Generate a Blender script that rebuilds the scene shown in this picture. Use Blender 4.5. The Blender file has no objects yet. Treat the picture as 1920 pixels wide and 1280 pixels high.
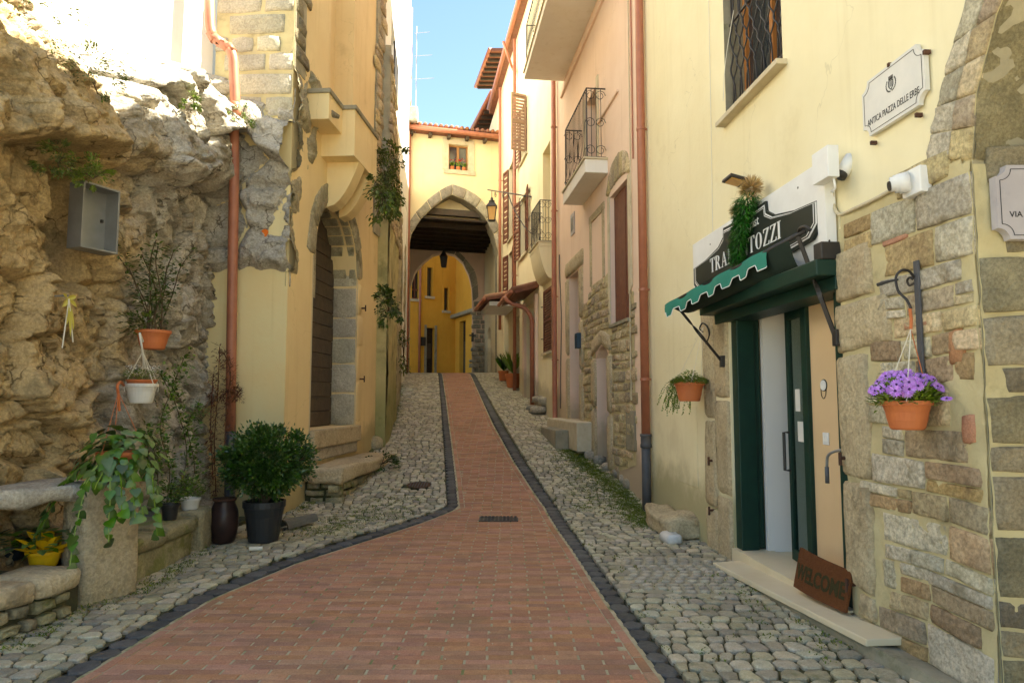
import bpy, bmesh, math, random
from mathutils import Vector, Matrix, noise, geometry
random.seed(7)
R = random.random
def U(a, b): return a + (b - a) * random.random()
SC = bpy.context.scene
COL = SC.collection
# ------------------------------------------------------------------ camera, sky, sun, exposure
FPX, CAMH = 1300.0, 1.6
PITCH = math.atan(110 / FPX)
cam = bpy.data.cameras.new('camera'); camo = bpy.data.objects.new('camera', cam); COL.objects.link(camo)
camo.location = (0, 0, CAMH); camo.rotation_euler = (math.pi / 2 + PITCH, 0, 0)
cam.sensor_width = 36; cam.lens = 36 * FPX / 1920; cam.clip_start = .05; cam.clip_end = 2000
SC.camera = camo
SUN_EL, SUN_AZ = math.radians(52), math.radians(4)      # azimuth measured from +X towards +Y
sdir = Vector((math.cos(SUN_EL) * math.cos(SUN_AZ), math.cos(SUN_EL) * math.sin(SUN_AZ), math.sin(SUN_EL)))
sun = bpy.data.lights.new('sun', 'SUN'); suno = bpy.data.objects.new('sun', sun); COL.objects.link(suno)
sun.energy = 5.0; sun.angle = math.radians(.5); sun.color = (1, .95, .86)
suno.rotation_euler = sdir.to_track_quat('Z', 'Y').to_euler(); suno.location = (20, 0, 40)
world = bpy.data.worlds.new('World'); SC.world = world; world.use_nodes = True
wn = world.node_tree.nodes; wl = world.node_tree.links; wn.clear()
sky = wn.new('ShaderNodeTexSky'); sky.sky_type = 'NISHITA'; sky.sun_disc = False
sky.sun_elevation = SUN_EL; sky.sun_rotation = math.pi / 2 - SUN_AZ
sky.air_density = 1.0; sky.dust_density = .1; sky.ozone_density = 2.0
bg = wn.new('ShaderNodeBackground'); bg.inputs[1].default_value = .062
wo = wn.new('ShaderNodeOutputWorld'); wl.new(sky.outputs[0], bg.inputs[0]); wl.new(bg.outputs[0], wo.inputs[0])
SC.view_settings.view_transform = 'Standard'; SC.view_settings.look = 'None'
SC.view_settings.gamma = 1; SC.view_settings.use_curve_mapping = False
SC.view_settings.exposure = 2.7
SC.view_settings.use_white_balance = True; SC.view_settings.white_balance_temperature = 7000; SC.view_settings.white_balance_tint = 4
try:
    SC.cycles.max_bounces = 12; SC.cycles.diffuse_bounces = 10; SC.cycles.glossy_bounces = 3; SC.cycles.transmission_bounces = 4
    SC.cycles.sample_clamp_indirect = 8
except Exception: pass

# ------------------------------------------------------------------ geometry of the place
def ray(x, y):
    dx, dy = (x - 960) / FPX, (640 - y) / FPX
    return Vector((dx, math.cos(PITCH) - dy * math.sin(PITCH), math.sin(PITCH) + dy * math.cos(PITCH)))
CAM = Vector((0, 0, CAMH))
class Frame:
    """a vertical plane: u runs along it, z up, w out of it towards the lane"""
    def __init__(s, p, q, side=1):
        s.o = Vector((p[0], p[1], 0)); d = Vector((q[0] - p[0], q[1] - p[1], 0)); s.L = d.length
        s.d = d.normalized(); s.n = Vector((-s.d.y * side, s.d.x * side, 0))
    def P(s, u, z, w=0): return s.o + s.d * u + s.n * w + Vector((0, 0, z))
    def px(s, x, y, w=0):
        r = ray(x, y); o = s.o + s.n * w
        t = (o - CAM).dot(s.n) / r.dot(s.n); p = CAM + r * t
        return (p - o).dot(s.d), p.z
    def cross(s, u, x, y):
        r = ray(x, y); o = s.o + s.d * u; t = (o - CAM).dot(s.d) / r.dot(s.d); p = CAM + r * t
        return (p - o).dot(s.n), p.z
    def loop(s, pts, w=0): return [s.px(x, y, w) for x, y in pts]
    def rect(s, x0, y0, x1, y1, w=0):
        """x0,y0 and x1,y1: opposite corners in the photo, heights both read at their own x"""
        a = s.px(x0, y0, w); b = s.px(x1, y1, w)
        return min(a[0], b[0]), max(a[0], b[0]), min(a[1], b[1]), max(a[1], b[1])
def lerp_pts(pts, t):
    if t <= pts[0][0]: return pts[0][1]
    for (a, va), (b, vb) in zip(pts, pts[1:]):
        if t <= b: return va + (vb - va) * (t - a) / (b - a)
    return pts[-1][1]
def softp(y): 
    s = .45; v = (y - 10.05) / s
    h = .152 * s * (math.log1p(math.exp(v)) if v < 30 else v)
    v2 = (y - 28.2) / .8
    return h - (.152 * .8 * (math.log1p(math.exp(v2)) if v2 < 30 else v2)) * .93
def sst(a, b, x):
    t = max(0, min(1, (x - a) / (b - a))); return t * t * (3 - 2 * t)
XR_IN = []; XR_OUT = []; XL_IN = []; XL_OUT = []
def G(x, y):
    z = softp(y)
    xr = lerp_pts(XR_OUT, y) if XR_OUT else 99
    if x > xr: z -= .15 * sst(11, 18, y) * min(1, (x - xr) / 1.1) * (1 - sst(26, 28, y))
    return z
def gp(x, y):
    """ground point seen at a pixel"""
    r = ray(x, y); lo, hi = 1.0, 60.0; t = 1.0
    while t < 60:
        p = CAM + r * t
        if p.z < G(p.x, p.y): break
        t += .05
    lo = t - .05; hi = t
    for _ in range(20):
        m = (lo + hi) / 2; p = CAM + r * m
        if p.z < G(p.x, p.y): hi = m
        else: lo = m
    return CAM + r * hi
def edge(pts): 
    e = sorted(((p.y, p.x) for p in (gp(*q) for q in pts)), key=lambda a: a[0])
    e.insert(0, (2.0, e[0][1] + (2.0 - e[0][0]) * (e[1][1] - e[0][1]) / (e[1][0] - e[0][0])))
    a, b = e[-3], e[-1]; e.append((36.0, b[1] + (36.0 - b[0]) * -.16)); return e
_xo = edge([(889, 701), (905, 727), (945, 795), (985, 862), (1045, 950), (1100, 1030), (1165, 1118), (1290, 1280)])
XR_IN = edge([(881, 701), (893, 727), (923, 795), (960, 862), (1019, 950), (1070, 1030), (1130, 1122), (1244, 1280)])
XR_OUT = _xo
XL_OUT = edge([(822, 701), (827, 760), (832, 830), (836, 900), (839, 948), (700, 993), (545, 1040), (480, 1062), (380, 1108), (230, 1192), (85, 1278)])
XL_IN = edge([(829, 701), (838, 760), (847, 830), (856, 900), (861, 952), (720, 1004), (560, 1055), (400, 1122), (275, 1195), (135, 1280)])
R0 = Frame((2.8, 0), (2.0, 10)); R1 = Frame((3.16, 0), (2.01, 10)); R2 = Frame((3.77, 0), (2.27, 10))
L1 = Frame((-3.16, 9.67), (-2.8, 14.3), -1); L2 = Frame((-2.8, 14.3), (-4.26, 28), -1)
FA = Frame((-4.26, 28), (-.34, 29.1), -1); F1 = Frame((-4.32, 9.73), (-3.16, 9.67), -1)
FB = Frame((-4.9, 34), (-1.0, 34.4), -1)
RK = Frame((-4.22, 1.5), (-4.18, 9.75), -1)

# ------------------------------------------------------------------ scene bookkeeping
WO = {}
def tag(o, label, cat, group=None, kind=None):
    if label: o['label'] = label
    if cat: o['category'] = cat
    if group: o['group'] = group
    if kind: o['kind'] = kind
    return o
def thing(name, label, cat, loc, group=None):
    o = bpy.data.objects.new(name, None); o.empty_display_size = .1; COL.objects.link(o); o.location = loc
    WO[o.name] = Vector(loc); return tag(o, label, cat, group)
def place(name, me, mat, parent=None, org=None, smooth=False):
    """mesh in world coordinates -> object with its own origin, child of parent"""
    if org is None:
        n = len(me.vertices); co = [0.0] * (3 * n); me.vertices.foreach_get('co', co)
        xs, ys, zs = co[0::3], co[1::3], co[2::3]
        org = Vector(((min(xs) + max(xs)) / 2, (min(ys) + max(ys)) / 2, min(zs)))
    me.transform(Matrix.Translation(-org))
    if mat: me.materials.append(mat)
    o = bpy.data.objects.new(name, me); COL.objects.link(o)
    if parent is not None:
        o.parent = parent; o.location = org - WO[parent.name]
    else: o.location = org
    WO[o.name] = Vector(org)
    if smooth: me.polygons.foreach_set('use_smooth', [True] * len(me.polygons))
    return o
class MB:
    def __init__(s): s.v = []; s.f = []
    def add(s, vs, fs):
        b = len(s.v); s.v += [tuple(v) for v in vs]; s.f += [tuple(i + b for i in f) for f in fs]; return s
    def box(s, F, u0, u1, z0, z1, w0, w1):
        v = [F.P(u, z, w) for w in (w0, w1) for z in (z0, z1) for u in (u0, u1)]
        return s.add(v, [(0, 1, 3, 2), (4, 6, 7, 5), (0, 4, 5, 1), (2, 3, 7, 6), (0, 2, 6, 4), (1, 5, 7, 3)])
    def wbox(s, x0, x1, y0, y1, z0, z1):
        v = [Vector((x, y, z)) for z in (z0, z1) for y in (y0, y1) for x in (x0, x1)]
        return s.add(v, [(0, 2, 3, 1), (4, 5, 7, 6), (0, 1, 5, 4), (2, 6, 7, 3), (0, 4, 6, 2), (1, 3, 7, 5)])
    def prism(s, F, loop, w0, w1, back=True):
        n = len(loop); a = [F.P(u, z, w0) for u, z in loop]; b = [F.P(u, z, w1) for u, z in loop]
        tr = geometry.tessellate_polygon([[Vector((u, z, 0)) for u, z in loop]])
        s.add(a + b, [(i, (i + 1) % n, n + (i + 1) % n, n + i) for i in range(n)] + [(p + n, q + n, r + n) for p, q, r in tr] + ([(r, q, p) for p, q, r in tr] if back else []))
        return s
    def wall(s, F, outer, holes=(), w=0, step=None):
        loops = [outer] + [h[0] for h in holes]
        flat = [p for l in loops for p in l]
        tr = geometry.tessellate_polygon([[Vector((u, z, 0)) for u, z in l] for l in loops])
        s.add([F.P(u, z, w) for u, z in flat], tr)
        for l, dep in [(h[0], h[1]) for h in holes]:
            n = len(l); s.add([F.P(u, z, w) for u, z in l] + [F.P(u, z, w - dep) for u, z in l], [(i, (i + 1) % n, n + (i + 1) % n, n + i) for i in range(n)])
        return s
    def tube(s, pts, r, n=8, closed=False, rr=None):
        pts = [Vector(p) for p in pts]; m = len(pts); rings = []
        up = Vector((0, 0, 1)); prev = None
        for i, p in enumerate(pts):
            a = pts[max(0, i - 1)]; b = pts[min(m - 1, i + 1)]
            t = (b - a); t = t.normalized() if t.length > 1e-9 else up
            if prev is None: x = t.orthogonal().normalized()
            else:
                x = prev - t * prev.dot(t); x = x.normalized() if x.length > 1e-6 else t.orthogonal().normalized()
            prev = x; y = t.cross(x); rad = rr[i] if rr else r
            rings.append([p + (x * math.cos(k * 2 * math.pi / n) + y * math.sin(k * 2 * math.pi / n)) * rad for k in range(n)])
        vs = [v for r_ in rings for v in r_]; fs = []
        for i in range(m - 1):
            for k in range(n):
                fs.append((i * n + k, i * n + (k + 1) % n, (i + 1) * n + (k + 1) % n, (i + 1) * n + k))
        fs.append(tuple(range(n))[::-1]); fs.append(tuple((m - 1) * n + k for k in range(n)))
        return s.add(vs, fs)
    def lathe(s, c, prof, n=20, cap=True):
        c = Vector(c); vs = []; fs = []
        for r, z in prof: vs += [c + Vector((r * math.cos(k * 2 * math.pi / n), r * math.sin(k * 2 * math.pi / n), z)) for k in range(n)]
        for i in range(len(prof) - 1):
            for k in range(n): fs.append((i * n + k, i * n + (k + 1) % n, (i + 1) * n + (k + 1) % n, (i + 1) * n + k))
        if cap:
            fs.append(tuple(range(n))[::-1])
            if prof[-1][0] > .001: fs.append(tuple((len(prof) - 1) * n + k for k in range(n)))
        return s.add(vs, fs)
    def quad(s, a, b, c, d): return s.add([a, b, c, d], [(0, 1, 2, 3)])
    def leaf(s, p, d, nrm, L, W, fold=.25):
        d = d.normalized(); sx = d.cross(nrm)
        sx = sx.normalized() if sx.length > 1e-5 else d.orthogonal().normalized(); n = sx.cross(d)
        return s.add([p, p + d * L * .35 + sx * W * .5 + n * W * fold, p + d * L * .75 + sx * W * .38 + n * W * fold * .7, p + d * L, p + d * L * .75 - sx * W * .38 + n * W * fold * .7, p + d * L * .35 - sx * W * .5 + n * W * fold, p + d * L * .5],
                     [(0, 1, 2, 6), (6, 2, 3), (6, 3, 4), (0, 6, 4, 5)])
    def mesh(s, name='m'):
        me = bpy.data.meshes.new(name); me.from_pydata(s.v, [], s.f); me.update(); return me
    def build(s, name, mat, parent=None, smooth=False, bev=0, label=None, cat=None, group=None, kind=None, org=None):
        o = place(name, s.mesh(name), mat, parent, org, smooth)
        if bev:
            m = o.modifiers.new('bevel', 'BEVEL'); m.width = bev; m.segments = 2; m.limit_method = 'ANGLE'; m.angle_limit = math.radians(35)
        return tag(o, label, cat, group, kind)
def part_box(name, mat, parent, F, u0, u1, z0, z1, w0, w1, bev=0, **k): return MB().box(F, u0, u1, z0, z1, w0, w1).build(name, mat, parent, bev=bev, **k)
def smooth_curve(pts, n=6):
    """Catmull-Rom through points"""
    pts = [Vector(p) for p in pts]; out = []
    q = [pts[0] * 2 - pts[1]] + pts + [pts[-1] * 2 - pts[-2]]
    for i in range(1, len(q) - 2):
        for k in range(n):
            t = k / n; a, b, c, d = q[i - 1], q[i], q[i + 1], q[i + 2]
            out.append(.5 * ((2 * b) + (c - a) * t + (2 * a - 5 * b + 4 * c - d) * t * t + (3 * b - a - 3 * c + d) * t ** 3))
    out.append(pts[-1]); return out
def stone(mb, F, poly, w0, w1, rough=.012, inset=.9, bw=.4):
    """an irregular block: poly in (u,z), from w0 proud to w1, about 50 triangles"""
    pts = []
    n0 = len(poly)
    for i in range(n0):
        a = poly[i]; b = poly[(i + 1) % n0]; L = math.hypot(b[0] - a[0], b[1] - a[1]); j = min(.02, L * .06)
        cx = sum(p[0] for p in poly) / n0; cz = sum(p[1] for p in poly) / n0
        pts.append((a[0] + (cx - a[0]) * .035, a[1] + (cz - a[1]) * .05))
        pts.append(((a[0] + b[0]) / 2 + U(-j, j), (a[1] + b[1]) / 2 + U(-j, j)))
    n = len(pts); cx = sum(p[0] for p in pts) / n; cz = sum(p[1] for p in pts) / n
    dw = w1 - w0
    A = [F.P(u, z, w0) for u, z in pts]
    B = [F.P(u + (cx - u) * .03, z + (cz - z) * .03, w0 + dw * (1 - bw) + U(-rough, rough) * .5) for u, z in pts]
    C = [F.P(cx + (u - cx) * inset * U(.94, 1.04), cz + (z - cz) * inset * U(.94, 1.04), w1 + U(-rough, rough)) for u, z in pts]
    D = [F.P(cx + (u - cx) * .4, cz + (z - cz) * .4, w1 + U(-rough, rough) * 1.4) for u, z in pts[::2]]
    vs = A + B + C + D + [F.P(cx, cz, w1 + U(-rough, rough))]; fs = []; m = len(D); c = len(vs) - 1
    for i in range(n):
        j = (i + 1) % n; fs += [(i, j, n + j, n + i), (n + i, n + j, 2 * n + j, 2 * n + i)]
    for k in range(m):
        i0 = 2 * n + 2 * k; i1 = i0 + 1; i2 = 2 * n + (2 * k + 2) % n; a = 3 * n + k; b = 3 * n + (k + 1) % m
        fs += [(i0, i1, a), (i1, i2, b), (i1, b, a), (a, b, c)]
    mb.add(vs, fs)
def inpoly(p, poly):
    x, y = p; c = False; n = len(poly); j = n - 1
    for i in range(n):
        xi, yi = poly[i]; xj, yj = poly[j]
        if (yi > y) != (yj > y) and x < (xj - xi) * (y - yi) / (yj - yi) + xi: c = not c
        j = i
    return c
def rubble(region, hmin, hmax, wmin, wmax, gap=.012, wave=.03, seed=0, irreg=.18):
    """courses of uneven stones inside a (u,z) region"""
    rs = random.Random(seed); u0 = min(p[0] for p in region); u1 = max(p[0] for p in region)
    z = min(p[1] for p in region); z1 = max(p[1] for p in region); out = []
    wv = lambda u, z: wave * noise.noise(Vector((u * 1.1, z * 1.4, seed)))
    while z < z1:
        h = rs.uniform(hmin, hmax); u = u0 - rs.uniform(0, wmax)
        while u < u1:
            w = rs.uniform(wmin, wmax) * (1.25 if h > (hmin + hmax) / 2 else .9)
            cells = [(z, z + h)]
            if h > hmin * 1.7 and rs.random() < .35: m = z + h * rs.uniform(.4, .6); cells = [(z, m), (m, z + h)]
            for a, b in cells:
                if b - a < .025: continue
                c = (u + w / 2, (a + b) / 2 + wv(u + w / 2, a))
                if inpoly(c, region):
                    j = irreg * min(w, b - a); q = []
                    for uu, zz, su, sz in ((u, a, 1, 1), (u + w, a, -1, 1), (u + w, b, -1, -1), (u, b, 1, -1)):
                        q.append((uu + su * (gap / 2 + rs.uniform(0, j * .5)), zz + wv(uu, zz) + sz * (gap / 2 + rs.uniform(0, j * .5))))
                    out.append(q)
            u += w
        z += h
    return out
def stones(F, polys, mat, parent, w0, w1, name='stone', limit=250, wj=.012, rough=.012, smooth=True):
    polys = sorted(polys, key=lambda q: -abs((q[2][0] - q[0][0]) * (q[2][1] - q[0][1])) / (F.P(q[0][0], q[0][1]).length ** 2))
    for q in polys[:limit]:
        mb = MB(); stone(mb, F, q, w0, w1 + U(-wj, wj), rough); mb.build(name, mat, parent, smooth=smooth)
    if len(polys) > limit:
        mb = MB()
        for q in polys[limit:]: stone(mb, F, q, w0, w1 + U(-wj, wj), rough)
        mb.build(name + 's_small', mat, parent, smooth=smooth, kind='stuff')
def arc_pts(u0, u1, zs, rise, n=14, pointed=0.0):
    """points of an arch from (u0,zs) over to (u1,zs)"""
    out = []
    for i in range(n + 1):
        t = i / n; x = u0 + (u1 - u0) * t
        y = math.sin(math.acos(max(-1, min(1, 1 - 2 * t))))
        yp = 1 - abs(1 - 2 * t) ** 1.6
        out.append((x, zs + rise * (y * (1 - pointed) + yp * pointed)))
    return out
def voussoirs(F, inner, outer, mat, parent, w0, w1, name='voussoir', fine=False):
    for i in range(len(inner) - 1):
        a, b, c, d = inner[i], inner[i + 1], outer[i + 1], outer[i]
        mb = MB()
        if fine: stone_fine(mb, F, [a, b, c, d], w0, w1 + .01, .012, i)
        else: stone(mb, F, [a, b, c, d], w0, w1 + U(-.006, .006), .006, .86)
        mb.build(name, mat, parent, smooth=True)

# ------------------------------------------------------------------ materials
def mat(name, col, col2=None, sc=2.0, rough=.85, bump=.25, bsc=30, rand=0.0, mix=.5, dirt=None, dsc=1.2, dth=.6, damt=.8, metal=0, streak=0, spec=.3, fine=0.0, base=None, ygrad=None, crack=None):
    m = bpy.data.materials.new(name); m.use_nodes = True; nt = m.node_tree; N = nt.nodes; Lk = nt.links
    b = N['Principled BSDF']; b.inputs['Roughness'].default_value = rough; b.inputs['Metallic'].default_value = metal
    b.inputs['Specular IOR Level'].default_value = spec
    geo = N.new('ShaderNodeNewGeometry'); pos = geo.outputs['Position']
    def nz(scale, detail=6, rgh=.6, vec=pos):
        n = N.new('ShaderNodeTexNoise'); n.inputs['Scale'].default_value = scale; n.inputs['Detail'].default_value = detail; n.inputs['Roughness'].default_value = rgh
        Lk.new(vec, n.inputs['Vector']); return n.outputs['Fac']
    def ramp(x, a, b_):
        r = N.new('ShaderNodeMapRange'); r.inputs[1].default_value = a; r.inputs[2].default_value = b_; Lk.new(x, r.inputs[0]); r.interpolation_type = 'SMOOTHSTEP'; return r.outputs[0]
    def mx(f, a, c2, mode='MIX'):
        x = N.new('ShaderNodeMix'); x.data_type = 'RGBA'; x.blend_type = mode
        if isinstance(f, float): x.inputs[0].default_value = f
        else: Lk.new(f, x.inputs[0])
        for s_, v in ((6, a), (7, c2)):
            if isinstance(v, tuple): x.inputs[s_].default_value = (*v[:3], 1)
            else: Lk.new(v, x.inputs[s_])
        return x.outputs[2]
    def math_(op, a, c2):
        x = N.new('ShaderNodeMath'); x.operation = op
        for i, v in enumerate((a, c2)):
            if isinstance(v, (int, float)): x.inputs[i].default_value = v
            else: Lk.new(v, x.inputs[i])
        return x.outputs[0]
    c = col
    if col2: c = mx(ramp(nz(sc), .5 - mix * .5, .5 + mix * .5), col, col2)
    if ygrad:
        sp0 = N.new('ShaderNodeSeparateXYZ'); Lk.new(pos, sp0.inputs[0]); y0, y1, g1, g2, zk = ygrad
        t_ = math_('ADD', math_('ADD', sp0.outputs[1], math_('MULTIPLY', nz(1.3, 5, .6), 4.0)), math_('MULTIPLY', math_('MAXIMUM', math_('SUBTRACT', sp0.outputs[2], 4.2), 0), zk))
        c = mx(ramp(t_, y0 + 2, y1 + 2), c, mx(ramp(nz(sc * 1.7), .3, .7), g1, g2))
    if rand:
        oi = N.new('ShaderNodeObjectInfo'); r_ = math_('FRACT', math_('ADD', oi.outputs['Random'], geo.outputs['Random Per Island']), 0)
        hs = N.new('ShaderNodeHueSaturation'); Lk.new(math_('ADD', math_('MULTIPLY', r_, rand * 2), 1 - rand), hs.inputs['Value'])
        r2 = math_('FRACT', math_('MULTIPLY', r_, 7.31), 0)
        Lk.new(math_('ADD', math_('MULTIPLY', r2, rand * .09), .5 - rand * .045), hs.inputs['Hue'])
        Lk.new(math_('ADD', math_('MULTIPLY', math_('FRACT', math_('MULTIPLY', r_, 3.7), 0), rand * .9), 1 - rand * .45), hs.inputs['Saturation'])
        if isinstance(c, tuple): hs.inputs['Color'].default_value = (*c, 1)
        else: Lk.new(c, hs.inputs['Color'])
        c = hs.outputs['Color']
    if fine: c = mx(fine, c, mx(ramp(nz(bsc * 2.2, 6, .7), .30, .70), (.42, .40, .37), (1.42, 1.42, 1.42)), 'MULTIPLY')
    if crack:
        cs, cw_, ca = crack; nn = N.new('ShaderNodeTexNoise'); nn.inputs['Scale'].default_value = cs * 2.2; nn.inputs['Detail'].default_value = 5; Lk.new(pos, nn.inputs['Vector'])
        vm = N.new('ShaderNodeVectorMath'); vm.operation = 'MULTIPLY_ADD'; vm.inputs[1].default_value = (.9 / cs,) * 3; Lk.new(nn.outputs['Color'], vm.inputs[0]); Lk.new(pos, vm.inputs[2])
        vo_ = N.new('ShaderNodeTexVoronoi'); vo_.feature = 'DISTANCE_TO_EDGE'; vo_.inputs['Scale'].default_value = cs; Lk.new(vm.outputs[0], vo_.inputs['Vector'])
        f = math_('MULTIPLY', ramp(vo_.outputs['Distance'], cw_, 0), math_('MULTIPLY', ramp(nz(cs * 1.5), .38, .6), ca)); c = mx(f, c, mx(1.0, c, (.22, .19, .15), 'MULTIPLY'))
    if dirt:
        f = ramp(nz(dsc, 8, .65), dth, dth + .14)
        c = mx(math_('MULTIPLY', f, damt), c, dirt)
    if streak:
        mp = N.new('ShaderNodeMapping'); mp.inputs['Scale'].default_value = (7, 7, .35); Lk.new(pos, mp.inputs['Vector'])
        f = ramp(nz(1.0, 5, .6, mp.outputs[0]), .52, .8); c = mx(math_('MULTIPLY', f, streak), c, mx(1.0, c, (.62, .55, .42), 'MULTIPLY'))
    if base:
        # rising damp: a grubby irregular band at the foot of the wall; base=(z0,z1,colour,amount,slope start)
        sp = N.new('ShaderNodeSeparateXYZ'); Lk.new(pos, sp.inputs[0])
        g = math_('MAXIMUM', math_('MULTIPLY', math_('SUBTRACT', sp.outputs[1], 10.0), .150), 0)
        hz = math_('SUBTRACT', math_('SUBTRACT', sp.outputs[2], g), math_('MULTIPLY', nz(2.2, 7, .65), base[4]))
        f = ramp(hz, base[1], base[0]); c = mx(math_('MULTIPLY', f, base[3]), c, base[2])
    if isinstance(c, tuple): b.inputs['Base Color'].default_value = (*c, 1)
    else: Lk.new(c, b.inputs['Base Color'])
    if bump:
        bp = N.new('ShaderNodeBump'); bp.inputs['Strength'].default_value = bump; bp.inputs['Distance'].default_value = .035 if bump >= .8 else .02
        h = math_('ADD', nz(bsc, 8, .65), math_('MULTIPLY', nz(bsc * .22, 4), 1.2)); Lk.new(h, bp.inputs['Height']); Lk.new(bp.outputs[0], b.inputs['Normal'])
    return m
m_ybase = (.0, .55, (.30, .27, .13), .75, .8)
M_yellow = mat('yellow_plaster', (.83, .75, .50), (.77, .68, .43), 1.1, .9, .18, 14, dirt=(.62, .52, .30), dsc=.8, dth=.58, damt=.4, streak=.18, base=m_ybase, crack=(.35, .0025, .22))
M_pink = mat('pink_plaster', (.82, .63, .49), (.77, .57, .43), 1.3, .9, .12, 14, dirt=(.60, .47, .33), dsc=.9, dth=.6, damt=.4, streak=.3, base=(.0, .5, (.33, .27, .16), .7, .8), crack=(.35, .0025, .22))
M_cream = mat('cream_plaster', (.84, .75, .52), (.79, .69, .45), 1.2, .9, .12, 14, dirt=(.58, .47, .28), dsc=1, dth=.6, damt=.4, streak=.3, base=(.0, .4, (.33, .27, .16), .6, .8), crack=(.35, .0025, .22))
M_ochre = mat('ochre_plaster', (.82, .65, .35), (.76, .58, .30), 1.2, .9, .15, 14, dirt=(.50, .36, .17), dsc=.9, dth=.58, damt=.5, streak=.4, base=(-.1, .35, (.32, .26, .12), .7, .8), crack=(.35, .0025, .22))
M_greeny = mat('pale_green_plaster', (.79, .67, .36), (.79, .60, .29), 1.2, .9, .12, 14, streak=.3, base=(-.1, .35, (.32, .26, .12), .7, .8))
M_arch = mat('arch_plaster', (.82, .70, .44), (.77, .64, .37), .9, .9, .1, 12, streak=.25)
M_orange = mat('orange_plaster', (.74, .40, .055), (.66, .34, .04), .9, .9, .12, 12, dirt=(.45, .25, .06), dsc=.7, dth=.57, damt=.5, streak=.4)
M_white = mat('white_plaster', (.82, .80, .74), (.75, .71, .62), .9, .9, .1, 12, streak=.3)
M_mort = mat('yellow_mortar', (.58, .50, .28), (.48, .40, .22), 4, .95, .5, 26, dirt=(.30, .25, .14), dsc=2.5, dth=.56, damt=.7)
M_mortg = mat('grey_mortar', (.40, .36, .25), (.30, .27, .19), 4, .95, .5, 26, dirt=(.16, .15, .08), dsc=2.5, dth=.55, damt=.7)
M_stone = mat('tan_limestone', (.56, .46, .28), (.42, .33, .20), 5, .92, 1.0, 16, rand=.30, dirt=(.24, .18, .10), dsc=4, dth=.54, damt=.6, fine=.6)
M_stoneb = mat('brown_limestone', (.50, .36, .19), (.36, .25, .13), 4, .92, 1.0, 16, rand=.25, dirt=(.22, .15, .08), dsc=4, dth=.54, damt=.6, fine=.6)
M_stonew = mat('pale_limestone', (.60, .54, .40), (.44, .39, .28), 4, .92, 1.0, 16, rand=.22, dirt=(.25, .21, .13), dsc=5, dth=.53, damt=.7, fine=.6)
M_stoneg = mat('grey_limestone', (.42, .38, .29), (.29, .26, .20), 5, .92, .9, 20, rand=.28, dirt=(.17, .15, .10), dsc=4, dth=.55, damt=.7, fine=.5)
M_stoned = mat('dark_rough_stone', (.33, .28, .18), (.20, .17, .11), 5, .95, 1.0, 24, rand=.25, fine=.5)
M_trim = mat('travertine', (.62, .54, .38), (.52, .44, .29), 5, .8, .35, 24, dirt=(.36, .30, .18), dsc=3, dth=.57, damt=.6)
M_pier = mat('worn_pier_stone', (.58, .48, .30), (.46, .36, .22), 3, .9, 1.0, 16, dirt=(.24, .19, .11), dsc=3.5, dth=.54, damt=.7, fine=.4)
M_rock = mat('ochre_and_grey_rock', (.56, .41, .205), (.42, .30, .15), 2.6, .93, 1.0, 18, dirt=(.20, .16, .085), dsc=2.2, dth=.53, damt=.65, fine=.5, ygrad=(6.4, 8.2, (.52, .47, .38), (.36, .325, .27), 1.6), crack=(1.9, .035, .9))
M_cob = mat('limestone_cobble', (.46, .41, .29), (.34, .30, .20), 12, .8, .5, 40, rand=.32, dirt=(.16, .17, .06), dsc=3, dth=.57, damt=.5, fine=.35)
M_cobs = mat('pale_sett', (.47, .41, .30), (.40, .35, .26), 12, .85, .5, 40, rand=.2, fine=.3)
M_soil = mat('joint_soil', (.065, .055, .032), (.075, .08, .028), 3.5, .98, .6, 40, dirt=(.17, .15, .10), dsc=5, dth=.58, damt=.7)
M_ground = mat('ground_earth', (.16, .14, .09), (.22, .19, .13), 2, .98, .5, 20)
M_brick = mat('paving_brick', (.45, .24, .14), (.38, .19, .11), 9, .85, .45, 45, rand=.17, dirt=(.24, .15, .09), dsc=1.3, dth=.52, damt=.5, fine=.35)
M_bed = mat('brick_bed_sand', (.34, .29, .17), (.50, .45, .31), 9, .98, .4, 60, dirt=(.13, .17, .03), dsc=2.2, dth=.5, damt=.75)
M_kerb = mat('dark_basalt', (.115, .11, .10), (.075, .072, .068), 8, .8, .6, 30, rand=.25, dirt=(.20, .18, .12), dsc=4, dth=.58, damt=.5, fine=.3)
M_slab = mat('marble_threshold', (.72, .62, .43), (.66, .55, .36), 3, .55, .12, 18, dirt=(.55, .45, .28), dsc=2, dth=.58, damt=.4)
M_conc = mat('old_concrete', (.34, .30, .21), (.24, .215, .15), 5, .95, .6, 25, dirt=(.12, .12, .05), dsc=3, dth=.55, damt=.6)
M_pipe = mat('copper_pipe', (.42, .155, .085), (.34, .12, .065), 6, .45, .05, 20, spec=.5, dirt=(.30, .15, .10), dsc=3, dth=.58, damt=.4)
M_pipeg = mat('grey_pipe', (.10, .10, .105), (.07, .07, .075), 6, .5, .05, 20)
M_brown = mat('brown_shutter', (.20, .075, .04), (.14, .05, .028), 7, .6, .2, 30, dirt=(.28, .15, .09), dsc=3, dth=.6, damt=.4)
M_door = mat('weathered_door_wood', (.115, .085, .055), (.075, .058, .042), 6, .75, .35, 30, rand=.12)
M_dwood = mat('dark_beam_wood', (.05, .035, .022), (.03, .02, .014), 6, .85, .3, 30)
M_greend = mat('dark_green_paint', (.007, .040, .025), (.006, .028, .018), 4, .5, .05, 20, spec=.35)
M_awn = mat('green_canvas', (.035, .22, .155), (.028, .18, .13), 5, .85, .15, 120)
M_awnd = mat('dark_canvas', (.014, .026, .017), None, 5, .9, .1, 80)
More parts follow.
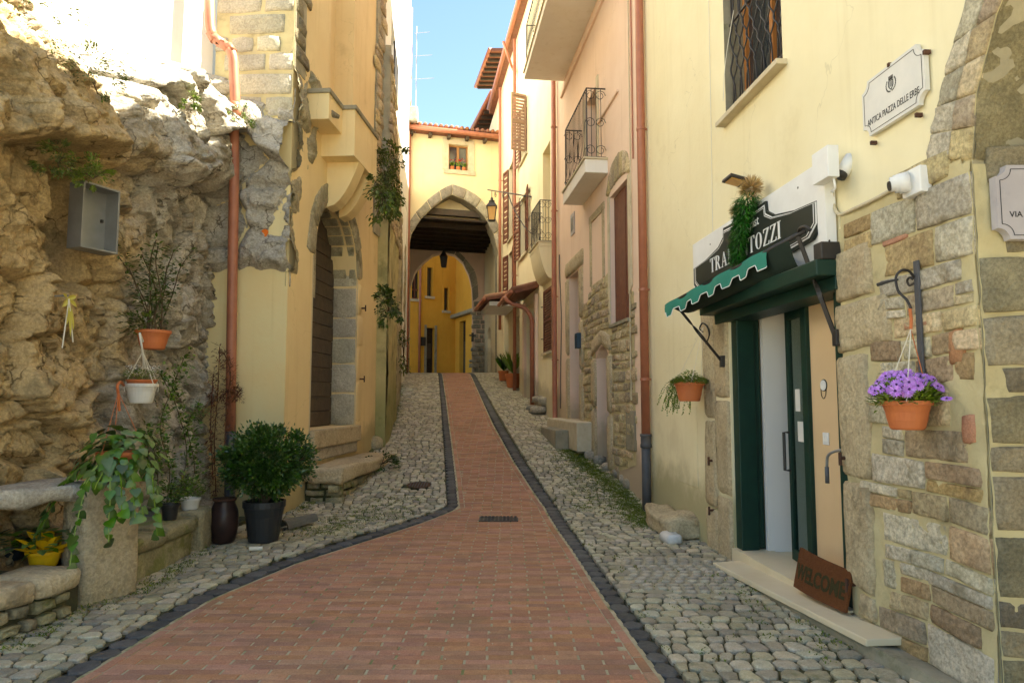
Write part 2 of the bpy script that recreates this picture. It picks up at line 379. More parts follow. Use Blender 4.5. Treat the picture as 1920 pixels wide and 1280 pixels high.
M_board = mat('black_sign_board', (.022, .028, .022), None, 5, .5, 0)
M_wpaint = mat('white_paint', (.82, .82, .80), (.74, .73, .70), 3, .5, .02, 10)
M_iron = mat('black_iron', (.018, .016, .015), (.035, .028, .022), 8, .55, .1, 40, spec=.5)
M_rust = mat('rusty_iron', (.06, .03, .02), (.10, .045, .025), 12, .8, .3, 60)
M_gmetal = mat('grey_metal', (.28, .28, .27), (.22, .22, .21), 5, .45, .02, 20, metal=.4)
M_terra = mat('terracotta_pot', (.56, .17, .055), (.48, .14, .05), 6, .6, .04, 30)
M_wpot = mat('white_pot', (.72, .70, .64), (.62, .60, .53), 6, .5, .02, 30)
M_bpot = mat('black_pot', (.018, .02, .022), (.028, .03, .032), 5, .45, .03, 30, spec=.5)
M_leaf = mat('dark_leaf', (.045, .09, .013), (.085, .135, .018), 9, .45, 0, rand=.45, spec=.4)
M_leafl = mat('light_leaf', (.12, .19, .025), (.19, .26, .04), 9, .5, 0, rand=.4)
M_leafd = mat('glossy_leaf', (.035, .085, .013), (.065, .125, .018), 9, .3, 0, rand=.4, spec=.6)
M_ivy = mat('wall_plant_leaf', (.075, .11, .022), (.13, .16, .035), 9, .6, 0, rand=.45)
M_dry = mat('dry_brown_stems', (.20, .085, .04), (.12, .055, .03), 9, .8, 0, rand=.4)
M_twig = mat('twig', (.10, .07, .04), None, 5, .9, 0)
M_purple = mat('purple_petal', (.42, .16, .60), (.52, .26, .68), 20, .6, 0, rand=.25)
M_pcen = mat('flower_centre', (.06, .02, .12), None, 5, .8, 0)
M_wflow = mat('white_petal', (.8, .8, .76), None, 5, .7, 0)
M_yel = mat('yellow_wrap', (.75, .45, .01), (.62, .36, .01), 9, .5, .1, 20)
M_tinsel = mat('green_tinsel', (.030, .14, .022), (.06, .22, .03), 9, .6, 0, rand=.5)
M_straw = mat('straw', (.58, .43, .22), (.50, .35, .16), 9, .8, 0, rand=.35)
M_tile = mat('terracotta_tile', (.36, .15, .08), (.26, .11, .06), 7, .9, .4, 30, rand=.3, dirt=(.16, .14, .10), dsc=4, dth=.55, damt=.5)
M_tileg = mat('grey_old_tile', (.16, .15, .125), (.11, .105, .09), 7, .9, .4, 30)
M_glass = mat('window_glass', (.03, .035, .04), None, 5, .06, 0, spec=.9)
M_lampg = mat('amber_lamp_glass', (.62, .36, .10), (.55, .30, .08), 6, .3, 0)
M_marb = mat('white_marble', (.70, .68, .63), (.60, .59, .56), 6, .4, .03, 10, dirt=(.45, .44, .43), dsc=4, dth=.6, damt=.5)
M_marbg = mat('grey_veined_marble', (.47, .44, .45), (.40, .37, .39), 6, .4, .03, 10, dirt=(.30, .28, .31), dsc=5, dth=.58, damt=.6)
M_black = mat('black_lettering', (.02, .02, .02), None, 5, .6, 0)
M_mat = mat('coir_mat', (.20, .068, .018), (.15, .05, .014), 40, .98, .8, 120)
M_matd = mat('coir_mat_print', (.06, .05, .015), None, 5, .98, .8, 120)
M_peach = mat('peach_wall', (.72, .52, .30), (.68, .48, .27), 2, .85, .05, 14)
M_inner = mat('white_inner_wall', (.80, .77, .72), None, 2, .85, .03, 14)
M_paper = mat('paper', (.80, .79, .74), None, 5, .8, 0)
M_blue = mat('blue_box_paint', (.03, .06, .09), None, 5, .5, 0)
M_orpaint = mat('orange_paint_mark', (.75, .17, .02), None, 5, .8, 0)
M_cav = mat('cavity', (.02, .017, .012), None, 5, 1, 0)
M_rope = mat('cream_rope', (.70, .66, .55), None, 5, .9, 0)
M_moss = mat('moss', (.11, .15, .018), (.17, .20, .03), 12, .95, .3, 60, rand=.3)
mg = bpy.data.materials.new('clear_glass'); mg.use_nodes = True; _n = mg.node_tree.nodes; _l = mg.node_tree.links; _n.clear()
_o = _n.new('ShaderNodeOutputMaterial'); _m = _n.new('ShaderNodeMixShader'); _t = _n.new('ShaderNodeBsdfTransparent'); _g = _n.new('ShaderNodeBsdfGlossy')
_t.inputs[0].default_value = (.72, .80, .76, 1); _g.inputs['Roughness'].default_value = .03; _m.inputs[0].default_value = .12
_l.new(_t.outputs[0], _m.inputs[1]); _l.new(_g.outputs[0], _m.inputs[2]); _l.new(_m.outputs[0], _o.inputs[0])
M_clear = mg

def stone_fine(mb, F, poly, w0, w1, amp=.009, seed=0):
    """a near block: more rings so that the face can be uneven and the arris ragged"""
    n0 = len(poly); cx = sum(p[0] for p in poly) / n0; cz = sum(p[1] for p in poly) / n0; pts = []
    for i in range(n0):
        a = poly[i]; b = poly[(i + 1) % n0]; L = math.hypot(b[0] - a[0], b[1] - a[1])
        for k in range(4):
            t = (k + (.0 if k else .07)) / 4; pts.append((a[0] + (b[0] - a[0]) * t, a[1] + (b[1] - a[1]) * t))
    o = Vector((seed * 3.7, seed * 1.3, 0)); n = len(pts); rings = [(1.0, 0), (.985, .62), (.93, .93), (.70, 1.0), (.36, 1.0)]; vs = []
    tu, tz = U(-.03, .03), U(-.03, .03)
    for s_, h in rings:
        for u, z in pts:
            q = Vector((u * 13, z * 13, 0)) + o; j = noise.noise(q) * .012 * (1 if s_ > .9 else .3)
            uu, zz = cx + (u - cx) * (s_ + j * 2), cz + (z - cz) * (s_ + j * 2)
            p = Vector((uu * 9, zz * 9, 3)) + o
            w = w0 + (w1 - w0) * h + (noise.noise(p) * amp * 1.3 + noise.noise(p * 2.7) * amp * .7 + tu * (uu - cx) + tz * (zz - cz)) * (1 if h > .5 else 0)
            vs.append(F.P(uu, zz, w))
    vs.append(F.P(cx, cz, w1)); c = len(vs) - 1; fs = []
    for r in range(len(rings) - 1):
        for i in range(n): j = (i + 1) % n; fs.append((r * n + i, r * n + j, (r + 1) * n + j, (r + 1) * n + i))
    b = (len(rings) - 1) * n; fs += [(b + i, b + (i + 1) % n, c) for i in range(n)]; mb.add(vs, fs)
def mortar_field(F, region, res, base, amp, name, m, parent, sd=0):
    """trowelled mortar with a rough surface that laps over the stone edges"""
    u0 = min(p[0] for p in region); u1 = max(p[0] for p in region); z0 = min(p[1] for p in region); z1 = max(p[1] for p in region)
    nu, nz_ = int((u1 - u0) / res), int((z1 - z0) / res); vs = []; ok = []
    for j in range(nz_ + 1):
        for i in range(nu + 1):
            u = u0 + (u1 - u0) * i / nu; z = z0 + (z1 - z0) * j / nz_; p = Vector((u * 5, z * 5, sd))
            vs.append(F.P(u, z, base + amp * (noise.noise(p) + .6 * noise.noise(p * 2.3) + .5 * noise.noise(p * 5.1)))); ok.append(inpoly((u, z), region))
    k = nu + 1; fs = []
    for j in range(nz_):
        for i in range(nu):
            q = (j * k + i, j * k + i + 1, (j + 1) * k + i + 1, (j + 1) * k + i)
            if sum(ok[a] for a in q) >= 3: fs.append(q)
    return MB().add(vs, fs).build(name, m, parent, smooth=True)
def stones_fine(F, polys, mats, parent, w0, w1, wj=.006, amp=.009, name='stone'):
    for i, q in enumerate(polys):
        mb = MB(); stone_fine(mb, F, q, w0, w1 + U(-wj, wj), amp, i); mb.build(name, random.choice(mats), parent, smooth=True)
# ------------------------------------------------------------------ ground, brick path, borders, cobbles
YS = [2.0 + .25 * i for i in range(137)]
gx = [-400, -60, -20, -10, -6, -5, -4, -3, -2, -1, 0, 1, 2, 3, 4, 6, 10, 20, 60, 400]
gy = [-300, -60, -10, 0] + YS + [40, 60, 120, 500]
gv = [(x, y, softp(y) - .26 - .30 * sst(1, 30, abs(x)) * 0 - .06) for y in gy for x in gx]; W_ = len(gx)
gm = MB(); gm.add(gv, [(j * W_ + i, j * W_ + i + 1, (j + 1) * W_ + i + 1, (j + 1) * W_ + i) for j in range(len(gy) - 1) for i in range(W_ - 1)])
for i, v in enumerate(gm.v):
    if v[0] > 0: gm.v[i] = (v[0], v[1], v[2] - .16)
gm.build('ground', M_ground, kind='structure', org=Vector((0, 0, 0)))
def XLW(y): return lerp_pts([(2, -4.1), (9.5, -3.75), (9.7, -3.3), (14.3, -2.95), (28, -4.35), (36, -5.2)], y)
def XRW(y):
    if y < 10.05: return 2.8 - .08 * y + .08
    if y < 17.4: return 3.16 - .115 * y + .08
    return 3.77 - .15 * y + .08
def sheet(name, fl, fr, dz, m, n=6):
    mb = MB(); vs = []
    for y in YS:
        a, b = fl(y), fr(y)
        for i in range(n + 1):
            x = a + (b - a) * i / n; vs.append((x, y, G(x, y) + dz))
    k = n + 1
    mb.add(vs, [(j * k + i, j * k + i + 1, (j + 1) * k + i + 1, (j + 1) * k + i) for j in range(len(YS) - 1) for i in range(n)])
    return mb.build(name, m, kind='structure', smooth=True, org=Vector((0, 0, 0)))
xli = lambda y: lerp_pts(XL_IN, y); xlo = lambda y: lerp_pts(XL_OUT, y); xri = lambda y: lerp_pts(XR_IN, y); xro = lambda y: lerp_pts(XR_OUT, y)
path = sheet('brick_path', lambda y: xli(y) - .02, lambda y: xri(y) + .02, -.001, M_bed, 8)
border = sheet('dark_stone_border', lambda y: xlo(y) - .01, lambda y: xro(y) + .01, -.03, M_soil, 8)
lpav = sheet('left_cobble_pavement', XLW, lambda y: xlo(y) - .012, -.016, M_soil, 8)
rpav = sheet('right_cobble_pavement', lambda y: xro(y) + .012, XRW, -.016, M_soil, 6)
WO['brick_path'] = WO['dark_stone_border'] = WO['left_cobble_pavement'] = WO['right_cobble_pavement'] = Vector((0, 0, 0))

# bricks share one mesh per length; laid in courses across the lane
def brick_verts(L, B, H=.016, c=.004):
    v = [(-L / 2, -B / 2, -H), (L / 2, -B / 2, -H), (L / 2, B / 2, -H), (-L / 2, B / 2, -H), (-L / 2, -B / 2, -c), (L / 2, -B / 2, -c), (L / 2, B / 2, -c), (-L / 2, B / 2, -c),
         (-L / 2 + c, -B / 2 + c, 0), (L / 2 - c, -B / 2 + c, 0), (L / 2 - c, B / 2 - c, 0), (-L / 2 + c, B / 2 - c, 0)]
    f = [(8, 9, 10, 11)] + [(i, (i + 1) % 4, 4 + (i + 1) % 4, 4 + i) for i in range(4)] + [(4 + i, 4 + (i + 1) % 4, 8 + (i + 1) % 4, 8 + i) for i in range(4)]
    return v, f
PITCHY, BL = .078, .285
bricks = []
row = 0; y = 3.0
while y < 33.5:
    a, b = xli(y) + .080, xri(y) - .080
    x = -4 + (BL / 2 if row % 2 else 0) + U(-.012, .012)
    while x < b:
        l, r = max(a, x), min(b, x + BL)
        if r - l > .05: bricks.append((l, r, y))
        x += BL
    y += PITCHY; row += 1
# header course along both edges
def run_edge(fx, off, step, L, W):
    out = []; y = 3.0
    while y < 33.5:
        y2 = y + .01; dx = (fx(y + .1) - fx(y)) / .1; k = math.hypot(1, dx); cy = y + L / 2 / k
        out.append((fx(cy) + off, cy, math.atan2(1, dx) , L, W)); y += step / k
    return out
edges = run_edge(xli, .045, .25, .24, .066) + run_edge(xri, -.045, .25, .24, .066)
def brick_matrix(x, y, ang, dz=0):
    g = (G(x, y + .05) - G(x, y - .05)) / .1
    return Matrix.Translation((x, y, G(x, y) + .004 + dz)) @ Matrix.Rotation(math.atan(g), 4, 'X') @ Matrix.Rotation(ang, 4, 'Z')
bm_cache = {}
cand = []
for l, r, y in bricks: cand.append(((l + r) / 2, y, U(-.006, .006), round(r - l - .012, 2), PITCHY - .003))
for x, y, a, L, W in edges: cand.append((x, y, a, L - .004, W))
cand.sort(key=lambda c: c[1])
stuff = MB()
n_ind = 0
for c in cand:
    x, y, a, L, B = c; Mx = brick_matrix(x, y, a, U(-.0025, .0025))
    if n_ind < 292 and y > 3.75 and CAM.y < y and abs(x / y) < .74 and y < 20:
        k = (L, B)
        if k not in bm_cache:
            v, f = brick_verts(L, B); me = bpy.data.meshes.new('brick'); me.from_pydata(v, [], f); me.materials.append(M_brick); bm_cache[k] = me
        o = bpy.data.objects.new('brick', bm_cache[k]); COL.objects.link(o); o.parent = path; o.matrix_local = Mx; n_ind += 1
    else:
        v, f = brick_verts(L, B); stuff.add([Mx @ Vector(p) for p in v], f)
o = stuff.build('bricks_further_up', M_brick, path, kind='stuff', org=Vector((0, 0, 0)))

# dark border stones
def cobble(mb, pts, z, top, dome=.0025, jit=.002):
    """pts: outline in x,y (any count); skirt, shoulder, crown"""
    n = len(pts); cx = sum(p[0] for p in pts) / n; cy = sum(p[1] for p in pts) / n
    tx, ty = U(-.03, .03), U(-.03, .03)
    def gz(x, y): return G(x, y) + (x - cx) * tx + (y - cy) * ty
    A = [(x, y, G(x, y) + z) for x, y in pts]
    B = [(cx + (x - cx) * .97, cy + (y - cy) * .97, gz(x, y) + top - .007) for x, y in pts]
    C = [(cx + (x - cx) * .86, cy + (y - cy) * .86, gz(x, y) + top + U(-jit, jit)) for x, y in pts]
    vs = A + B + C + [(cx, cy, G(cx, cy) + top + dome)]
    fs = []
    for i in range(n):
        j = (i + 1) % n; fs += [(i, j, n + j, n + i), (n + i, n + j, 2 * n + j, 2 * n + i), (2 * n + i, 2 * n + j, 3 * n)]
    mb.add(vs, fs)
def rpoly(cx, cy, w, h, ang, n=8, j=.05, sq=4.5):
    out = []
    for i in range(n):
        t = (i + .5) * 2 * math.pi / n; c, s = math.cos(t), math.sin(t)
        r = (abs(c) ** sq + abs(s) ** sq) ** (-1 / sq) * (1 + U(-j, j))
        x, y = c * r * w / 2, s * r * h / 2
        out.append((cx + x * math.cos(ang) - y * math.sin(ang), cy + x * math.sin(ang) + y * math.cos(ang)))
    return out
polys = []
for fi, fo in ((xli, xlo), (xri, xro)):
    y = 3.0
    while y < 33:
        f = lambda t: ((fi(t) + fo(t)) / 2); dx = (f(y + .1) - f(y)) / .1; k = math.hypot(1, dx)
        L = U(.16, .24); cy = y + L / 2 / k; wid = abs(fi(cy) - fo(cy)) / k
        polys.append((f(cy), cy, min(wid, .20) - .012, L - .010, -math.atan(dx))); y += L / k
polys.sort(key=lambda c: c[1]); st = MB()
for i, (x, y, w, h, a) in enumerate(polys):
    q = rpoly(x, y, w, h, a, 8, .03, 6)
    if i < 110 and y > 3.6: mb = MB(); cobble(mb, q, -.03, .004, .002); mb.build('border_stone', M_kerb, border)
    else: cobble(st, q, -.03, .004, .002)
st.build('border_stones_further_up', M_kerb, border, kind='stuff', org=Vector((0, 0, 0)))

# cobbles
patch = [gp(*p) for p in [(1165, 1045), (1330, 1050), (1395, 1100), (1340, 1118), (1180, 1105)]]
patch2 = [(p.x, p.y) for p in patch]
MAN1 = gp(935, 973); MAN2 = gp(785, 910)
def lay(fl, fr, parent, matl, nm, seed, y0=3.0, skip=()):
    """setts in wavering courses: neighbours share their joints, so the gaps stay thin"""
    random.seed(seed); out = []; y = y0; k = 0
    wv = lambda x, j: .030 * math.sin(x * 2.1 + seed + j * .35) + .022 * noise.noise(Vector((x * 6, j * 3.1, seed)))
    while y < 33:
        h = U(.115, .165) if y < 20 else .14
        x = fl(y) - U(0, .1); j0 = U(-.02, .02)
        while x < fr(y) + .1:
            w = U(.095, .165); j1 = U(-.022, .022)
            q = [(x + j0, y + wv(x, k)), (x + w + j1, y + wv(x + w, k)), (x + w - j1, y + h + wv(x + w, k + 1)), (x - j0, y + h + wv(x, k + 1))]
            j0 = j1
            q = [(min(max(a, fl(b) + .003), fr(b) - .003), b) for a, b in q]
            cx = sum(p[0] for p in q) / 4; cy = sum(p[1] for p in q) / 4; wd = min(q[1][0] - q[0][0], q[2][0] - q[3][0])
            if wd > .03 and not any(inpoly((cx, cy), s) for s in skip): out.append((cx, cy, q))
            x += w
        y += h; k += 1
    def outline(q, cx, cy):
        pts = []; g = U(.0045, .009); c = U(.16, .27)
        for i in range(4):
            p, pr, nx = q[i], q[i - 1], q[(i + 1) % 4]
            for o in (pr, nx):
                a, b = p[0] + (o[0] - p[0]) * c, p[1] + (o[1] - p[1]) * c; L = math.hypot(a - cx, b - cy) + 1e-6
                pts.append((a + (cx - a) * g / L + U(-.002, .002), b + (cy - b) * g / L + U(-.002, .002)))
        return pts
    out.sort(key=lambda c: c[1]); st = MB(); n = 0
    for x, yy, q4 in out:
        far = yy > 17
        q = outline(q4, x, yy)
        vis = yy > 3.7 and abs(x / yy) < .74
        t = U(.002, .011)
        if vis and n < 292:
            mb = MB(); cobble(mb, q, -.03, t); mb.build('cobblestone', matl, parent); n += 1
        else: cobble(st, q, -.03, t)
    st.build('cobblestones_further_up', matl, parent, kind='stuff', org=Vector((0, 0, 0)))
mh2 = [(MAN2.x + .24 * math.cos(t), MAN2.y + .24 * math.sin(t)) for t in [i * .5236 for i in range(12)]]
lay(XLW, lambda y: xlo(y) - .0, lpav, M_cob, 'l', 11, skip=[mh2])
lay(lambda y: xro(y) + .0, XRW, rpav, M_cob, 'r', 12, skip=[patch2])
# mortared patch of small pale setts
random.seed(3)
pcx = sum(p[0] for p in patch2) / 5; pcy = sum(p[1] for p in patch2) / 5; patch3 = [(pcx + (x - pcx) * 1.12, pcy + (y - pcy) * 1.12) for x, y in patch2]
mb = MB(); mb.add([(x, y, G(x, y) + .004) for x, y in patch3], [tuple(range(len(patch2)))[::-1]])
pt = mb.build('mortared_patch', M_mortg, rpav, kind=None)
xs = [p[0] for p in patch2]; ys = [p[1] for p in patch2]; yy = min(ys)
while yy < max(ys):
    xx = min(xs) + U(0, .08)
    while xx < max(xs):
        if inpoly((xx, yy), patch2):
            mb = MB(); cobble(mb, rpoly(xx, yy, .085, .075, U(-.2, .2), 8, .1), -.01, .020); mb.build('sett', M_cobs, pt, smooth=True)
        xx += .115
    yy += .11
# manhole covers
th = thing('manhole_cover', 'dark rectangular iron cover set flush in the red brick path', 'manhole cover', (MAN1.x, MAN1.y, G(MAN1.x, MAN1.y)))
mb = MB(); mb.wbox(MAN1.x - .26, MAN1.x + .26, MAN1.y - .17, MAN1.y + .17, -.0 + G(MAN1.x, MAN1.y) - .01, G(MAN1.x, MAN1.y) + .010); mb.build('frame', M_iron, th)
mb = MB()
for i in range(10):
    for j in range(6):
        x = MAN1.x - .225 + i * .05; y = MAN1.y - .125 + j * .05; mb.wbox(x - .016, x + .016, y - .016, y + .016, G(x, y) + .005, G(x, y) + .018)
mb.build('tread', M_iron, th)
z2 = G(MAN2.x, MAN2.y)
th = thing('drain_cover', 'small round iron drain cover among the left hand cobbles', 'drain cover', (MAN2.x, MAN2.y, z2))
mb = MB(); n = 24
mb.add([(MAN2.x + .2 * math.cos(i * math.pi / 12), MAN2.y + .2 * math.sin(i * math.pi / 12), G(0, MAN2.y + .2 * math.sin(i * math.pi / 12)) + .012) for i in range(24)], [tuple(range(24))]); mb.build('lid', M_rust, th)
mb = MB()
for k in range(-3, 4):
    x = MAN2.x + k * .045; L = math.sqrt(.17 ** 2 - (k * .045) ** 2)
    mb.add([(x - .008, MAN2.y - L, G(0, MAN2.y - L) + .019), (x + .008, MAN2.y - L, G(0, MAN2.y - L) + .019), (x + .008, MAN2.y + L, G(0, MAN2.y + L) + .019), (x - .008, MAN2.y + L, G(0, MAN2.y + L) + .019)], [(0, 1, 2, 3)])
mb.build('rib', M_iron, th)
# moss and little weeds in the joints
random.seed(21)
mb = MB()
def tuft(mb, x, y, n=8, h=.03):
    z = G(x, y)
    for _ in range(n):
        a = U(0, 6.28); p = Vector((x + U(-.05, .05), y + U(-.06, .06), z + .006))
        mb.leaf(p, Vector((math.cos(a) * .8, math.sin(a) * .8, U(.3, 1.1))), Vector((0, 0, 1)), U(.4, 1) * h, h * .35)
spots = []
def along(pts, k, sp):
    g = [gp(*p) for p in pts]
    for a, b in zip(g, g[1:]):
        n = int((b - a).length * k)
        for _ in range(n):
            t = R(); q = a.lerp(b, t); spots.append((q.x + random.gauss(0, sp), q.y + random.gauss(0, sp * 1.5)))
along([(1215, 985), (1170, 930), (1110, 880), (1060, 840), (1030, 805)], 420, .12)
along([(1130, 960), (1100, 900), (1060, 850)], 130, .22)
along([(560, 960), (640, 900), (700, 845), (735, 790), (750, 720)], 90, .08)
along([(600, 1000), (700, 950), (800, 925)], 80, .2)
along([(560, 1000), (640, 985), (760, 960)], 60, .12)
along([(1100, 1000), (1150, 1060), (1250, 1160), (1400, 1260)], 16, .3)
along([(30, 1215), (140, 1150), (270, 1110), (390, 1030)], 40, .05)
along([(1330, 1080), (1450, 1150), (1600, 1230)], 25, .12)
for x, y in spots:
    if x < XRW(y) - .08 and x > XLW(y) and (x > xro(y) + .03 or x < xlo(y) - .03): tuft(mb, x, y, 9, U(.016, .034))
tag(mb.build('moss', M_moss), 'low green moss growing in the joints between the cobbles', 'moss', kind='stuff')

# unseen pale paving of the square behind, added to bounce sunlight into the lane
mb = MB(); mb.wbox(-14, 14, -30, 1.9, -.2, -.01); mb.build('bounce_paving', M_cobs, kind='structure')
# ------------------------------------------------------------------ RIGHT: yellow shop house (frame R0)
def house(name, label, F, u, group=None, cat='house', z=None):
    p = F.P(u, 0); return thing(name, label, cat, (p.x, p.y, G(p.x, p.y) if z is None else z), group)
def pipe(F, parent, pts, r, m, name='drainpipe', clips=(), n=12, uz=True, sm=2):
    """pts: (u,z,w)"""
    P = [F.P(u, z, w) for u, z, w in pts]
    if sm > 1 and len(P) > 2: 
        Q = []
        for i, p in enumerate(P):
            if 0 < i < len(P) - 1:
                a = (P[i - 1] - p); b = (P[i + 1] - p); k = min(a.length, b.length, r * 2.6) * .9
                for t in (0, .25, .5, .75, 1):
                    q0 = p + a.normalized() * k; q1 = p + b.normalized() * k
                    Q.append(q0 * (1 - t) ** 2 + p * 2 * t * (1 - t) + q1 * t * t)
            else: Q.append(p)
        P = Q
    o = MB().tube(P, r, n).build(name, m, parent, smooth=True)
    for (u, z, w) in clips:
        mb = MB(); c = F.P(u, z, w); mb.lathe((c.x, c.y, c.z - .018), [(r + .002, 0), (r + .009, 0), (r + .009, .036), (r + .002, .036)], 12); mb.box(F, u - .012, u + .012, z - .012, z + .012, -.0, w)
        mb.build('pipe_clip', m, o)
    return o
def rect_loop(a): u0, u1, z0, z1 = a; return [(u0, z0), (u1, z0), (u1, z1), (u0, z1)]
CU = 3.69
shop = house('shop_house', 'cream yellow plastered house with the green shop door and rubble stone corner', R0, 6)
hs_door = (5.03, 7.12, -.04, 2.56); hs_win = (5.78, 7.05, 4.50, 6.3)
arc_in = [(CU, 2.90), (3.63, 3.25), (3.46, 3.60), (3.14, 3.98), (2.6, 4.28), (1.9, 4.4), (1.2, 4.2), (.75, 3.7), (.6, 2.9)]
arc_out = [(4.03, 3.02), (3.93, 3.30), (3.77, 3.60), (3.50, 3.98), (2.9, 4.42), (1.9, 4.72), (1.0, 4.5), (.45, 3.9), (.25, 2.9)]
outer = [(CU, -.3)] + arc_in + [(.6, -.3), (-1.0, -.3), (-1.0, 11.8), (10.1, 11.8), (10.1, -.3)]
mb = MB(); mb.wall(R0, outer, [(rect_loop(hs_win), .28), (rect_loop(hs_door), .32)]); mb.build('wall', M_yellow, shop)
mb = MB(); n = len(arc_in)   # passage side and underside of the arch
mb.add([R0.P(u, z, -.0) for u, z in [(CU, -.3)] + arc_in] + [R0.P(u, z, -4.5) + R0.d * .35 for u, z in [(CU, -.3)] + arc_in], [(i, i + 1, n + 2 + i, n + 1 + i) for i in range(n)])
mb.build('arch_underside', M_mortg, shop, smooth=True)
mb = MB(); mb.box(R0, 7.9, 10.1, -.3, 11.8, -6, -.45); mb.box(R0, 3.9, 7.9, 3.0, 4.3, -6, -2.4); mb.box(R0, -1.0, 7.9, 6.5, 11.8, -6, -.45); mb.box(R0, -1.0, .4, -.3, 6.5, -6, -.45); mb.box(R0, 3.95, 10.1, 4.5, 6.5, -6, -1.2); mb.build('house_body', M_yellow, shop)
MB().box(R0, -1.0, 10.1, 11.8, 12.0, -6.2, .5).build('roof', M_tile, shop)  # unseen house body and roof, added to block sun; height sets shadow line
# rubble corner: mortar bed, then stones
def pz(*p): return R0.px(*p)
reg = [(CU, -.25), (CU, 2.9)] + [(4.03, 3.02)] + [pz(1690, 352), pz(1580, 405), (5.03, 2.72), (5.03, -.2)]
mortar_field(R0, reg, .03, .014, .013, 'mortar_bed', M_mort, shop); MB().wall(R0, reg, w=.002).build('mortar_back', M_mort, shop)
random.seed(5)
piers = [[(4.60, 2.32), (5.04, 2.30), (5.04, 2.66), (4.62, 2.68)], [(4.42, 1.98), (5.05, 1.93), (5.04, 2.28), (4.44, 2.30)], [(4.70, 1.06), (5.05, 1.05), (5.05, 1.91), (4.70, 1.93)],
         [(4.72, .30), (5.04, .32), (5.05, 1.03), (4.72, 1.04)], [(4.66, -.12), (5.03, -.12), (5.03, .12), (4.66, .13)], [(4.72, .14), (4.90, .14), (4.88, .29), (4.72, .29)]]
for q in piers:
    mb = MB(); stone_fine(mb, R0, q, -.02, .046, .010, len(WO)); mb.build('pier_stone', M_pier, shop, smooth=True)
rz = [(CU + .0, -.25), (CU + .0, 2.88), (4.02, 3.0), pz(1690, 362), pz(1590, 412), (5.0, 2.68), (4.62, 2.68), (4.43, 2.28), (4.43, 1.95), (4.68, 1.93), (4.68, 0.14), (4.66, -.2)]
qs = rubble(rz, .08, .25, .14, .50, .002, .05, 4, .14)
qs = [[(max(u, CU + .004), z) for u, z in q] for q in qs]
stones_fine(R0, qs, [M_stone, M_stone, M_stonew, M_stoneb], shop, -.005, .030, .008, .010)
for i in range(5):   # brick slips caught in the rubble
    u, z = [(4.35, 2.62), (4.18, 2.06), (3.86, 1.9), (3.80, 1.45), (4.38, 1.60)][i]; L, h = [(.26, .035), (.24, .05), (.10, .20), (.09, .16), (.12, .06)][i]
    mb = MB(); stone(mb, R0, [(u - L / 2, z - h / 2), (u + L / 2, z - h / 2 - .01), (u + L / 2, z + h / 2 - .01), (u - L / 2, z + h / 2)], .0, .030, .003, .9); mb.build('red_brick', M_brick, shop, smooth=True)
MB().prism(R0, [(CU + .002, 2.9)] + arc_out[:6] + arc_in[5:0:-1], .0, .006).build('arch_mortar', M_mort, shop)
def dens(p): return [q for a, b in zip(p, p[1:]) for q in (a, ((a[0] + b[0]) / 2, (a[1] + b[1]) / 2))] + [p[-1]]
ai, ao = dens(arc_in[:6]), dens(arc_out[:6]); am = [(a[0] * .55 + b[0] * .45, a[1] * .55 + b[1] * .45) for a, b in zip(ai, ao)]
voussoirs(R0, ai, am, M_stone, shop, -.01, .016, fine=True); voussoirs(R0, am[::1], ao, M_stonew, shop, -.01, .014, fine=True)
# side of the passage, facing the camera
RJ = Frame((R0.P(CU, 0).x, R0.P(CU, 0).y), (R0.P(CU, 0).x + 3, R0.P(CU, 0).y - .05), -1)
if RJ.n.y > 0: RJ.n = -RJ.n
random.seed(6)
mortar_field(RJ, [(-.001, -.25), (2.2, -.25), (2.2, 2.92), (-.001, 2.92)], .04, .006, .012, 'mortar_bed', M_mort, shop, 5)
stones_fine(RJ, [[(max(.002, u), z) for u, z in q] for q in rubble([(.0, -.25), (2.2, -.25), (2.2, 2.9), (.0, 2.9)], .14, .34, .25, .6, .006, .03, 9, .10)], [M_stoned], shop, -.02, .026)  # darker stone variant, the shade of this turned face put into its colour
# rough stucco over the springing: lumpy heightfield
mb = MB(); vs = []; nu, nz_ = 26, 26
for j in range(nz_ + 1):
    for i in range(nu + 1):
        t = j / nz_ * (len(arc_in) - 5); k = min(int(t), len(arc_in) - 6); f = t - k
        u = arc_in[k][0] * (1 - f) + arc_in[k + 1][0] * f; z = arc_in[k][1] * (1 - f) + arc_in[k + 1][1] * f; d = i / nu * 1.4
        p = R0.P(u, z, -d + .0) + R0.d * d * .08; b = (noise.noise(p * 7) * .030 + noise.noise(p * 19) * .018) - .012
        vs.append(p + R0.d * b - Vector((0, 0, 1)) * b * (.2 if u > 3.5 else 1))
W2 = nu + 1
mb.add(vs, [(j * W2 + i, j * W2 + i + 1, (j + 1) * W2 + i + 1, (j + 1) * W2 + i) for j in range(nz_) for i in range(nu)])
mb.build('rough_stucco', M_stoned, shop, smooth=True)
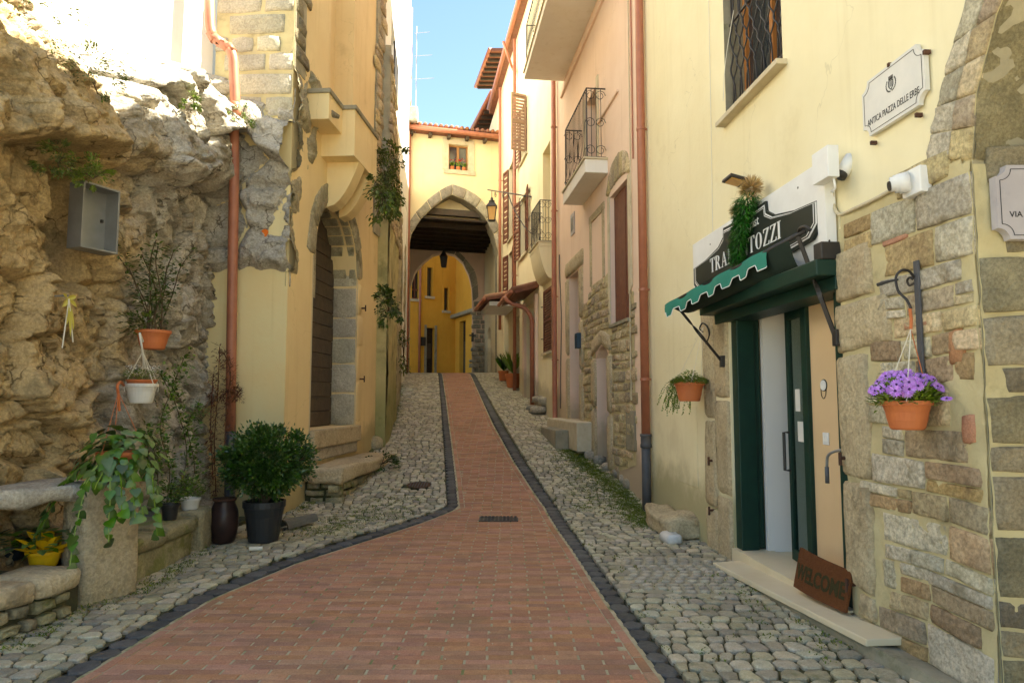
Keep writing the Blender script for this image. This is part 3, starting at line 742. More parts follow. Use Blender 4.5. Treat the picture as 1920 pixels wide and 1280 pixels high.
# left door jamb
jl = [[(7.14, 1.62), (7.36, 1.62), (7.36, 2.62), (7.14, 2.62)], [(7.37, 1.50), (7.66, 1.48), (7.66, 2.60), (7.37, 2.6)], [(7.14, .55), (7.64, .55), (7.66, 1.47), (7.14, 1.60)], [(7.14, -.06), (7.62, -.04), (7.64, .53), (7.14, .53)]]
jl = [[(7.14, 1.62), (7.50, 1.62), (7.50, 2.60), (7.14, 2.60)], [(7.515, 1.40), (7.86, 1.40), (7.86, 2.60), (7.515, 2.60)], [(7.14, .62), (7.50, .62), (7.50, 1.60), (7.14, 1.60)], [(7.515, .45), (7.86, .45), (7.84, 1.38), (7.515, 1.38)], [(7.14, -.08), (7.50, -.08), (7.50, .60), (7.14, .60)], [(7.515, -.08), (7.84, -.08), (7.84, .43), (7.515, .43)]]
for q in jl:
    mb = MB(); stone_fine(mb, R0, q, -.02, .03, .008, len(WO)); mb.build('pier_stone', M_pier, shop, smooth=True)
for u, z in ((7.60, .95), (7.62, .42), (5.0, 1.19), (4.98, .32)):   # old iron pintles in the jambs
    mb = MB(); mb.tube([R0.P(u, z, .0), R0.P(u, z, .07)], .014, 6); mb.tube([R0.P(u, z - .05, .07), R0.P(u, z + .04, .07)], .012, 6); mb.build('iron_pintle', M_rust, shop)
# window with grille
u0, u1, z0, z1 = hs_win
MB().box(R0, u0 - .08, u1 + .05, z0 - .05, z0, -.1, .10).build('window_sill', M_trim, shop, bev=.006)
MB().box(R0, u1 - .004, u1 + .0, z0, z1, -.27, -.0).build('window_jamb', M_conc, shop)
wf = MB().box(R0, u0, u1, z0, z1, -.27, -.25).build('window_glass', M_glass, shop)
mb = MB()
for a in (u0, (u0 + u1) / 2 - .03, u1 - .06): mb.box(R0, a, a + .06, z0, z1, -.25, -.21)
mb.box(R0, u0, u1, z0, z0 + .07, -.249, -.209); mb.build('window_frame', mat('orange_wood', (.50, .20, .05), (.42, .16, .04), 5, .5, .1), wf)
gr = MB().box(R0, u0 + .02, u1 - .02, z0 + .12, z0 + .14, -.07, -.05).build('window_grille', M_iron, shop)
MB().box(R0, u0 + .02, u1 - .02, z0 + 1.02, z0 + 1.04, -.07, -.05).build('rail', M_iron, gr)
nb = 15
for i in range(nb):
    u = u0 + .05 + (u1 - u0 - .1) * i / (nb - 1)
    pts = [R0.P(u, z0 + .01, -.06)]
    if 1:
        s = 1 if i % 2 else -1
        for k in range(25):
            t = k / 24; zz = z0 + .34 + t * .66
            pts.append(R0.P(u + s * .046 * math.sin(t * math.pi * 4) * (1 if i not in (0, nb - 1) else .4), zz, -.06 + .012 * s * math.cos(t * math.pi * 4)))
    pts.append(R0.P(u, z1 - .05, -.06)); MB().tube(pts, .0085, 5).build('bar', M_iron, gr, smooth=True)
# drainpipe between yellow and pink house
ud = 10.02
pipe(R0, shop, [(ud, .95, .09), (ud, 11.8, .09)], .062, M_pipe, clips=[(ud, z, .09) for z in (1.9, 3.2, 5.6, 8.2)])
dp = pipe(R0, shop, [(ud, .0, .09), (ud, 1.0, .09)], .066, M_pipeg, 'iron_pipe_foot')
c = R0.P(ud, .92, .09); MB().lathe(c, [(.066, 0), (.082, .01), (.082, .05), (.075, .07), (.075, .16), (.085, .17), (.085, .20), (.064, .2)], 14).build('collar', M_pipeg, dp, smooth=True)
# access hatch and thin wall cables
hx = R0.rect(1273, 760, 1310, 915); MB().box(R0, hx[0], hx[1], hx[2], hx[3], 0, .008).build('wall_hatch', M_yellow, shop, bev=.004)
MB().tube([R0.P(7.42, 6.4, .01), R0.P(7.45, 4.6, .008), R0.P(7.48, 3.2, .01), R0.P(7.48, 2.6, .012)], .004, 5).build('wall_cable', M_rope, shop)
q = [R0.P(*R0.px(x, y), .012) for x, y in ((1378, 20), (1371, 60), (1362, 120), (1358, 190))]
MB().tube(smooth_curve(q, 3), .004, 5).build('wall_cable', M_rope, shop)
# threshold slab, foundation
S = [(1.94, 6.86, .04), (2.185, 4.42, .13), (2.78, 4.46, .135), (2.50, 6.98, .05)]
mb = MB(); mb.add([(x, y, z) for x, y, z in S] + [(x, y, z - .045) for x, y, z in S], [(0, 1, 2, 3), (7, 6, 5, 4), (0, 4, 5, 1), (1, 5, 6, 2), (2, 6, 7, 3), (3, 7, 4, 0)])
mb.build('threshold_slab', M_slab, shop, bev=.008)
mb = MB(); S2 = [(1.99, 6.6), (2.22, 4.40), (2.45, 3.5), (2.62, 3.45), (2.7, 6.6)]
mb.add([(x, y, -.1) for x, y in S2] + [(x + .01, y, .02 if y > 6 else (.085 if y > 4.2 else .05)) for x, y in S2], [(5, 6, 7, 8, 9)] + [(i, (i + 1) % 5, 5 + (i + 1) % 5, 5 + i) for i in range(5)])
mb.build('concrete_footing', M_conc, shop)
MB().box(R0, 5.03, 7.12, -.1, .128, -.33, .03).build('sill_floor', M_slab, shop)
# shop door recess
sf = MB().box(R0, 6.98, 7.12, .128, 2.56, -.20, -.02).build('shop_door_frame', M_greend, shop, bev=.008)
lfm = MB().box(R0, 7.03, 7.10, .14, 2.5, -.275, -.205).build('folded_shutter_leaf', M_greend, shop, bev=.006)
for za, zb in ((.2, .8), (.9, 1.5), (1.6, 2.3)): MB().box(R0, 7.02, 7.035, za, zb, -.26, -.215).build('leaf_panel', M_greend, lfm, bev=.004)
MB().box(R0, 5.03, 5.17, .128, 2.56, -.20, -.02).build('shop_door_post', M_greend, shop, bev=.006)
pl = MB().box(R0, 5.17, 5.95, .128, 2.56, -.30, -.24).build('peach_door_panel', M_peach, shop)
MB().box(R0, 5.95, 6.04, .128, 2.56, -.32, -.20).build('shop_door_post', M_greend, shop, bev=.006)
# glass leaf swung inward
DL = Frame((R0.P(6.045, 0, -.26).x, R0.P(6.045, 0, -.26).y), (R0.P(6.56, 0, -.34).x, R0.P(6.56, 0, -.34).y), 1)
if DL.n.dot(R0.n) < 0: DL.n = -DL.n
W = DL.L
lf = MB().box(DL, 0, W, .14, .24, -.02, .02).build('glass_door', M_greend, shop)
for a in ((0, .07, .24, 2.45), (W - .07, W, .24, 2.45), (.07, W - .07, 2.35, 2.45)): MB().box(DL, *a, -.02, .02).build('door_rail', M_greend, lf)
MB().box(DL, .07, W - .07, .24, 2.35, -.004, .004).build('door_pane', M_clear, lf)
for a, b, c, d in ((.20, .32, 1.25, 1.45), (.14, .28, .98, 1.16)): MB().box(DL, a, b, c + .25, d + .25, .006, .009).build('notice', M_paper, lf)
h = MB(); hz = 1.05; h.tube([DL.P(W - .035, hz + .25, .02), DL.P(W - .035, hz + .25, .07), DL.P(W - .035, hz - .1, .07), DL.P(W - .035, hz - .1, .02)], .014, 6); h.build('door_handle', M_iron, lf)
# room behind
mb = MB(); Rm = (4.3, 9.0, .11, 2.75, -2.6, -.33); u0, u1, z0, z1, w0, w1 = Rm
v = [R0.P(u, z, w) for w in (w0, w1) for z in (z0, z1) for u in (u0, u1)]; mb.add(v, [(0, 1, 3, 2), (0, 4, 5, 1), (2, 3, 7, 6), (0, 2, 6, 4), (1, 5, 7, 3)]); mb.build('shop_room', M_inner, shop)
MB().box(R0, 6.96, 7.02, .11, 2.7, -2.6, -.28).build('inner_partition', M_inner, shop)
MB().box(R0, 4.3, 9, .112, .22, -2.6, -2.57).build('skirting', M_peach, shop)
MB().box(R0, 4.32, 8.98, .100, .116, -2.59, -.33).build('shop_floor', M_slab, shop)
# things on the peach panel
cx = R0.px(1544, 722, -.235); c = R0.P(*cx, -.237)
t = thing('wall_ornament', 'small round white sign with a hanging chain on the peach panel', 'ornament', c)
def disc_on(F, u, z, w, r, th_, n=20):
    mb = MB(); lp = [(u + r * math.cos(i * 2 * math.pi / n), z + r * math.sin(i * 2 * math.pi / n)) for i in range(n)]; return mb.prism(F, lp, w, w + th_)
disc_on(R0, cx[0], cx[1], -.24, .050, .006).build('rim', M_iron, t); disc_on(R0, cx[0], cx[1], -.234, .044, .004).build('face', M_wpaint, t)
MB().tube(smooth_curve([R0.P(cx[0] + .042, cx[1] - .03, -.235), R0.P(cx[0] + .03, cx[1] - .085, -.232), R0.P(cx[0], cx[1] - .11, -.232), R0.P(cx[0] - .03, cx[1] - .085, -.232), R0.P(cx[0] - .042, cx[1] - .03, -.235)], 4), .003, 5).build('chain', M_iron, t)
a = R0.px(1549, 822, -.238)
t = thing('light_switch', 'white double switch plate low on the peach panel', 'light switch', R0.P(*a, -.238))
MB().box(R0, a[0] - .045, a[0] + .045, a[1] - .05, a[1] + .05, -.24, -.232).build('plate', M_wpaint, t, bev=.003)
for s in (-.014, .014): MB().box(R0, a[0] + s - .011, a[0] + s + .011, a[1] - .028, a[1] + .028, -.232, -.227).build('rocker', M_paper, t)
a = R0.px(1536, 556, -.238)
t = thing('wall_box', 'flat cream junction box high on the peach panel under the awning', 'junction box', R0.P(*a, -.238))
MB().box(R0, a[0] - .09, a[0] + .09, a[1] - .055, a[1] + .055, -.24, -.215).build('cover', M_peach, t, bev=.004)
MB().box(R0, a[0] - .095, a[0] + .095, a[1] - .06, a[1] - .0551, -.24, -.22).build('base', M_trim, t)
# grey pull handle fixed to the right post
p0 = R0.P(5.08, 0.96, -.02); 
t = thing('grab_handle', 'bent grey metal grab handle beside the right door jamb', 'handle', p0)
a = R0.cross(5.25, 1568, 905); b = R0.cross(5.25, 1568, 868); c2 = R0.cross(5.18, 1583, 845); w = a[0]
MB().tube(smooth_curve([R0.P(5.06, c2[1] + .02, -.01), R0.P(5.14, c2[1] + .0, .03), R0.P(5.21, c2[1] - .04, .045), R0.P(5.23, c2[1] - .12, .045)], 5), .010, 8).build('rod', M_gmetal, t, smooth=True)
MB().tube([R0.P(5.23, c2[1] - .12, .045), R0.P(5.23, c2[1] - .24, .045)], .016, 8).build('grip', M_pipeg, t, smooth=True)
# welcome mat standing against the door post
MT = Frame((R0.P(5.66, 0, .035).x, R0.P(5.66, 0, .035).y), (R0.P(4.96, 0, .02).x, R0.P(4.96, 0, .02).y), 1)
if MT.n.x > 0: MT.n = -MT.n
def mtP(u, z, w): # leaning, slightly curled
    return MT.P(u, z, w + .10 - z * .22 + .02 * math.sin(u * 5))
L = MT.L; t = thing('welcome_mat', 'brown coir welcome mat propped on its edge against the right door post', 'door mat', MT.P(L / 2, .14, .16))
mb = MB(); vs = []
for w in (0, .018):
    for j in range(7):
        for i in range(13): vs.append(mtP(L * i / 12, .135 + .30 * j / 6 * (1 - .08 * i / 12) , w))
f = []
for k in (0, 91):
    for j in range(6):
        for i in range(12): a = k + j * 13 + i; f.append((a, a + 1, a + 14, a + 13))
for i in range(12): f += [(i, i + 1, 92 + i, 91 + i), (78 + i, 79 + i, 170 + i, 169 + i)]
for j in range(6): f += [(j * 13, j * 13 + 13, 104 + j * 13, 91 + j * 13), (12 + j * 13, 25 + j * 13, 116 + j * 13, 103 + j * 13)]
mb.add(vs, f); mb.build('mat', M_mat, t)
def text_mesh(body, size, ext=.002, bold=0, spacing=1.0, align='CENTER'):
    cu = bpy.data.curves.new('lettering', 'FONT'); cu.body = body; cu.size = size; cu.extrude = ext; cu.align_x = align; cu.offset = bold; cu.resolution_u = 3; cu.space_character = spacing
    ob = bpy.data.objects.new('tmp_text', cu); COL.objects.link(ob); dg = bpy.context.evaluated_depsgraph_get()
    me = bpy.data.meshes.new_from_object(ob.evaluated_get(dg)); bpy.data.objects.remove(ob); bpy.data.curves.remove(cu); return me
def text_on(F, u, z, w, body, size, m, parent, name='lettering', flip=-1, sx=1, **k):
    me = text_mesh(body, size, **k); M = Matrix.Identity(4)
    X = F.d * flip * sx; 
    for i, c in enumerate((X, Vector((0, 0, 1)), F.n)):
        for j in range(3): M[j][i] = c[j]
    p = F.P(u, z, w)
    for j in range(3): M[j][3] = p[j]
    me.transform(M); return place(name, me, m, parent)
MSG = 1 if (Vector((0, 0, 1)).cross(MT.n)).dot(MT.d) > 0 else -1
me = text_mesh('WELCOME', .165, .003, bold=.004)
for v in me.vertices:
    u = L / 2 + v.co.x * .80 * MSG; v.co = mtP(u, .215 + v.co.y * .95, .019 + v.co.z)
place('mat_lettering', me, M_matd, t)
# ---- sign
sg_t = pz(1560, 305)[1]; u_a, u_b = pz(1560, 305)[0], pz(1308, 452)[0]
sg = thing('shop_sign', 'white shop sign panel with ornate black board lettered in white above the green door', 'sign', R0.P((u_a + u_b) / 2, 2.62, .05))
MB().box(R0, u_a + .06, u_b, 2.64, 3.40, .02, .06).build('panel', M_wpaint, sg, bev=.003)
MB().box(R0, u_a - .06, u_a + .058, 2.70, 3.36, .018, .10).build('side_post', M_wpaint, sg, bev=.004)
for x, y in ((1330, 458), (1494, 352), (1560, 338), (1563, 452)):
    q = R0.px(x, y, .07); disc_on(R0, q[0], q[1], .058 if x < 1540 else .1, .010, .004, 8).build('screw', M_iron, sg)
def z6(x, y): return R0.px(1280 + x / 3.764, 260 + y / 3.764, .08)
uc = (z6(80, 930)[0] + z6(970, 420)[0]) / 2; uw = abs(z6(80, 930)[0] - z6(970, 420)[0]) / 2
half = [(0, 3.335), (.18, 3.335), (.20, 3.29), (.27, 3.285), (.30, 3.325), (.34, 3.325)]
# right half of the outline as (distance from the centre, height)
prof = [(0, 3.39), (.14, 3.39), (.19, 3.34), (.35, 3.35), (.36, 3.26), (.46, 3.185), (.72, 3.125), (.90, 3.11), (1, 3.10), (1, 2.915), (.91, 2.82), (.7, 2.80), (0, 2.80)]
prof_old = [(0, 3.31), (.10, 3.31), (.22, 3.24), (.36, 3.30), (.38, 3.20), (.46, 3.125), (.62, 3.09), (.80, 3.10), (1.0, 3.165), (1.0, 2.93), (.92, 2.88), (.86, 2.76), (.70, 2.70), (.5, 2.68), (0, 2.68)]
def board(k, w0, w1, m, nm, dz=0):
    cz = 3.06; pts = [(uc - a * uw * (1 - k * .5), cz + (z - cz) * (1 - k * 1.6) + dz) for a, z in prof] + [(uc + a * uw * (1 - k * .5), cz + (z - cz) * (1 - k * 1.6) + dz) for a, z in prof[-2:0:-1]]
    return MB().prism(R0, pts, w0, w1).build(nm, m, sg)
board(0, .062, .085, M_board, 'board'); board(.065, .085, .088, M_wpaint, 'border_line'); board(.095, .088, .090, M_board, 'board_face'); board(.115, .090, .0915, M_wpaint, 'inner_line'); board(.13, .0915, .093, M_board, 'inner_face')
# serif capitals drawn stroke by stroke, unit height
TH, TN, SF = .15, .05, .045
def ltr(ch):
    Q = []
    def st(a, b, t): (x0, y0), (x1, y1) = a, b; Q.append([(x0 - t / 2, y0), (x0 + t / 2, y0), (x1 + t / 2, y1), (x1 - t / 2, y1)])
    def hb(x0, x1, y, t=TN): Q.append([(x0, y), (x1, y), (x1, y + t), (x0, y + t)])
    if ch == 'T': st((.33, 0), (.33, 1), TH); hb(0, .66, .95); hb(.2, .46, 0, SF); Q.append([(0, .95), (0, .78), (.03, .78), (.06, .95)]); Q.append([(.66, .95), (.60, .95), (.63, .78), (.66, .78)]); w = .66
    elif ch == 'I': st((.15, 0), (.15, 1), TH); hb(0, .3, .955, SF); hb(0, .3, 0, SF); w = .3
    elif ch == 'N': st((.12, 0), (.12, 1), TN); st((.62, 0), (.62, 1), TN); Q.append([(.04, 1), (.20, 1), (.66, 0), (.56, 0)]); hb(0, .24, 0, SF); hb(.52, .74, .955, SF); w = .72
    elif ch == 'Z': hb(.03, .58, .95); hb(0, .6, 0); Q.append([(.0, .04), (.15, .04), (.58, .96), (.43, .96)]); Q.append([(.03, .95), (.03, .78), (.06, .78), (.1, .95)]); Q.append([(.60, .05), (.53, .05), (.57, .22), (.60, .22)]); w = .6
    elif ch == 'A': Q.append([(.10, 0), (.15, 0), (.37, 1), (.33, 1)]); Q.append([(.56, 0), (.72, 0), (.40, 1), (.33, 1)]); hb(.2, .56, .32); hb(0, .24, 0, SF); hb(.48, .8, 0, SF); w = .78
    elif ch == 'E': st((.15, 0), (.15, 1), TH); hb(0, .56, .95); hb(.1, .44, .49); hb(0, .58, 0); Q.append([(.56, .95), (.5, .95), (.53, .8), (.56, .8)]); Q.append([(.58, .05), (.52, .05), (.55, .2), (.58, .2)]); w = .6
    elif ch == 'M': st((.12, 0), (.12, 1), TN); st((.78, 0), (.78, 1), TH); Q.append([(.06, 1), (.2, 1), (.47, 0), (.42, 0)]); Q.append([(.42, 0), (.47, 0), (.76, 1), (.7, 1)]); hb(0, .24, 0, SF); hb(.64, .92, 0, SF); w = .94
    elif ch in 'OR':
        cx, rx, ry, cy, a0, a1 = (.36, .34, .5, .5, 0, 360) if ch == 'O' else (.26, .32, .25, .73, -90, 90)
        n = 24 if ch == 'O' else 14
        for i in range(n):
            p, q = [math.radians(a0 + (a1 - a0) * k / n) for k in (i, i + 1)]
            f = lambda t, k: (cx + math.cos(t) * (rx - k * (.14 * abs(math.cos(t)) + .035)), cy + math.sin(t) * (ry - k * .045))
            Q.append([f(p, 0), f(q, 0), f(q, 1), f(p, 1)])
        w = .74
        if ch == 'R': st((.14, 0), (.14, 1), TH); hb(0, .28, 0, SF); hb(0, .28, .955, SF); Q.append([(.28, .5), (.42, .5), (.70, 0), (.54, 0)]); hb(.50, .74, 0, SF)
    return Q, w
def serif_text(F, s, ux, z, w, H, m, parent, cw=.78):
    """ux: u of the first letter's left edge; reads towards smaller u"""
    for ch in s:
        Q, wd = ltr(ch); mb = MB()
        for q in Q: mb.prism(F, [(ux - x * H * cw, z + y * H) for x, y in q], w, w + .004 + U(0, .0006))
        mb.build('sign_letter', m, parent); ux -= (wd + .10) * H * cw
    return ux
tl = z6(205, 940)[0]; tr = z6(712, 690)[0]; Hh = .150
tot = sum((ltr(c)[1] + .10) for c in 'TRAMENTOZZI') * Hh
serif_text(R0, 'TRAMENTOZZI', tl, 2.95, .093, Hh, M_wpaint, sg, (tl - tr) / tot)
text_on(R0, 6.42, 3.175, .0945, 'Hair Stylist', .125, M_wpaint, sg, 'sign_lettering', ext=.002, sx=1.0)
# ---- awning
aw = thing('awning', 'green canvas awning with scalloped white edged valance and twisted iron arms over the shop door', 'awning', R0.P(6.1, 2.5, .1))
MB().box(R0, 4.99, 7.42, 2.50, 2.62, -.03, .20).build('shutter_box', M_greend, aw, bev=.01)
MB().box(R0, 4.99, 7.36, 2.40, 2.498, -.22, .06).build('roller_beam', M_greend, aw, bev=.006)
MB().box(R0, 4.985, 5.10, 2.62, 2.75, -.0, .16).build('end_cap', M_iron, aw, bev=.01)
wl_, zl_ = R0.cross(7.32, 1256, 570); wr_, zr_ = R0.cross(5.30, 1495, 440)
FW = (wl_ + wr_) / 2
def bar(u): t = (u - 5.30) / (7.32 - 5.30); return (wr_ + (wl_ - wr_) * t, zr_ + (zl_ - zr_) * t)
MB().tube([R0.P(u, bar(u)[1], bar(u)[0]) for u in (5.22, 7.40)], .019, 8).build('front_bar', M_iron, aw, smooth=True)
vs = []; nn = 20
for i in range(nn + 1):
    u = 5.62 + (7.36 - 5.62) * i / nn
    for j in range(9):
        t = j / 8; b = bar(u); sag = math.sin(t * math.pi) * .10
        vs.append(R0.P(u if i else 5.30 + .02 * t, 2.64 + (b[1] - 2.64) * t - sag, .12 + (b[0] - .12) * t))
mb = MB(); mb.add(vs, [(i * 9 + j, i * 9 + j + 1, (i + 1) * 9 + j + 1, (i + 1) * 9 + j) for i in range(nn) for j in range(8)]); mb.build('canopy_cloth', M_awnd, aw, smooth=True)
# valance
def scal(t):
    f = (t * 6.5) % 1.0
    return -.135 if .12 < f < .62 else -.075
vp = []; nv = 130
for i in range(nv + 1):
    t = i / nv; u = 7.38 - (7.38 - 5.66) * t; b = bar(u); f = (t * 6.6) % 1.0
    dep = .082 + .058 * sst(.10, .20, f) * (1 - sst(.55, .75, f)); w = b[0] + .02 + .010 * math.sin(t * 23)
    vp.append((u, b[1] + .012, b[1] - dep, w))
mb = MB(); vs = []; fs = []
for i, (u, a, b, w) in enumerate(vp): vs += [R0.P(u, a, w), R0.P(u, (a + b) / 2, w + .008), R0.P(u, b, w + .004)]
for i in range(nv): fs += [(3 * i, 3 * i + 3, 3 * i + 4, 3 * i + 1), (3 * i + 1, 3 * i + 4, 3 * i + 5, 3 * i + 2)]
mb.add(vs, fs); mb.build('valance', M_awn, aw, smooth=True)
MB().tube([R0.P(u, b, w + .005) for u, a, b, w in vp], .0045, 5).build('valance_trim', M_wpaint, aw)
mb = MB(); mb.add([R0.P(7.38, bar(7.38)[1] + .012, bar(7.38)[0] + .02), R0.P(5.66, bar(5.66)[1] + .012, bar(5.66)[0] + .02), R0.P(5.66, bar(5.66)[1] + .03, bar(5.66)[0] - .10), R0.P(7.38, bar(7.38)[1] + .03, bar(7.38)[0] - .10)], [(0, 1, 2, 3)]); mb.build('canopy_front', M_awn, aw)
brk = R0.px(1368, 672, .1); brr = (5.02, 2.06)
for (uu, zz), (ub, wv, zv) in (((7.20, brk[1]), (7.24, bar(7.24)[0], bar(7.24)[1])), (brr, (5.30, bar(5.3)[0], bar(5.3)[1]))):
    A, B = R0.P(uu, zz, .06), R0.P(ub, zv, wv); mb = MB(); d = (B - A); n = 24; x = d.normalized().orthogonal().normalized(); y = d.normalized().cross(x); vs = []
    for i in range(n + 1):
        t = i / n; a = 1.2 + (t > .35) * min(1, (t - .35) / .3) * 3.1 if t > .35 else 1.2; c, s = math.cos(a), math.sin(a)
        for k, (p, q) in enumerate(((1, .35), (-1, .35), (-1, -.35), (1, -.35))): vs.append(A + d * t + (x * (p * c - q * s) + y * (p * s + q * c)) * .017)
    mb.add(vs, [(i * 4 + k, i * 4 + (k + 1) % 4, (i + 1) * 4 + (k + 1) % 4, (i + 1) * 4 + k) for i in range(n) for k in range(4)] + [(3, 2, 1, 0), (n * 4, n * 4 + 1, n * 4 + 2, n * 4 + 3)]); mb.build('awning_arm', M_iron, aw)
    MB().box(R0, uu - .03, uu + .03, zz - .07, zz + .05, -.01, .07).build('arm_bracket', M_iron, aw, bev=.006)
mb = MB(); b = bar(5.24); mb.tube(smooth_curve([R0.P(5.30, b[1], b[0]), R0.P(5.22, b[1] + .02, b[0] + .03), R0.P(5.15, b[1] + .015, b[0] + .02), R0.P(5.12, b[1] - .02, b[0])], 4), .014, 6); mb.build('winding_eye', M_iron, aw, smooth=True)
# ---- floodlight
w, z = R0.cross(6.62, 1378, 338); fl = thing('floodlight', 'flat black square floodlight on an arm above the shop sign', 'floodlight', R0.P(6.62, z, 0))
FL = Frame((R0.P(6.62, 0, 0).x, R0.P(6.62, 0, 0).y), (R0.P(6.62, 0, 1).x, R0.P(6.62, 0, 1).y), 1)
def tbox(cu, cz, cw, su, st, sw, tilt, m, nm, off=0):
    mb = MB(); vs = []; c, s = math.cos(tilt), math.sin(tilt)
    for dw in (-sw, sw):
        for dt in (-st + off, st + off):
            for du in (-su, su): vs.append(R0.P(cu + du, cz + dt * c + dw * s, cw + dw * c - dt * s))
    mb.add(vs, [(0, 1, 3, 2), (4, 6, 7, 5), (0, 4, 5, 1), (2, 3, 7, 6), (0, 2, 6, 4), (1, 5, 7, 3)]); return mb.build(nm, m, fl, bev=.004)
tbox(6.62, z, w, .11, .014, .09, .25, M_iron, 'housing'); tbox(6.62, z - .006, w, .085, .010, .065, .25, M_lampg, 'lens', -.008)
mb = MB(); mb.tube([R0.P(6.62, z, w - .08), R0.P(6.60, z - .02, w - .16), R0.P(6.56, z - .05, .0)], .010, 6); mb.build('arm', M_iron, fl)
# ---- garland
random.seed(31)
gw, gz = .13, 2.75
gc = R0.px(1395, 430, .16)
ga = thing('garland', 'bunch of green tinsel with a pale straw tuft hanging over the left of the sign', 'garland', R0.P(gc[0], 2.8, .1))
ztop = R0.px(1400, 370, .16)[1]; zbot = R0.px(1375, 492, .16)[1]; ut = R0.px(1402, 370, .16)[0]; ub = R0.px(1380, 492, .16)[0]
mb = MB()
for i in range(4200):
    t = R(); r = .125 * (1 - t * .45); a = U(0, 6.28); q = math.sqrt(R()) * r
    p = R0.P(ut + (ub - ut) * t + q * math.cos(a), ztop + (zbot - ztop) * t + .02 * math.sin(a * 3), .16 + q * math.sin(a) * .7)
    d = R0.d * math.cos(a) + R0.n * math.sin(a) * 1.1 + Vector((0, 0, U(-1.4, .2))); mb.leaf(p, d, Vector((0, 0, 1)), U(.04, .08), .009, .1)
mb.build('tinsel', M_tinsel, ga)
mb = MB()
for (x, y, n, rr) in ((1408, 352, 700, .09), (1378, 395, 130, .05)):
    uu, zz = R0.px(x, y, .16)
    for i in range(n):
        d = Vector((U(-1, 1), U(-1, 1), U(-.5, 1))).normalized(); mb.leaf(R0.P(uu, zz, .16) + d * rr * .2, d + Vector((0, 0, -.2)), Vector((.3, .2, 1)), rr * U(.7, 1.3), .007, .1)
mb.build('straw_tuft', M_straw, ga)
# ---- cameras, junction box, conduits
q = R0.px(1556, 330, .12)
t = thing('security_camera', 'white bullet security camera and junction box on top of the sign panel corner', 'security camera', R0.P(4.95, 3.3, .05))
mb = MB(); a = R0.rect(1541, 358, 1570, 305, .12); mb.box(R0, a[0], a[1], 3.17, 3.40, .105, .19); mb.build('junction_box', M_gmetal if False else M_wpaint, t, bev=.006)
w_, z_ = R0.cross(4.86, 1583, 318); MB().tube([R0.P(4.86, z_ + .09, w_ - .06), R0.P(4.86, z_ - .03, w_ + .02)], .048, 12).build('body', M_wpaint, t, smooth=True)
MB().tube([R0.P(4.86, z_ - .03, w_ + .02), R0.P(4.86, z_ - .055, w_ + .037)], .044, 12).build('lens_hood', M_iron, t, smooth=True)
MB().tube(smooth_curve([R0.P(4.90, 3.22, .12), R0.P(4.84, 3.17, .13), R0.P(4.84, 3.10, .12), R0.P(4.93, 3.10, .10)], 4), .009, 6).build('cable', M_wpaint, t, smooth=True)
q = R0.px(1718, 342, .05); uu, zz = q
t = thing('security_camera', 'white dome security camera on a square base beside the stone arch', 'security camera', R0.P(uu, zz, 0))
MB().box(R0, uu - .085, uu + .085, zz - .08, zz + .08, .012, .085).build('base', M_wpaint, t, bev=.006)
for k, (r, l) in enumerate(((.062, .05), (.055, .07), (.045, .09))): MB().tube([R0.P(uu + .015, zz + .01, .085), R0.P(uu + .03 + l * .3, zz, .085 + l)], r, 14).build(('collar', 'ring', 'dome')[k], M_wpaint, t, smooth=True)
MB().tube([R0.P(uu + .06, zz - .005, .165), R0.P(uu + .065, zz - .008, .182)], .030, 12).build('lens', M_iron, t)
cd = thing('conduit', 'thin white cable conduit running from the sign down to the dome camera', 'conduit', R0.P(4.6, 2.9, .03))
pts = [R0.P(*R0.px(x, y, .03), .03) for x, y in ((1562, 362), (1563, 385), (1574, 402), (1600, 392), (1650, 368), (1692, 343))]
MB().tube(smooth_curve(pts, 4), .013, 7).build('tube', M_trim, cd, smooth=True)
# ---- plaques
def plaque(F, box, th_, m, name, label, edgem=None, notch=.07, w=.012):
    u0, u1, z0, z1 = box; k = notch; n = 6
    def corner(cx, cz, a0): return [(cx + k * math.cos(math.radians(a0 - 90 * i / n)), cz + k * math.sin(math.radians(a0 - 90 * i / n))) for i in range(n + 1)]
    def lp(e):
        A, B, C, D = u0 + e, u1 - e, z0 + e, z1 - e
        return corner(A, C, 90) + corner(B, C, 180)[0:] + corner(B, D, 270) + corner(A, D, 360)
    t = thing(name, label, 'plaque', F.P((u0 + u1) / 2, z0, w))
    MB().prism(F, lp(0), w, w + th_).build('slab', m, t)
    l = lp(.022); mb = MB()
    for i in range(len(l)): mb.tube([F.P(*l[i], w + th_ + .0005), F.P(*l[(i + 1) % len(l)], w + th_ + .0005)], .0022, 4)
    mb.build('border_line', M_black, t); return t
a0 = R0.px(1620, 190, .035); a1 = R0.px(1737, 160, .035)
zc0 = R0.px(1635, 262, .035)[1]; zt = R0.px(1718, 95, .035)[1]
pb = (a1[0] - .0, a0[0] + .01, 3.36, 3.74)
pq = plaque(R0, pb, .03, M_marb, 'street_plaque', 'white marble plaque with a crest reading ANTICA PIAZZA DELLE ERBE', notch=.065)
um = (pb[0] + pb[1]) / 2; text_on(R0, um, 3.43, .043, 'ANTICA PIAZZA DELLE ERBE', .062, M_black, pq, ext=.0008, sx=(pb[1] - pb[0] - .08) / .83)
mb = MB(); cz = 3.60   # crest: shield, crown, wreath
sh = [(um - .022, cz + .03), (um + .022, cz + .03), (um + .022, cz - .005), (um, cz - .03), (um - .022, cz - .005)]
for i in range(5): mb.tube([R0.P(*sh[i], .0435), R0.P(*sh[(i + 1) % 5], .0435)], .0025, 4)
for k in range(3): mb.box(R0, um - .012 + k * .010, um - .008 + k * .010, cz - .01, cz + .024, .0425, .0435)
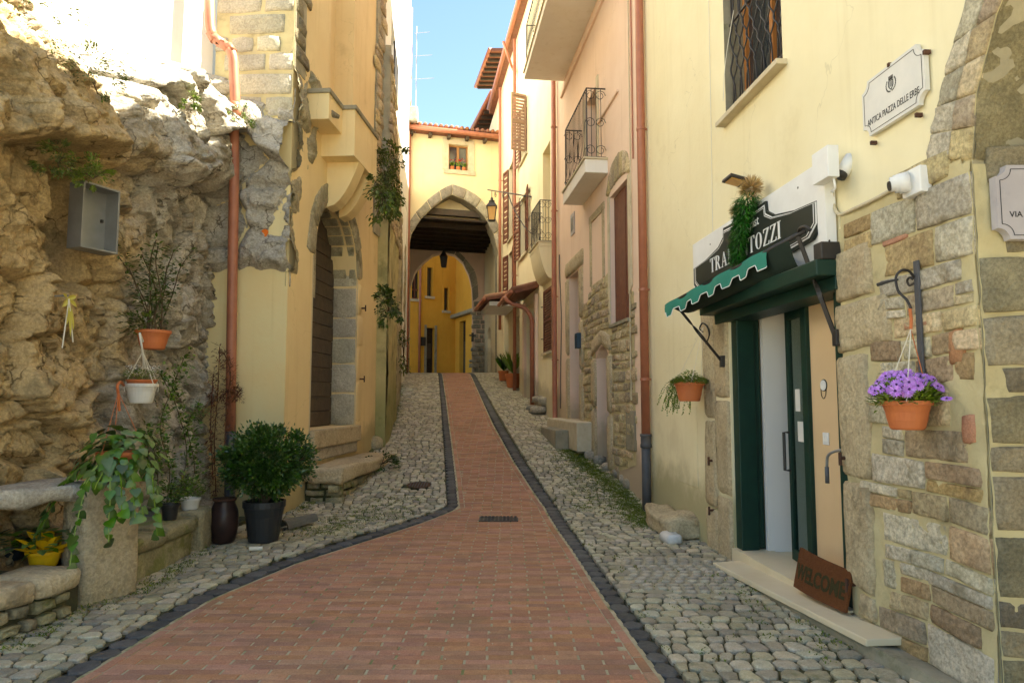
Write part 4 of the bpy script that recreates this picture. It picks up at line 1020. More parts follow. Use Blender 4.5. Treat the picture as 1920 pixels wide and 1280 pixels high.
mb.box(R0, um - .022, um + .022, cz + .036, cz + .046, .0425, .0435)
for k in range(5): mb.box(R0, um - .022 + k * .0095, um - .016 + k * .0095, cz + .046, cz + .062, .0425, .0435)
for s in (-1, 1):
    for k in range(9):
        a = math.radians(-80 + k * 15); x = um + s * .045 * math.cos(a); z = cz + .045 * math.sin(a); mb.add([R0.P(x, z, .0435), R0.P(x + s * .010, z + .004, .0435), R0.P(x + s * .006, z + .013, .0435), R0.P(x - s * .002, z + .010, .0435)], [(0, 1, 2, 3)])
mb.build('crest', M_black, pq)
for x, y in ((1666, 122), (1718, 216), (1634, 268), (1733, 98)):
    q = R0.px(x, y, .045); MB().box(R0, q[0] - .010, q[0] + .010, q[1] - .012, q[1] + .012, .01, .05).build('clip', M_rust, pq)
a = RJ.px(1855, 320, .05); b = RJ.px(1862, 450, .05)
p2 = plaque(RJ, (RJ.px(1864, 380, .05)[0], RJ.px(1864, 380, .05)[0] + .62, RJ.px(1880, 450, .05)[1], RJ.px(1880, 312, .05)[1]), .05, M_marbg, 'street_plaque', 'grey veined marble street plaque at the right edge beginning VIA', notch=.06, w=.02)
q = RJ.px(1893, 407, .07); text_on(RJ, q[0], q[1], .0715, 'VIA', .045, M_black, p2, ext=.0008, flip=1, align='LEFT')
if True:
    for o in [o for o in bpy.data.objects if o.parent == p2 and o.name.startswith('slab')]: pass
# ---- hanging basket bracket on the rubble corner
q0 = R0.px(1722, 495, .03); q1 = R0.px(1722, 690, .03)
hk = thing('wall_bracket', 'scrolled black iron hook bracket on a flat bar fixed to the rubble wall', 'bracket', R0.P(q0[0], q1[1], .03))
MB().box(R0, q0[0] - .022, q0[0] + .022, q1[1] - .06, q0[1] + .02, .035, .05).build('back_plate', M_pipeg, hk, bev=.003)
def RP(x, y, w): return R0.P(*R0.px(x, y, w), w)
MB().tube(smooth_curve([RP(1714, 520, .05), RP(1704, 508, .09), RP(1690, 507, .14), RP(1680, 520, .17), RP(1684, 545, .18), RP(1700, 562, .18), RP(1708, 578, .18)], 5), .008, 7).build('scroll', M_iron, hk, smooth=True)
MB().tube(smooth_curve([RP(1714, 530, .05), RP(1705, 535, .06), RP(1701, 526, .07), RP(1706, 520, .07), RP(1712, 524, .06)], 4), .007, 6).build('curl', M_iron, hk, smooth=True)
MB().tube([RP(1684, 524, .17), RP(1664, 528, .2), RP(1645, 534, .23)], .007, 6, rr=[.006, .009, .011]).build('spike', M_iron, hk)
def pot(c, r0, r1, h, m, parent, rim=.012, name='pot', ridges=True):
    pr = [(r0 * .9, 0), (r0, .01), (r0 + (r1 - r0) * .30, h * .30), (r0 + (r1 - r0) * .34, h * .31), (r0 + (r1 - r0) * .62, h * .62), (r0 + (r1 - r0) * .66, h * .63), (r1, h * .84), (r1 + rim, h * .85), (r1 + rim, h), (r1 - .006, h), (r1 - .012, h * .86), (0.001, h * .85)]
    return MB().lathe(c, pr, 26, cap=True).build(name, m, parent, smooth=False)
random.seed(41)
w_, z_ = .19, 0
c = RP(1702, 805, .20)
fp = thing('flower_basket', 'terracotta hanging pot of purple daisies on the rubble wall', 'flower pot', c)
pot(c, .092, .125, .165, M_terra, fp)
c2 = c + R0.d * .08 - R0.n * .06 + Vector((0, 0, .01)); MB().lathe(c2, [(.07, 0), (.08, .14), (.085, .15)], 16).build('inner_liner', M_blue if False else M_gmetal, fp)
hook = RP(1706, 578, .18)
for a in (0, 2.1, 4.2): MB().tube([hook + Vector((0, 0, -.12)), c + Vector((.135 * math.cos(a), .135 * math.sin(a), .16))], .0028, 5).build('hanger_cord', M_rope if a else M_terra, fp)
MB().tube([hook, hook + Vector((.005, 0, -.06)), hook + Vector((0, 0, -.12))], .009, 6).build('hook', M_terra, fp)
lf = MB()
for i in range(1500):
    d = Vector((U(-1, 1), U(-1, 1), U(-.15, .9))); d.normalize(); k = U(.35, 1); p = c + Vector((d.x * .19 * k, d.y * .15 * k, .17 + d.z * .13 * k))
    lf.leaf(p, d + Vector((U(-.5, .5), U(-.5, .5), U(-.3, .8))), Vector((0, 0, 1)), U(.025, .05), .018)
lf.build('foliage', M_leafl, fp)
def daisy(p, nrm, r, parent, label=None):
    nrm = nrm.normalized(); x = nrm.orthogonal().normalized(); y = nrm.cross(x); mb = MB(); n = 15; a0 = R() * 6
    for i in range(n):
        a = a0 + i * 2 * math.pi / n; d = x * math.cos(a) + y * math.sin(a); sd = nrm.cross(d); w = r * .16
        q = p + d * r * .15
        mb.add([q - sd * w * .5, q + sd * w * .5, p + d * r * .65 + sd * w + nrm * r * .12, p + d * r * U(.92, 1.02) + nrm * r * .08, p + d * r * .65 - sd * w + nrm * r * .12], [(0, 1, 2, 3, 4)])
    o = mb.build('flower', M_purple, parent)
    cc = MB(); cc.add([p + (x * math.cos(i) + y * math.sin(i)) * r * .2 + nrm * .004 for i in [k * math.pi / 4 for k in range(8)]] + [p + nrm * .012], [(i, (i + 1) % 8, 8) for i in range(8)]); cc.build('flower_eye', M_pcen, o)
for i in range(44):
    a = U(0, 6.28); k = math.sqrt(R()); top = Vector((math.cos(a) * .20 * k, math.sin(a) * .17 * k, .32 - .10 * k * k + U(-.02, .02)))
    nrm = Vector((math.cos(a) * k * .9 - .25, math.sin(a) * k * .9 - .55, .55)); daisy(c + top, nrm, U(.028, .040), fp)
for i in range(7):
    top = R0.d * U(-.2, .2) - Vector((0, 0, 0)) + R0.n * U(.08, .15) + Vector((0, -.06, U(.20, .29))); daisy(c + top, Vector((-.5, -1, .25)), U(.032, .040), fp)
p = RP(1775, 748, .1); daisy(p, Vector((-.3, -.4, 1)), .034, fp)
MB().tube([p, c + Vector((.12, -.05, .17))], .002, 4).build('stem', M_leafl, fp)
# ---- hanging pot left of the door
c = RP(1293, 752, .22)
hp = thing('hanging_pot', 'terracotta hanging pot with trailing light green plant left of the shop door', 'flower pot', c)
random.seed(42); pot(c, .115, .155, .21, M_terra, hp)
hk2 = RP(1318, 608, .10)
for a in (0.4, 2.5, 4.6): MB().tube([hk2 + Vector((0, 0, -.03)), c + Vector((.16 * math.cos(a), .16 * math.sin(a), .2))], .0025, 4).build('hanger_cord', M_rope, hp)
lf = MB()
for i in range(1500):
    a = U(0, 6.28); k = math.sqrt(R()); p = c + Vector((.20 * k * math.cos(a), .20 * k * math.sin(a), .19 + U(0, .15) * (1.2 - k))); lf.leaf(p, Vector((math.cos(a), math.sin(a), U(-.2, .8))), Vector((0, 0, 1)), U(.018, .035), .014)
for s in range(34):
    p = c + R0.d * U(-.02, .17) + R0.n * U(-.05, .14) + Vector((0, 0, .22)); d = R0.d * U(.3, 1.2) + R0.n * U(-.3, .4) + Vector((0, 0, U(-.2, .5)))
    for k in range(16):
        p = p + d.normalized() * .027; d = d + Vector((U(-.15, .15), U(-.15, .15), -.17))
        for _ in range(2): lf.leaf(p, d + Vector((U(-1, 1), U(-1, 1), U(-.6, .6))), Vector((0, 0, 1)), U(.018, .034), .013)
lf.build('foliage', M_leafl, hp)
t = thing('wall_bracket', 'small curled iron hook on the stone jamb left of the shop door', 'bracket', hk2)
MB().tube(smooth_curve([RP(1324, 645, .03), RP(1330, 628, .04), RP(1326, 612, .06), RP(1317, 606, .09), RP(1312, 616, .11), RP(1318, 622, .10)], 5), .009, 6).build('curl', M_iron, t, smooth=True)
# ------------------------------------------------------------------ RIGHT: pink house (frame R1) and cream house (frame R2)
def balcony(F, parent, uN, uF, wB, zb, zt, slab_h, rail_h, nside, m_slab, nm='balcony', ends=4, door_gap=False):
    b = MB().box(F, uN, uF, zb, zb + slab_h, .0, wB).build(nm, m_slab, parent, bev=.01)
    MB().box(F, uN - .03, uF + .03, zb + slab_h, zb + slab_h + .035, .0, wB + .03).build('slab_edge', M_trim, b, bev=.006)
    z0, z1 = zb + slab_h + .06, zt; e = .05
    c = [(uN + e, .02), (uN + e, wB - e), (uF - e, wB - e), (uF - e, .02)]
    mb = MB()
    for z in (z0, z1): mb.tube([F.P(u, z, w) for u, w in c], .014 if z == z1 else .010, 6)
    for u, w in c[1:3]: mb.tube([F.P(u, z0 - .05, w), F.P(u, z1, w)], .013, 6)
    mb.build('hand_rail', M_iron, b)
    def bar(u, w): 
        q = .5; MB().tube(smooth_curve([F.P(u, z0, w), F.P(u, z0 + (z1 - z0) * .25, w + .03), F.P(u, z0 + (z1 - z0) * .6, w + .005), F.P(u, z1, w)], 3), .0075, 5).build('baluster', M_iron, b)
    for i in range(1, nside): bar(uN + e + (uF - uN - 2 * e) * i / nside, wB - e)
    for s in (0, 1):   # scrolled ends
        uu = (uN + e, uF - e)[s]; h = (z1 - z0)
        for k in range(1, ends): w = .02 + (wB - e - .02) * k / ends; MB().tube([F.P(uu, z0, w), F.P(uu, z1, w)], .0065, 5).build('baluster', M_iron, b)
        for zc in (z0 + .13, z1 - .13, (z0 + z1) / 2):
            for sg_ in (-1, 1):
                wc = wB * .5 + sg_ * wB * .22; pts = [F.P(uu, zc + (.10 - .05 * k / 10) * math.sin(k * .75), wc + sg_ * (.10 - .05 * k / 10) * math.cos(k * .75)) for k in range(11)]
                MB().tube(pts, .0065, 5).build('scroll', M_iron, b)
    return b
def shutter(F, parent, u0, u1, z0, z1, w, m, nsl=14, th_=.04, split=1, tilt=.5, nm='shutter'):
    for k in range(split):
        a = u0 + (u1 - u0) * k / split + .006; c = u0 + (u1 - u0) * (k + 1) / split - .006; fr = .06
        mb = MB(); mb.box(F, a, a + fr, z0, z1, w, w + th_); mb.box(F, c - fr, c, z0, z1, w, w + th_)
        for z in (z0, (z0 + z1) / 2 - .04, z1 - .08): mb.box(F, a + fr, c - fr, z, z + .08, w, w + th_)
        s = mb.build(nm, m, parent, bev=.003)
        for i in range(nsl):
            z = z0 + .09 + (z1 - z0 - .18) * (i + .2) / nsl; h = (z1 - z0 - .18) / nsl
            sl = MB(); sl.add([F.P(a + fr, z, w + th_ - .002), F.P(c - fr, z, w + th_ - .002), F.P(c - fr, z + h * .9, w + .006), F.P(a + fr, z + h * .9, w + .006)], [(0, 1, 2, 3)]); sl.build('slat', m, s)
pink = house('pink_house', 'pale pink plastered house with brown boarded window, stone doorways and two balconies', R1, 13.5)
B1n = R1.px(1140, 325)[0]; B1w = R1.cross(B1n, 1097, 323)[0]; B1f = R1.px(1056, 385, B1w)[0]; B1z = R1.cross(B1n, 1097, 323)[1]; B1t = R1.cross(B1n, 1096, 163)[1]
B2f = R1.px(1057, 156)[0]; B2w = R1.cross(B2f, 983, 149)[0]; B2z = R1.cross(B2f, 983, 149)[1]; B2n = B2f - 5.4
sh = (11.12, 12.28, 2.92, 5.22); d1 = (14.85, 16.0, 1.18, 4.42); d2 = (12.52, 13.40, .52, 2.52)
bd1 = (13.15, 14.15, B1z + .24, 7.75); 
ash = [(11.12, 2.92), (12.28, 2.92)] + arc_pts(11.12, 12.28, 5.25, .42, 8)[::-1]
ad2 = [(12.52, .3), (13.40, .3)] + arc_pts(12.52, 13.40, 2.40, .20, 6)[::-1]
mb = MB(); mb.wall(R1, [(10.11, -.3), (17.62, .4), (17.62, 16.5), (10.11, 16.5)], [(rect_loop(sh), .16), (rect_loop(d1), .42), (ad2, .38), (rect_loop(bd1), .38), (rect_loop((12.1, 13.2, B2z + .3, B2z + 3)), .38)])
mb.build('wall', M_pink, pink)
MB().box(R1, 10.11, 17.62, -.3, 16.5, -6, -.46).build('house_body', M_pink, pink)
MB().box(R1, 10.11, 17.7, 16.5, 16.7, -6.2, .4).build('roof', M_tile, pink)  # unseen roof and body, raised so their shadow covers the corner house
# exposed stonework low on the facade
reg = [(10.86, .95), (10.86, 3.30), (11.1, 3.36), (11.1, 2.9), (12.35, 2.9), (12.4, 3.9), (12.6, 3.78), (13.9, 3.78), (14.0, 3.55), (14.74, 3.50), (14.75, 1.0), (13.8, .6), (13.75, .35), (12.2, .25), (11.6, .5)]
ex = [(u, z) for u, z in reg]
def outside(q, rs): 
    c = (sum(p[0] for p in q) / 4, sum(p[1] for p in q) / 4); return not any(r[0] < c[0] < r[1] and r[2] < c[1] < r[3] for r in rs)
MB().wall(R1, [(10.86, .6), (12.46, .3), (12.46, 2.6), (12.96, 2.78), (13.46, 2.6), (13.46, .4), (14.75, .7), (14.75, 3.50), (12.4, 3.9), (12.3, 2.9), (11.1, 2.9), (11.1, 3.36), (10.86, 3.3)], w=.006).build('mortar_bed', M_mort, pink)
qs = [q for q in rubble(reg, .10, .24, .16, .42, .015, .04, 22, .18) if outside(q, [(12.25, 13.75, .0, 2.85), (11.0, 12.4, 2.85, 5.4), (14.5, 16.3, 0, 5)])]
stones(R1, qs, M_stone, pink, .0, .022, limit=110, wj=.008)
for q in ([(12.22, .4), (12.50, .35), (12.50, 1.35), (12.22, 1.35)], [(12.22, 1.37), (12.50, 1.37), (12.50, 2.42), (12.22, 2.42)], [(13.42, .45), (13.74, .5), (13.74, 1.45), (13.42, 1.45)], [(13.42, 1.47), (13.74, 1.47), (13.74, 2.42), (13.42, 2.42)], [(12.22, 2.44), (12.96, 2.65), (12.96, 2.92), (12.30, 2.74)], [(12.98, 2.65), (13.74, 2.44), (13.68, 2.74), (12.98, 2.92)],
          [(14.52, 1.0), (14.82, 1.0), (14.82, 2.2), (14.52, 2.2)], [(14.52, 2.22), (14.82, 2.22), (14.82, 3.3), (14.52, 3.3)], [(14.52, 3.32), (14.82, 3.32), (14.82, 4.44), (14.52, 4.44)], [(16.03, 1.0), (16.33, 1.0), (16.33, 2.6), (16.03, 2.6)], [(16.03, 2.62), (16.33, 2.62), (16.33, 4.44), (16.03, 4.44)], [(14.45, 4.46), (16.4, 4.46), (16.4, 4.80), (14.45, 4.80)]):
    mb = MB(); stone(mb, R1, q, -.02, .045, .006, .93, .3); mb.build('door_surround_stone', M_pier, pink, smooth=True)
# small arched doors
dd = MB().box(R1, d2[0], d2[1], .3, 2.7, -.37, -.33).build('door', M_door, pink)
for i in range(4): MB().box(R1, d2[0] + i * .22 + .006, d2[0] + i * .22 + .214, .3, 2.62, -.33, -.31).build('plank', M_door, dd, bev=.004)
MB().box(R1, d2[0] + .10, d2[1] - .1, 1.0, 1.06, -.31, -.295).build('strap_hinge', M_rust, dd)
dd = MB().box(R1, d1[0], d1[1], 1.18, 4.42, -.41, -.37).build('door', M_dwood, pink)
for i in range(2):
    a = d1[0] + .03 + i * .56
    for z0, z1 in ((1.3, 2.0), (2.1, 3.2), (3.45, 4.3)): MB().box(R1, a + .05, a + .50, z0, z1, -.37, -.345).build('door_panel', M_dwood, dd, bev=.01)
MB().box(R1, d1[0], d1[1], 3.28, 3.38, -.37, -.32).build('transom', M_brown, dd)
MB().box(R1, 13.7, 17.2, .6, 1.17, -.02, .34).build('door_step', M_trim, pink, bev=.02)
MB().box(R1, 14.5, 16.4, .4, .99, .34, .62).build('door_step', M_conc, pink, bev=.02)
# blue mailbox beside door
a = R1.px(1080, 640, .1); t = thing('letter_box', 'dark blue metal letter box fixed beside the tall stone framed doorway', 'letter box', R1.P(14.7, a[1], .05))
MB().box(R1, 14.55, 14.80, a[1] - .16, a[1] + .16, .05, .14).build('box', M_blue, t, bev=.01); MB().box(R1, 14.58, 14.77, a[1] + .07, a[1] + .09, .14, .145).build('slot', M_iron, t)
# boarded window with brown panels and a stone arch above
s0 = MB().box(R1, *sh, -.15, -.10).build('boarded_window', M_brown, pink)
for i in range(3):
    a = sh[0] + .02 + i * (1.12 / 3); MB().box(R1, a, a + 1.12 / 3 - .012, sh[2] + .02, sh[3] - .02, -.10, -.07 + .012 * (i % 2)).build('board', M_brown, s0, bev=.004)
MB().box(R1, sh[0] - .02, sh[1] + .02, sh[2] - .06, sh[2], -.12, .05).build('window_sill', M_conc, pink, bev=.006)
io = arc_pts(11.05, 12.35, 5.26, .10, 8); oo = arc_pts(10.92, 12.48, 5.30, .52, 8); voussoirs(R1, io, oo, M_stone, pink, -.0, .03)
for a in ((12.28, 12.42, 2.9, 5.25), (10.98, 11.12, 3.3, 5.25)): MB().box(R1, *a, -.01, .018).build('window_surround', M_trim, pink, bev=.006)
# blocked up window with stone frame
fr = (12.68, 13.84, 3.86, 5.12)
for i, a in enumerate(((fr[0], fr[0] + .13, fr[2], fr[3]), (fr[1] - .13, fr[1], fr[2], fr[3]), (fr[0] - .03, fr[1] + .03, fr[3] + .002, fr[3] + .15), (fr[0] + .13, fr[1] - .13, fr[2] - .10, fr[2]))): MB().box(R1, *a, -.01, .024).build('blocked_window_frame', M_pier, pink, bev=.008)
# meter cupboard and conduit
a = R1.rect(1175, 842, 1190, 770, .02); MB().box(R1, a[0], a[1], a[2], a[3], 0, .03).build('meter_cupboard', M_conc, pink, bev=.006)
MB().tube([R1.P(11.0, 1.6, .03), R1.P(11.0, 3.3, .03), R1.P(10.86, 3.4, .03), R1.P(10.86, 16, .03)], .012, 6).build('wall_conduit', M_trim, pink)
MB().tube([R1.P(10.75, 5.4, .02), R1.P(10.75, 16, .02)], .012, 6).build('wall_conduit', M_pipe, pink)
# pink cornice line under the upper balcony, raised band
MB().box(R1, 10.6, 16.8, B2z - .32, B2z - .20, 0, .05).build('string_course', M_pink, pink, bev=.01)
MB().tube([R1.P(11.6, 6.9, .02), R1.P(13.05, 6.9, .02)], .02, 6).build('wall_conduit', M_pink, pink)
bal1 = balcony(R1, pink, B1n, B1f, B1w, B1z, B1t, .25, 1, 17, M_white)
bal2 = balcony(R1, pink, B2n, B2f, B2w, B2z, B2z + 1.35, .16, 1, 34, M_white)
g = MB().box(R1, bd1[0], bd1[1], bd1[2], bd1[3], -.37, -.34).build('balcony_door', M_glass, pink)
for a in (bd1[0], (bd1[0] + bd1[1]) / 2 - .05, bd1[1] - .1): MB().box(R1, a, a + .1, bd1[2], bd1[3], -.34, -.29).build('door_stile', M_brown, g, bev=.004)
MB().box(R1, bd1[0] - .14, bd1[0] - .002, bd1[2], bd1[3] + .12, -.01, .025).build('door_surround', M_trim, pink); MB().box(R1, bd1[1] + .002, bd1[1] + .14, bd1[2], bd1[3] + .12, -.01, .025).build('door_surround', M_trim, pink)
# house number tile
a = R1.px(1073, 420, .02); t = thing('wall_tile', 'small grey blue ceramic tile on the pink wall near the corner pipe', 'tile', R1.P(a[0], a[1], .01)); MB().box(R1, a[0] - .2, a[0] + .2, a[1] - .24, a[1] + .24, .004, .02).build('face', M_marbg, t); MB().box(R1, a[0] - .14, a[0] + .14, a[1] - .15, a[1] + .15, .02, .026).build('motif', M_gmetal, t)
# corner pipe
ue = 17.45
pipe(R1, pink, [(ue - .7, G(1.2, 16.8) + .0, .22), (ue - .25, 1.02, .14), (ue - .02, 1.25, .10), (ue, 1.6, .10), (ue, 16.4, .10)], .065, M_pipe, clips=[(ue, z, .10) for z in (2.6, 4.2, 6.4, 8.6)])
MB().tube(smooth_curve([R1.P(ue - .35, 5.2, .03), R1.P(ue - .5, 4.6, .05), R1.P(ue - .62, 3.6, .04), R1.P(ue - .5, 2.4, .04), R1.P(ue - .45, 1.4, .04)], 5), .013, 5).build('hanging_cable', M_iron, pink)

# ---- cream house
cream = house('cream_house', 'cream plastered house with small balcony, brown shutters and two porch roofs', R2, 21)
C1n = R2.px(1036, 461)[0]; C1w = R2.cross(C1n, 1010, 461)[0]; C1z = R2.cross(C1n, 1010, 461)[1]; C1f = R2.px(993, 493, C1w)[0]; C1t = R2.cross(C1n, 1010, 374)[1]
cd_ = (18.45, 19.5, C1z + .10, 8.6); cw = (18.35, 19.5, 2.9, 4.62); w1 = (22.1, 23.4, 6.35, 8.35); w2 = (22.1, 23.3, 9.6, 11.5); pd = (20.55, 22.3, 1.3, 4.55); w3 = (25.0, 26.2, 7.6, 10.4); w4 = (25.1, 26.3, 4.9, 7.1); pd2 = (23.7, 25.2, 1.7, 4.5); nic = (31.9, 33.3, 2.7, 5.0); gd = (26.3, 27.5, 2.2, 4.9)
nl = [(31.9, 2.6), (33.3, 2.6)] + arc_pts(31.9, 33.3, 4.5, .5, 8)[::-1]
mb = MB(); mb.wall(R2, [(17.62, .4), (38, 2), (38, 14.6), (17.62, 14.6)], [(rect_loop(cd_), .35), (rect_loop(cw), .1), (rect_loop(w1), .2), (rect_loop(w2), .2), (rect_loop(pd), .45), (rect_loop(w3), .2), (rect_loop(w4), .2), (rect_loop(pd2), .4), (rect_loop(gd), .3), (nl, .3)])
mb.build('wall', M_cream, cream)
MB().box(R2, 17.62, 38, .3, 14.6, -6, -.48).build('house_body', M_cream, cream)
za = R2.px(958, 0, .3); zb_ = R2.px(931, 190, .3)
MB().box(R2, 17.62, 31, 14.6, 14.75, -6.2, .22).build('roof', M_tile, cream)
MB().tube([R2.P(18, 14.62, .30), R2.P(30.5, 14.62, .30)], .085, 10).build('gutter', M_pipe, cream, smooth=True)
balcony(R2, cream, C1n, C1f, C1w, C1z, C1t, .10, 1, 13, M_cream)
cb = MB(); cl = [(0, 0)] + [(C1w * math.sin(t * math.pi / 2) ** .6, 0 - .55 * (1 - math.sin(t * math.pi / 2) ** 1.0) * 1.6) for t in [k / 8 for k in range(9)]]
lp = [(0.0, -.85)] + [(C1w * .98 * (k / 8) ** .7, -.85 + .85 * (k / 8) ** 1.8) for k in range(1, 9)] + [(0, 0)]
a = [R2.P(C1n + .02, C1z + z, w) for w, z in lp]; b = [R2.P(C1f - .02, C1z + z, w) for w, z in lp]; n = len(lp)
cb.add(a + b, [(i, (i + 1) % n, n + (i + 1) % n, n + i) for i in range(n)] + [tuple(range(n)), tuple(range(n, 2 * n))[::-1]]); cb.build('balcony_corbel', M_cream, cream)
def win(F, parent, r, dep=.19, m=M_brown, sh_=True, **k):
    g = MB().box(F, *r, -dep, -dep + .02).build('window', M_glass, parent)
    u0, u1, z0, z1 = r
    for a in (u0, (u0 + u1) / 2 - .03, u1 - .06): MB().box(F, a, a + .06, z0, z1, -dep + .02, -dep + .05).build('frame', m, g)
    for z in (z0, z1 - .06): MB().box(F, u0 + .06, u1 - .06, z, z + .06, -dep + .02, -dep + .048).build('frame', m, g)
    MB().box(F, u0 - .08, u1 + .08, z0 - .07, z0, -.02, .07).build('window_sill', M_trim, parent, bev=.006)
    return g
shutter(R2, cream, *cw, -.03, M_brown, 22, split=1, nm='louvred_shutter'); MB().box(R2, cw[0] - .06, cw[1] + .06, cw[2] - .07, cw[2], -.02, .06).build('window_sill', M_trim, cream)
for z in (3.3, 4.2): MB().tube([R2.P(cw[1] + .02, z, .01), R2.P(cw[1] + .08, z, .05)], .015, 5).build('shutter_hinge', M_iron, cream)
for r in (w1, w2, w3, w4): win(R2, cream, r)
def swung(F, parent, uh, z0, z1, wd, ang, m, nsl, far=1):
    """shutter leaf hinged at uh, opened by ang from the wall"""
    c, s = math.cos(ang), math.sin(ang); p = F.P(uh, 0, .03); q = F.P(uh + far * wd * c, 0, .03 + wd * s); Q = Frame((p.x, p.y), (q.x, q.y), 1)
    shutter(Q, parent, 0, wd, z0, z1, -.02, m, nsl, nm='shutter_leaf')
M_brownl = mat('faded_brown_shutter', (.34, .22, .15), (.28, .17, .11), 6, .7, .1, 30)
swung(R2, cream, w2[0], w2[2], w2[3], .55, 1.25, M_brownl, 16, -1); swung(R2, cream, w2[1], w2[2], w2[3], .6, .15, M_brown, 14, 1)
swung(R2, cream, w1[0], w1[2], w1[3], .6, .10, M_brown, 14, -1); swung(R2, cream, w1[1], w1[2], w1[3], .6, .2, M_brown, 14, 1)
swung(R2, cream, w3[0], w3[2], w3[3], .55, .1, M_brown, 12, -1); swung(R2, cream, w3[1], w3[2], w3[3], .55, .2, M_brown, 12, 1)
swung(R2, cream, w4[0], w4[2], w4[3], .55, .1, M_brown, 12, -1); swung(R2, cream, w4[1], w4[2], w4[3], .55, .2, M_brown, 12, 1)
MB().box(R2, *cd_, -.34, -.30).build('balcony_door', M_cream, cream)
for z0, z1 in ((C1z + .3, 6.6), (6.8, 8.4)): MB().box(R2, cd_[0] + .15, cd_[1] - .15, z0, z1, -.30, -.28).build('door_panel', M_trim, cream)
M_lilac = mat('grey_lilac_door', (.30, .27, .25), (.24, .21, .20), 5, .7, .1, 20)
dd = MB().box(R2, *pd, -.44, -.40).build('door', M_lilac, cream)
for i in range(3):
    a = pd[0] + .08 + i * .55
    for z0, z1 in ((1.6, 2.6), (2.8, 4.3)): MB().box(R2, a, a + .45, z0, z1, -.40, -.38).build('door_panel', M_lilac, dd, bev=.01)
dd = MB().box(R2, *pd2, -.39, -.36).build('door', M_lilac, cream)
for i in range(2): MB().box(R2, pd2[0] + .1 + i * .7, pd2[0] + .7 + i * .7, 1.9, 4.2, -.36, -.34).build('door_panel', M_lilac, dd)
dd = MB().box(R2, *gd, -.29, -.27).build('door', M_greend, cream); MB().box(R2, gd[0] + .1, gd[1] - .1, 2.6, 4.6, -.27, -.25).build('door_panel', M_greend, dd)
MB().wall(R2, nl, w=-.29).build('niche_back', M_conc, cream)
for a in ((20.3, 20.54), (22.31, 22.6)): MB().box(R2, a[0], a[1], 1.2, 4.7, -.02, .09).build('porch_pier', M_pink, cream, bev=.01)
# porch roofs with tiles
def porch(un, uf, zt, w_out, drop, parent, name):
    b = MB(); b.add([R2.P(un, zt, 0), R2.P(uf, zt, 0), R2.P(uf, zt - drop, w_out), R2.P(un, zt - drop, w_out), R2.P(un, zt - .1, 0), R2.P(uf, zt - .1, 0), R2.P(uf, zt - drop - .1, w_out), R2.P(un, zt - drop - .1, w_out)], [(0, 1, 2, 3), (7, 6, 5, 4), (0, 3, 7, 4), (1, 5, 6, 2), (2, 6, 7, 3)])
    o = b.build(name, M_brown, parent); n = int((uf - un) / .22)
    for i in range(n):
        u = un + .11 + i * .22; mb = MB(); mb.tube([R2.P(u, zt + .03, .0), R2.P(u, zt - drop + .02, w_out + .06)], .085, 7, rr=[.075, .09]); mb.build('roof_tile', M_tile, o, smooth=True)
    MB().tube([R2.P(un, zt - drop - .06, w_out + .09), R2.P(uf, zt - drop - .06, w_out + .09)], .06, 8).build('gutter', M_pipe, o, smooth=True)
    return o
zc = R2.cross(20.3, 1006, 524)[1]
PW = R2.cross(20.6, 960, 553)[0]
porch(20.1, 22.9, 4.98, max(.7, min(1.3, PW)), .22, cream, 'porch_roof'); porch(23.4, 26.4, 5.25, 1.15, .22, cream, 'porch_roof')
MB().box(R2, 23.6, 26.2, 4.78, 4.92, .1, 1.05).build('porch_beam', M_wpaint, cream)
# downpipes on cream house
def gz2(u, w): p = R2.P(u, 0, w); return G(p.x, p.y)
Uq = R2.px(995, 740, .5)[0]
pipe(R2, cream, [(20.6, 4.62, .95), (20.5, 4.45, .85), (20.45, 4.3, .35), (20.42, 4.0, .16), (20.42, gz2(20.42, .16), .16)], .062, M_pipe)
for u, z0, z1 in ((24.0, gz2(24, .12), 14.4), (27.9, 4.4, 14.4)): pipe(R2, cream, [(u, z0, .12), (u, z1, .12)], .062, M_pipe, clips=[(u, z, .12) for z in (5.9, 8.2, 10.5)])
pipe(R2, cream, [(24.2, 14.4, .5), (24.3, 13.9, .3), (24.6, 13.6, .1), (24.0, 13.2, .1)], .05, M_pipe)
# stone block by the cream house corner, kerb stones along the right wall
random.seed(51)
def rockpile(pts, m, name, label, cat, rr=(.12, .22), n_each=1, hh=(.10, .2)):
    t = thing(name, label, cat, pts[0])
    for p in pts:
        mb = MB(); bm = bmesh.new(); bmesh.ops.create_icosphere(bm, subdivisions=2, radius=1); s = Vector((U(*rr), U(*rr) * 1.2, U(*hh))); o = Vector((R() * 9, R() * 9, 0))
        for v in bm.verts: k = 1 + .25 * noise.noise(v.co * 1.6 + o) + .10 * noise.noise(v.co * 4 + o); v.co = Vector((max(-.8, min(.8, v.co.x)) * s.x * k, max(-.8, min(.8, v.co.y)) * s.y * k, max(-.7, min(.7, v.co.z)) * s.z * k)) + Vector(p)
        me = bpy.data.meshes.new('stone'); bm.to_mesh(me); bm.free(); place('stone', me, m, t, smooth=True)
    return t
c = gp(1010, 775); rockpile([(c.x, c.y, c.z + .10), (c.x + .2, c.y + .4, c.z + .16), (c.x - .05, c.y + .7, c.z + .1), (c.x + .25, c.y + .1, c.z + .33), (c.x + .1, c.y + .5, c.z + .38)], M_stoneg, 'stone_mounting_block', 'rough grey stone block beside the foot of the copper corner pipe', 'stone block', (.28, .38), hh=(.14, .2))
pts = []
for x, y in ((1085, 853), (1100, 862), (1118, 872), (1135, 884), (1152, 898), (1165, 908), (1176, 918)): p = gp(x, y - 4); pts.append((p.x + .06, p.y, p.z + .05))
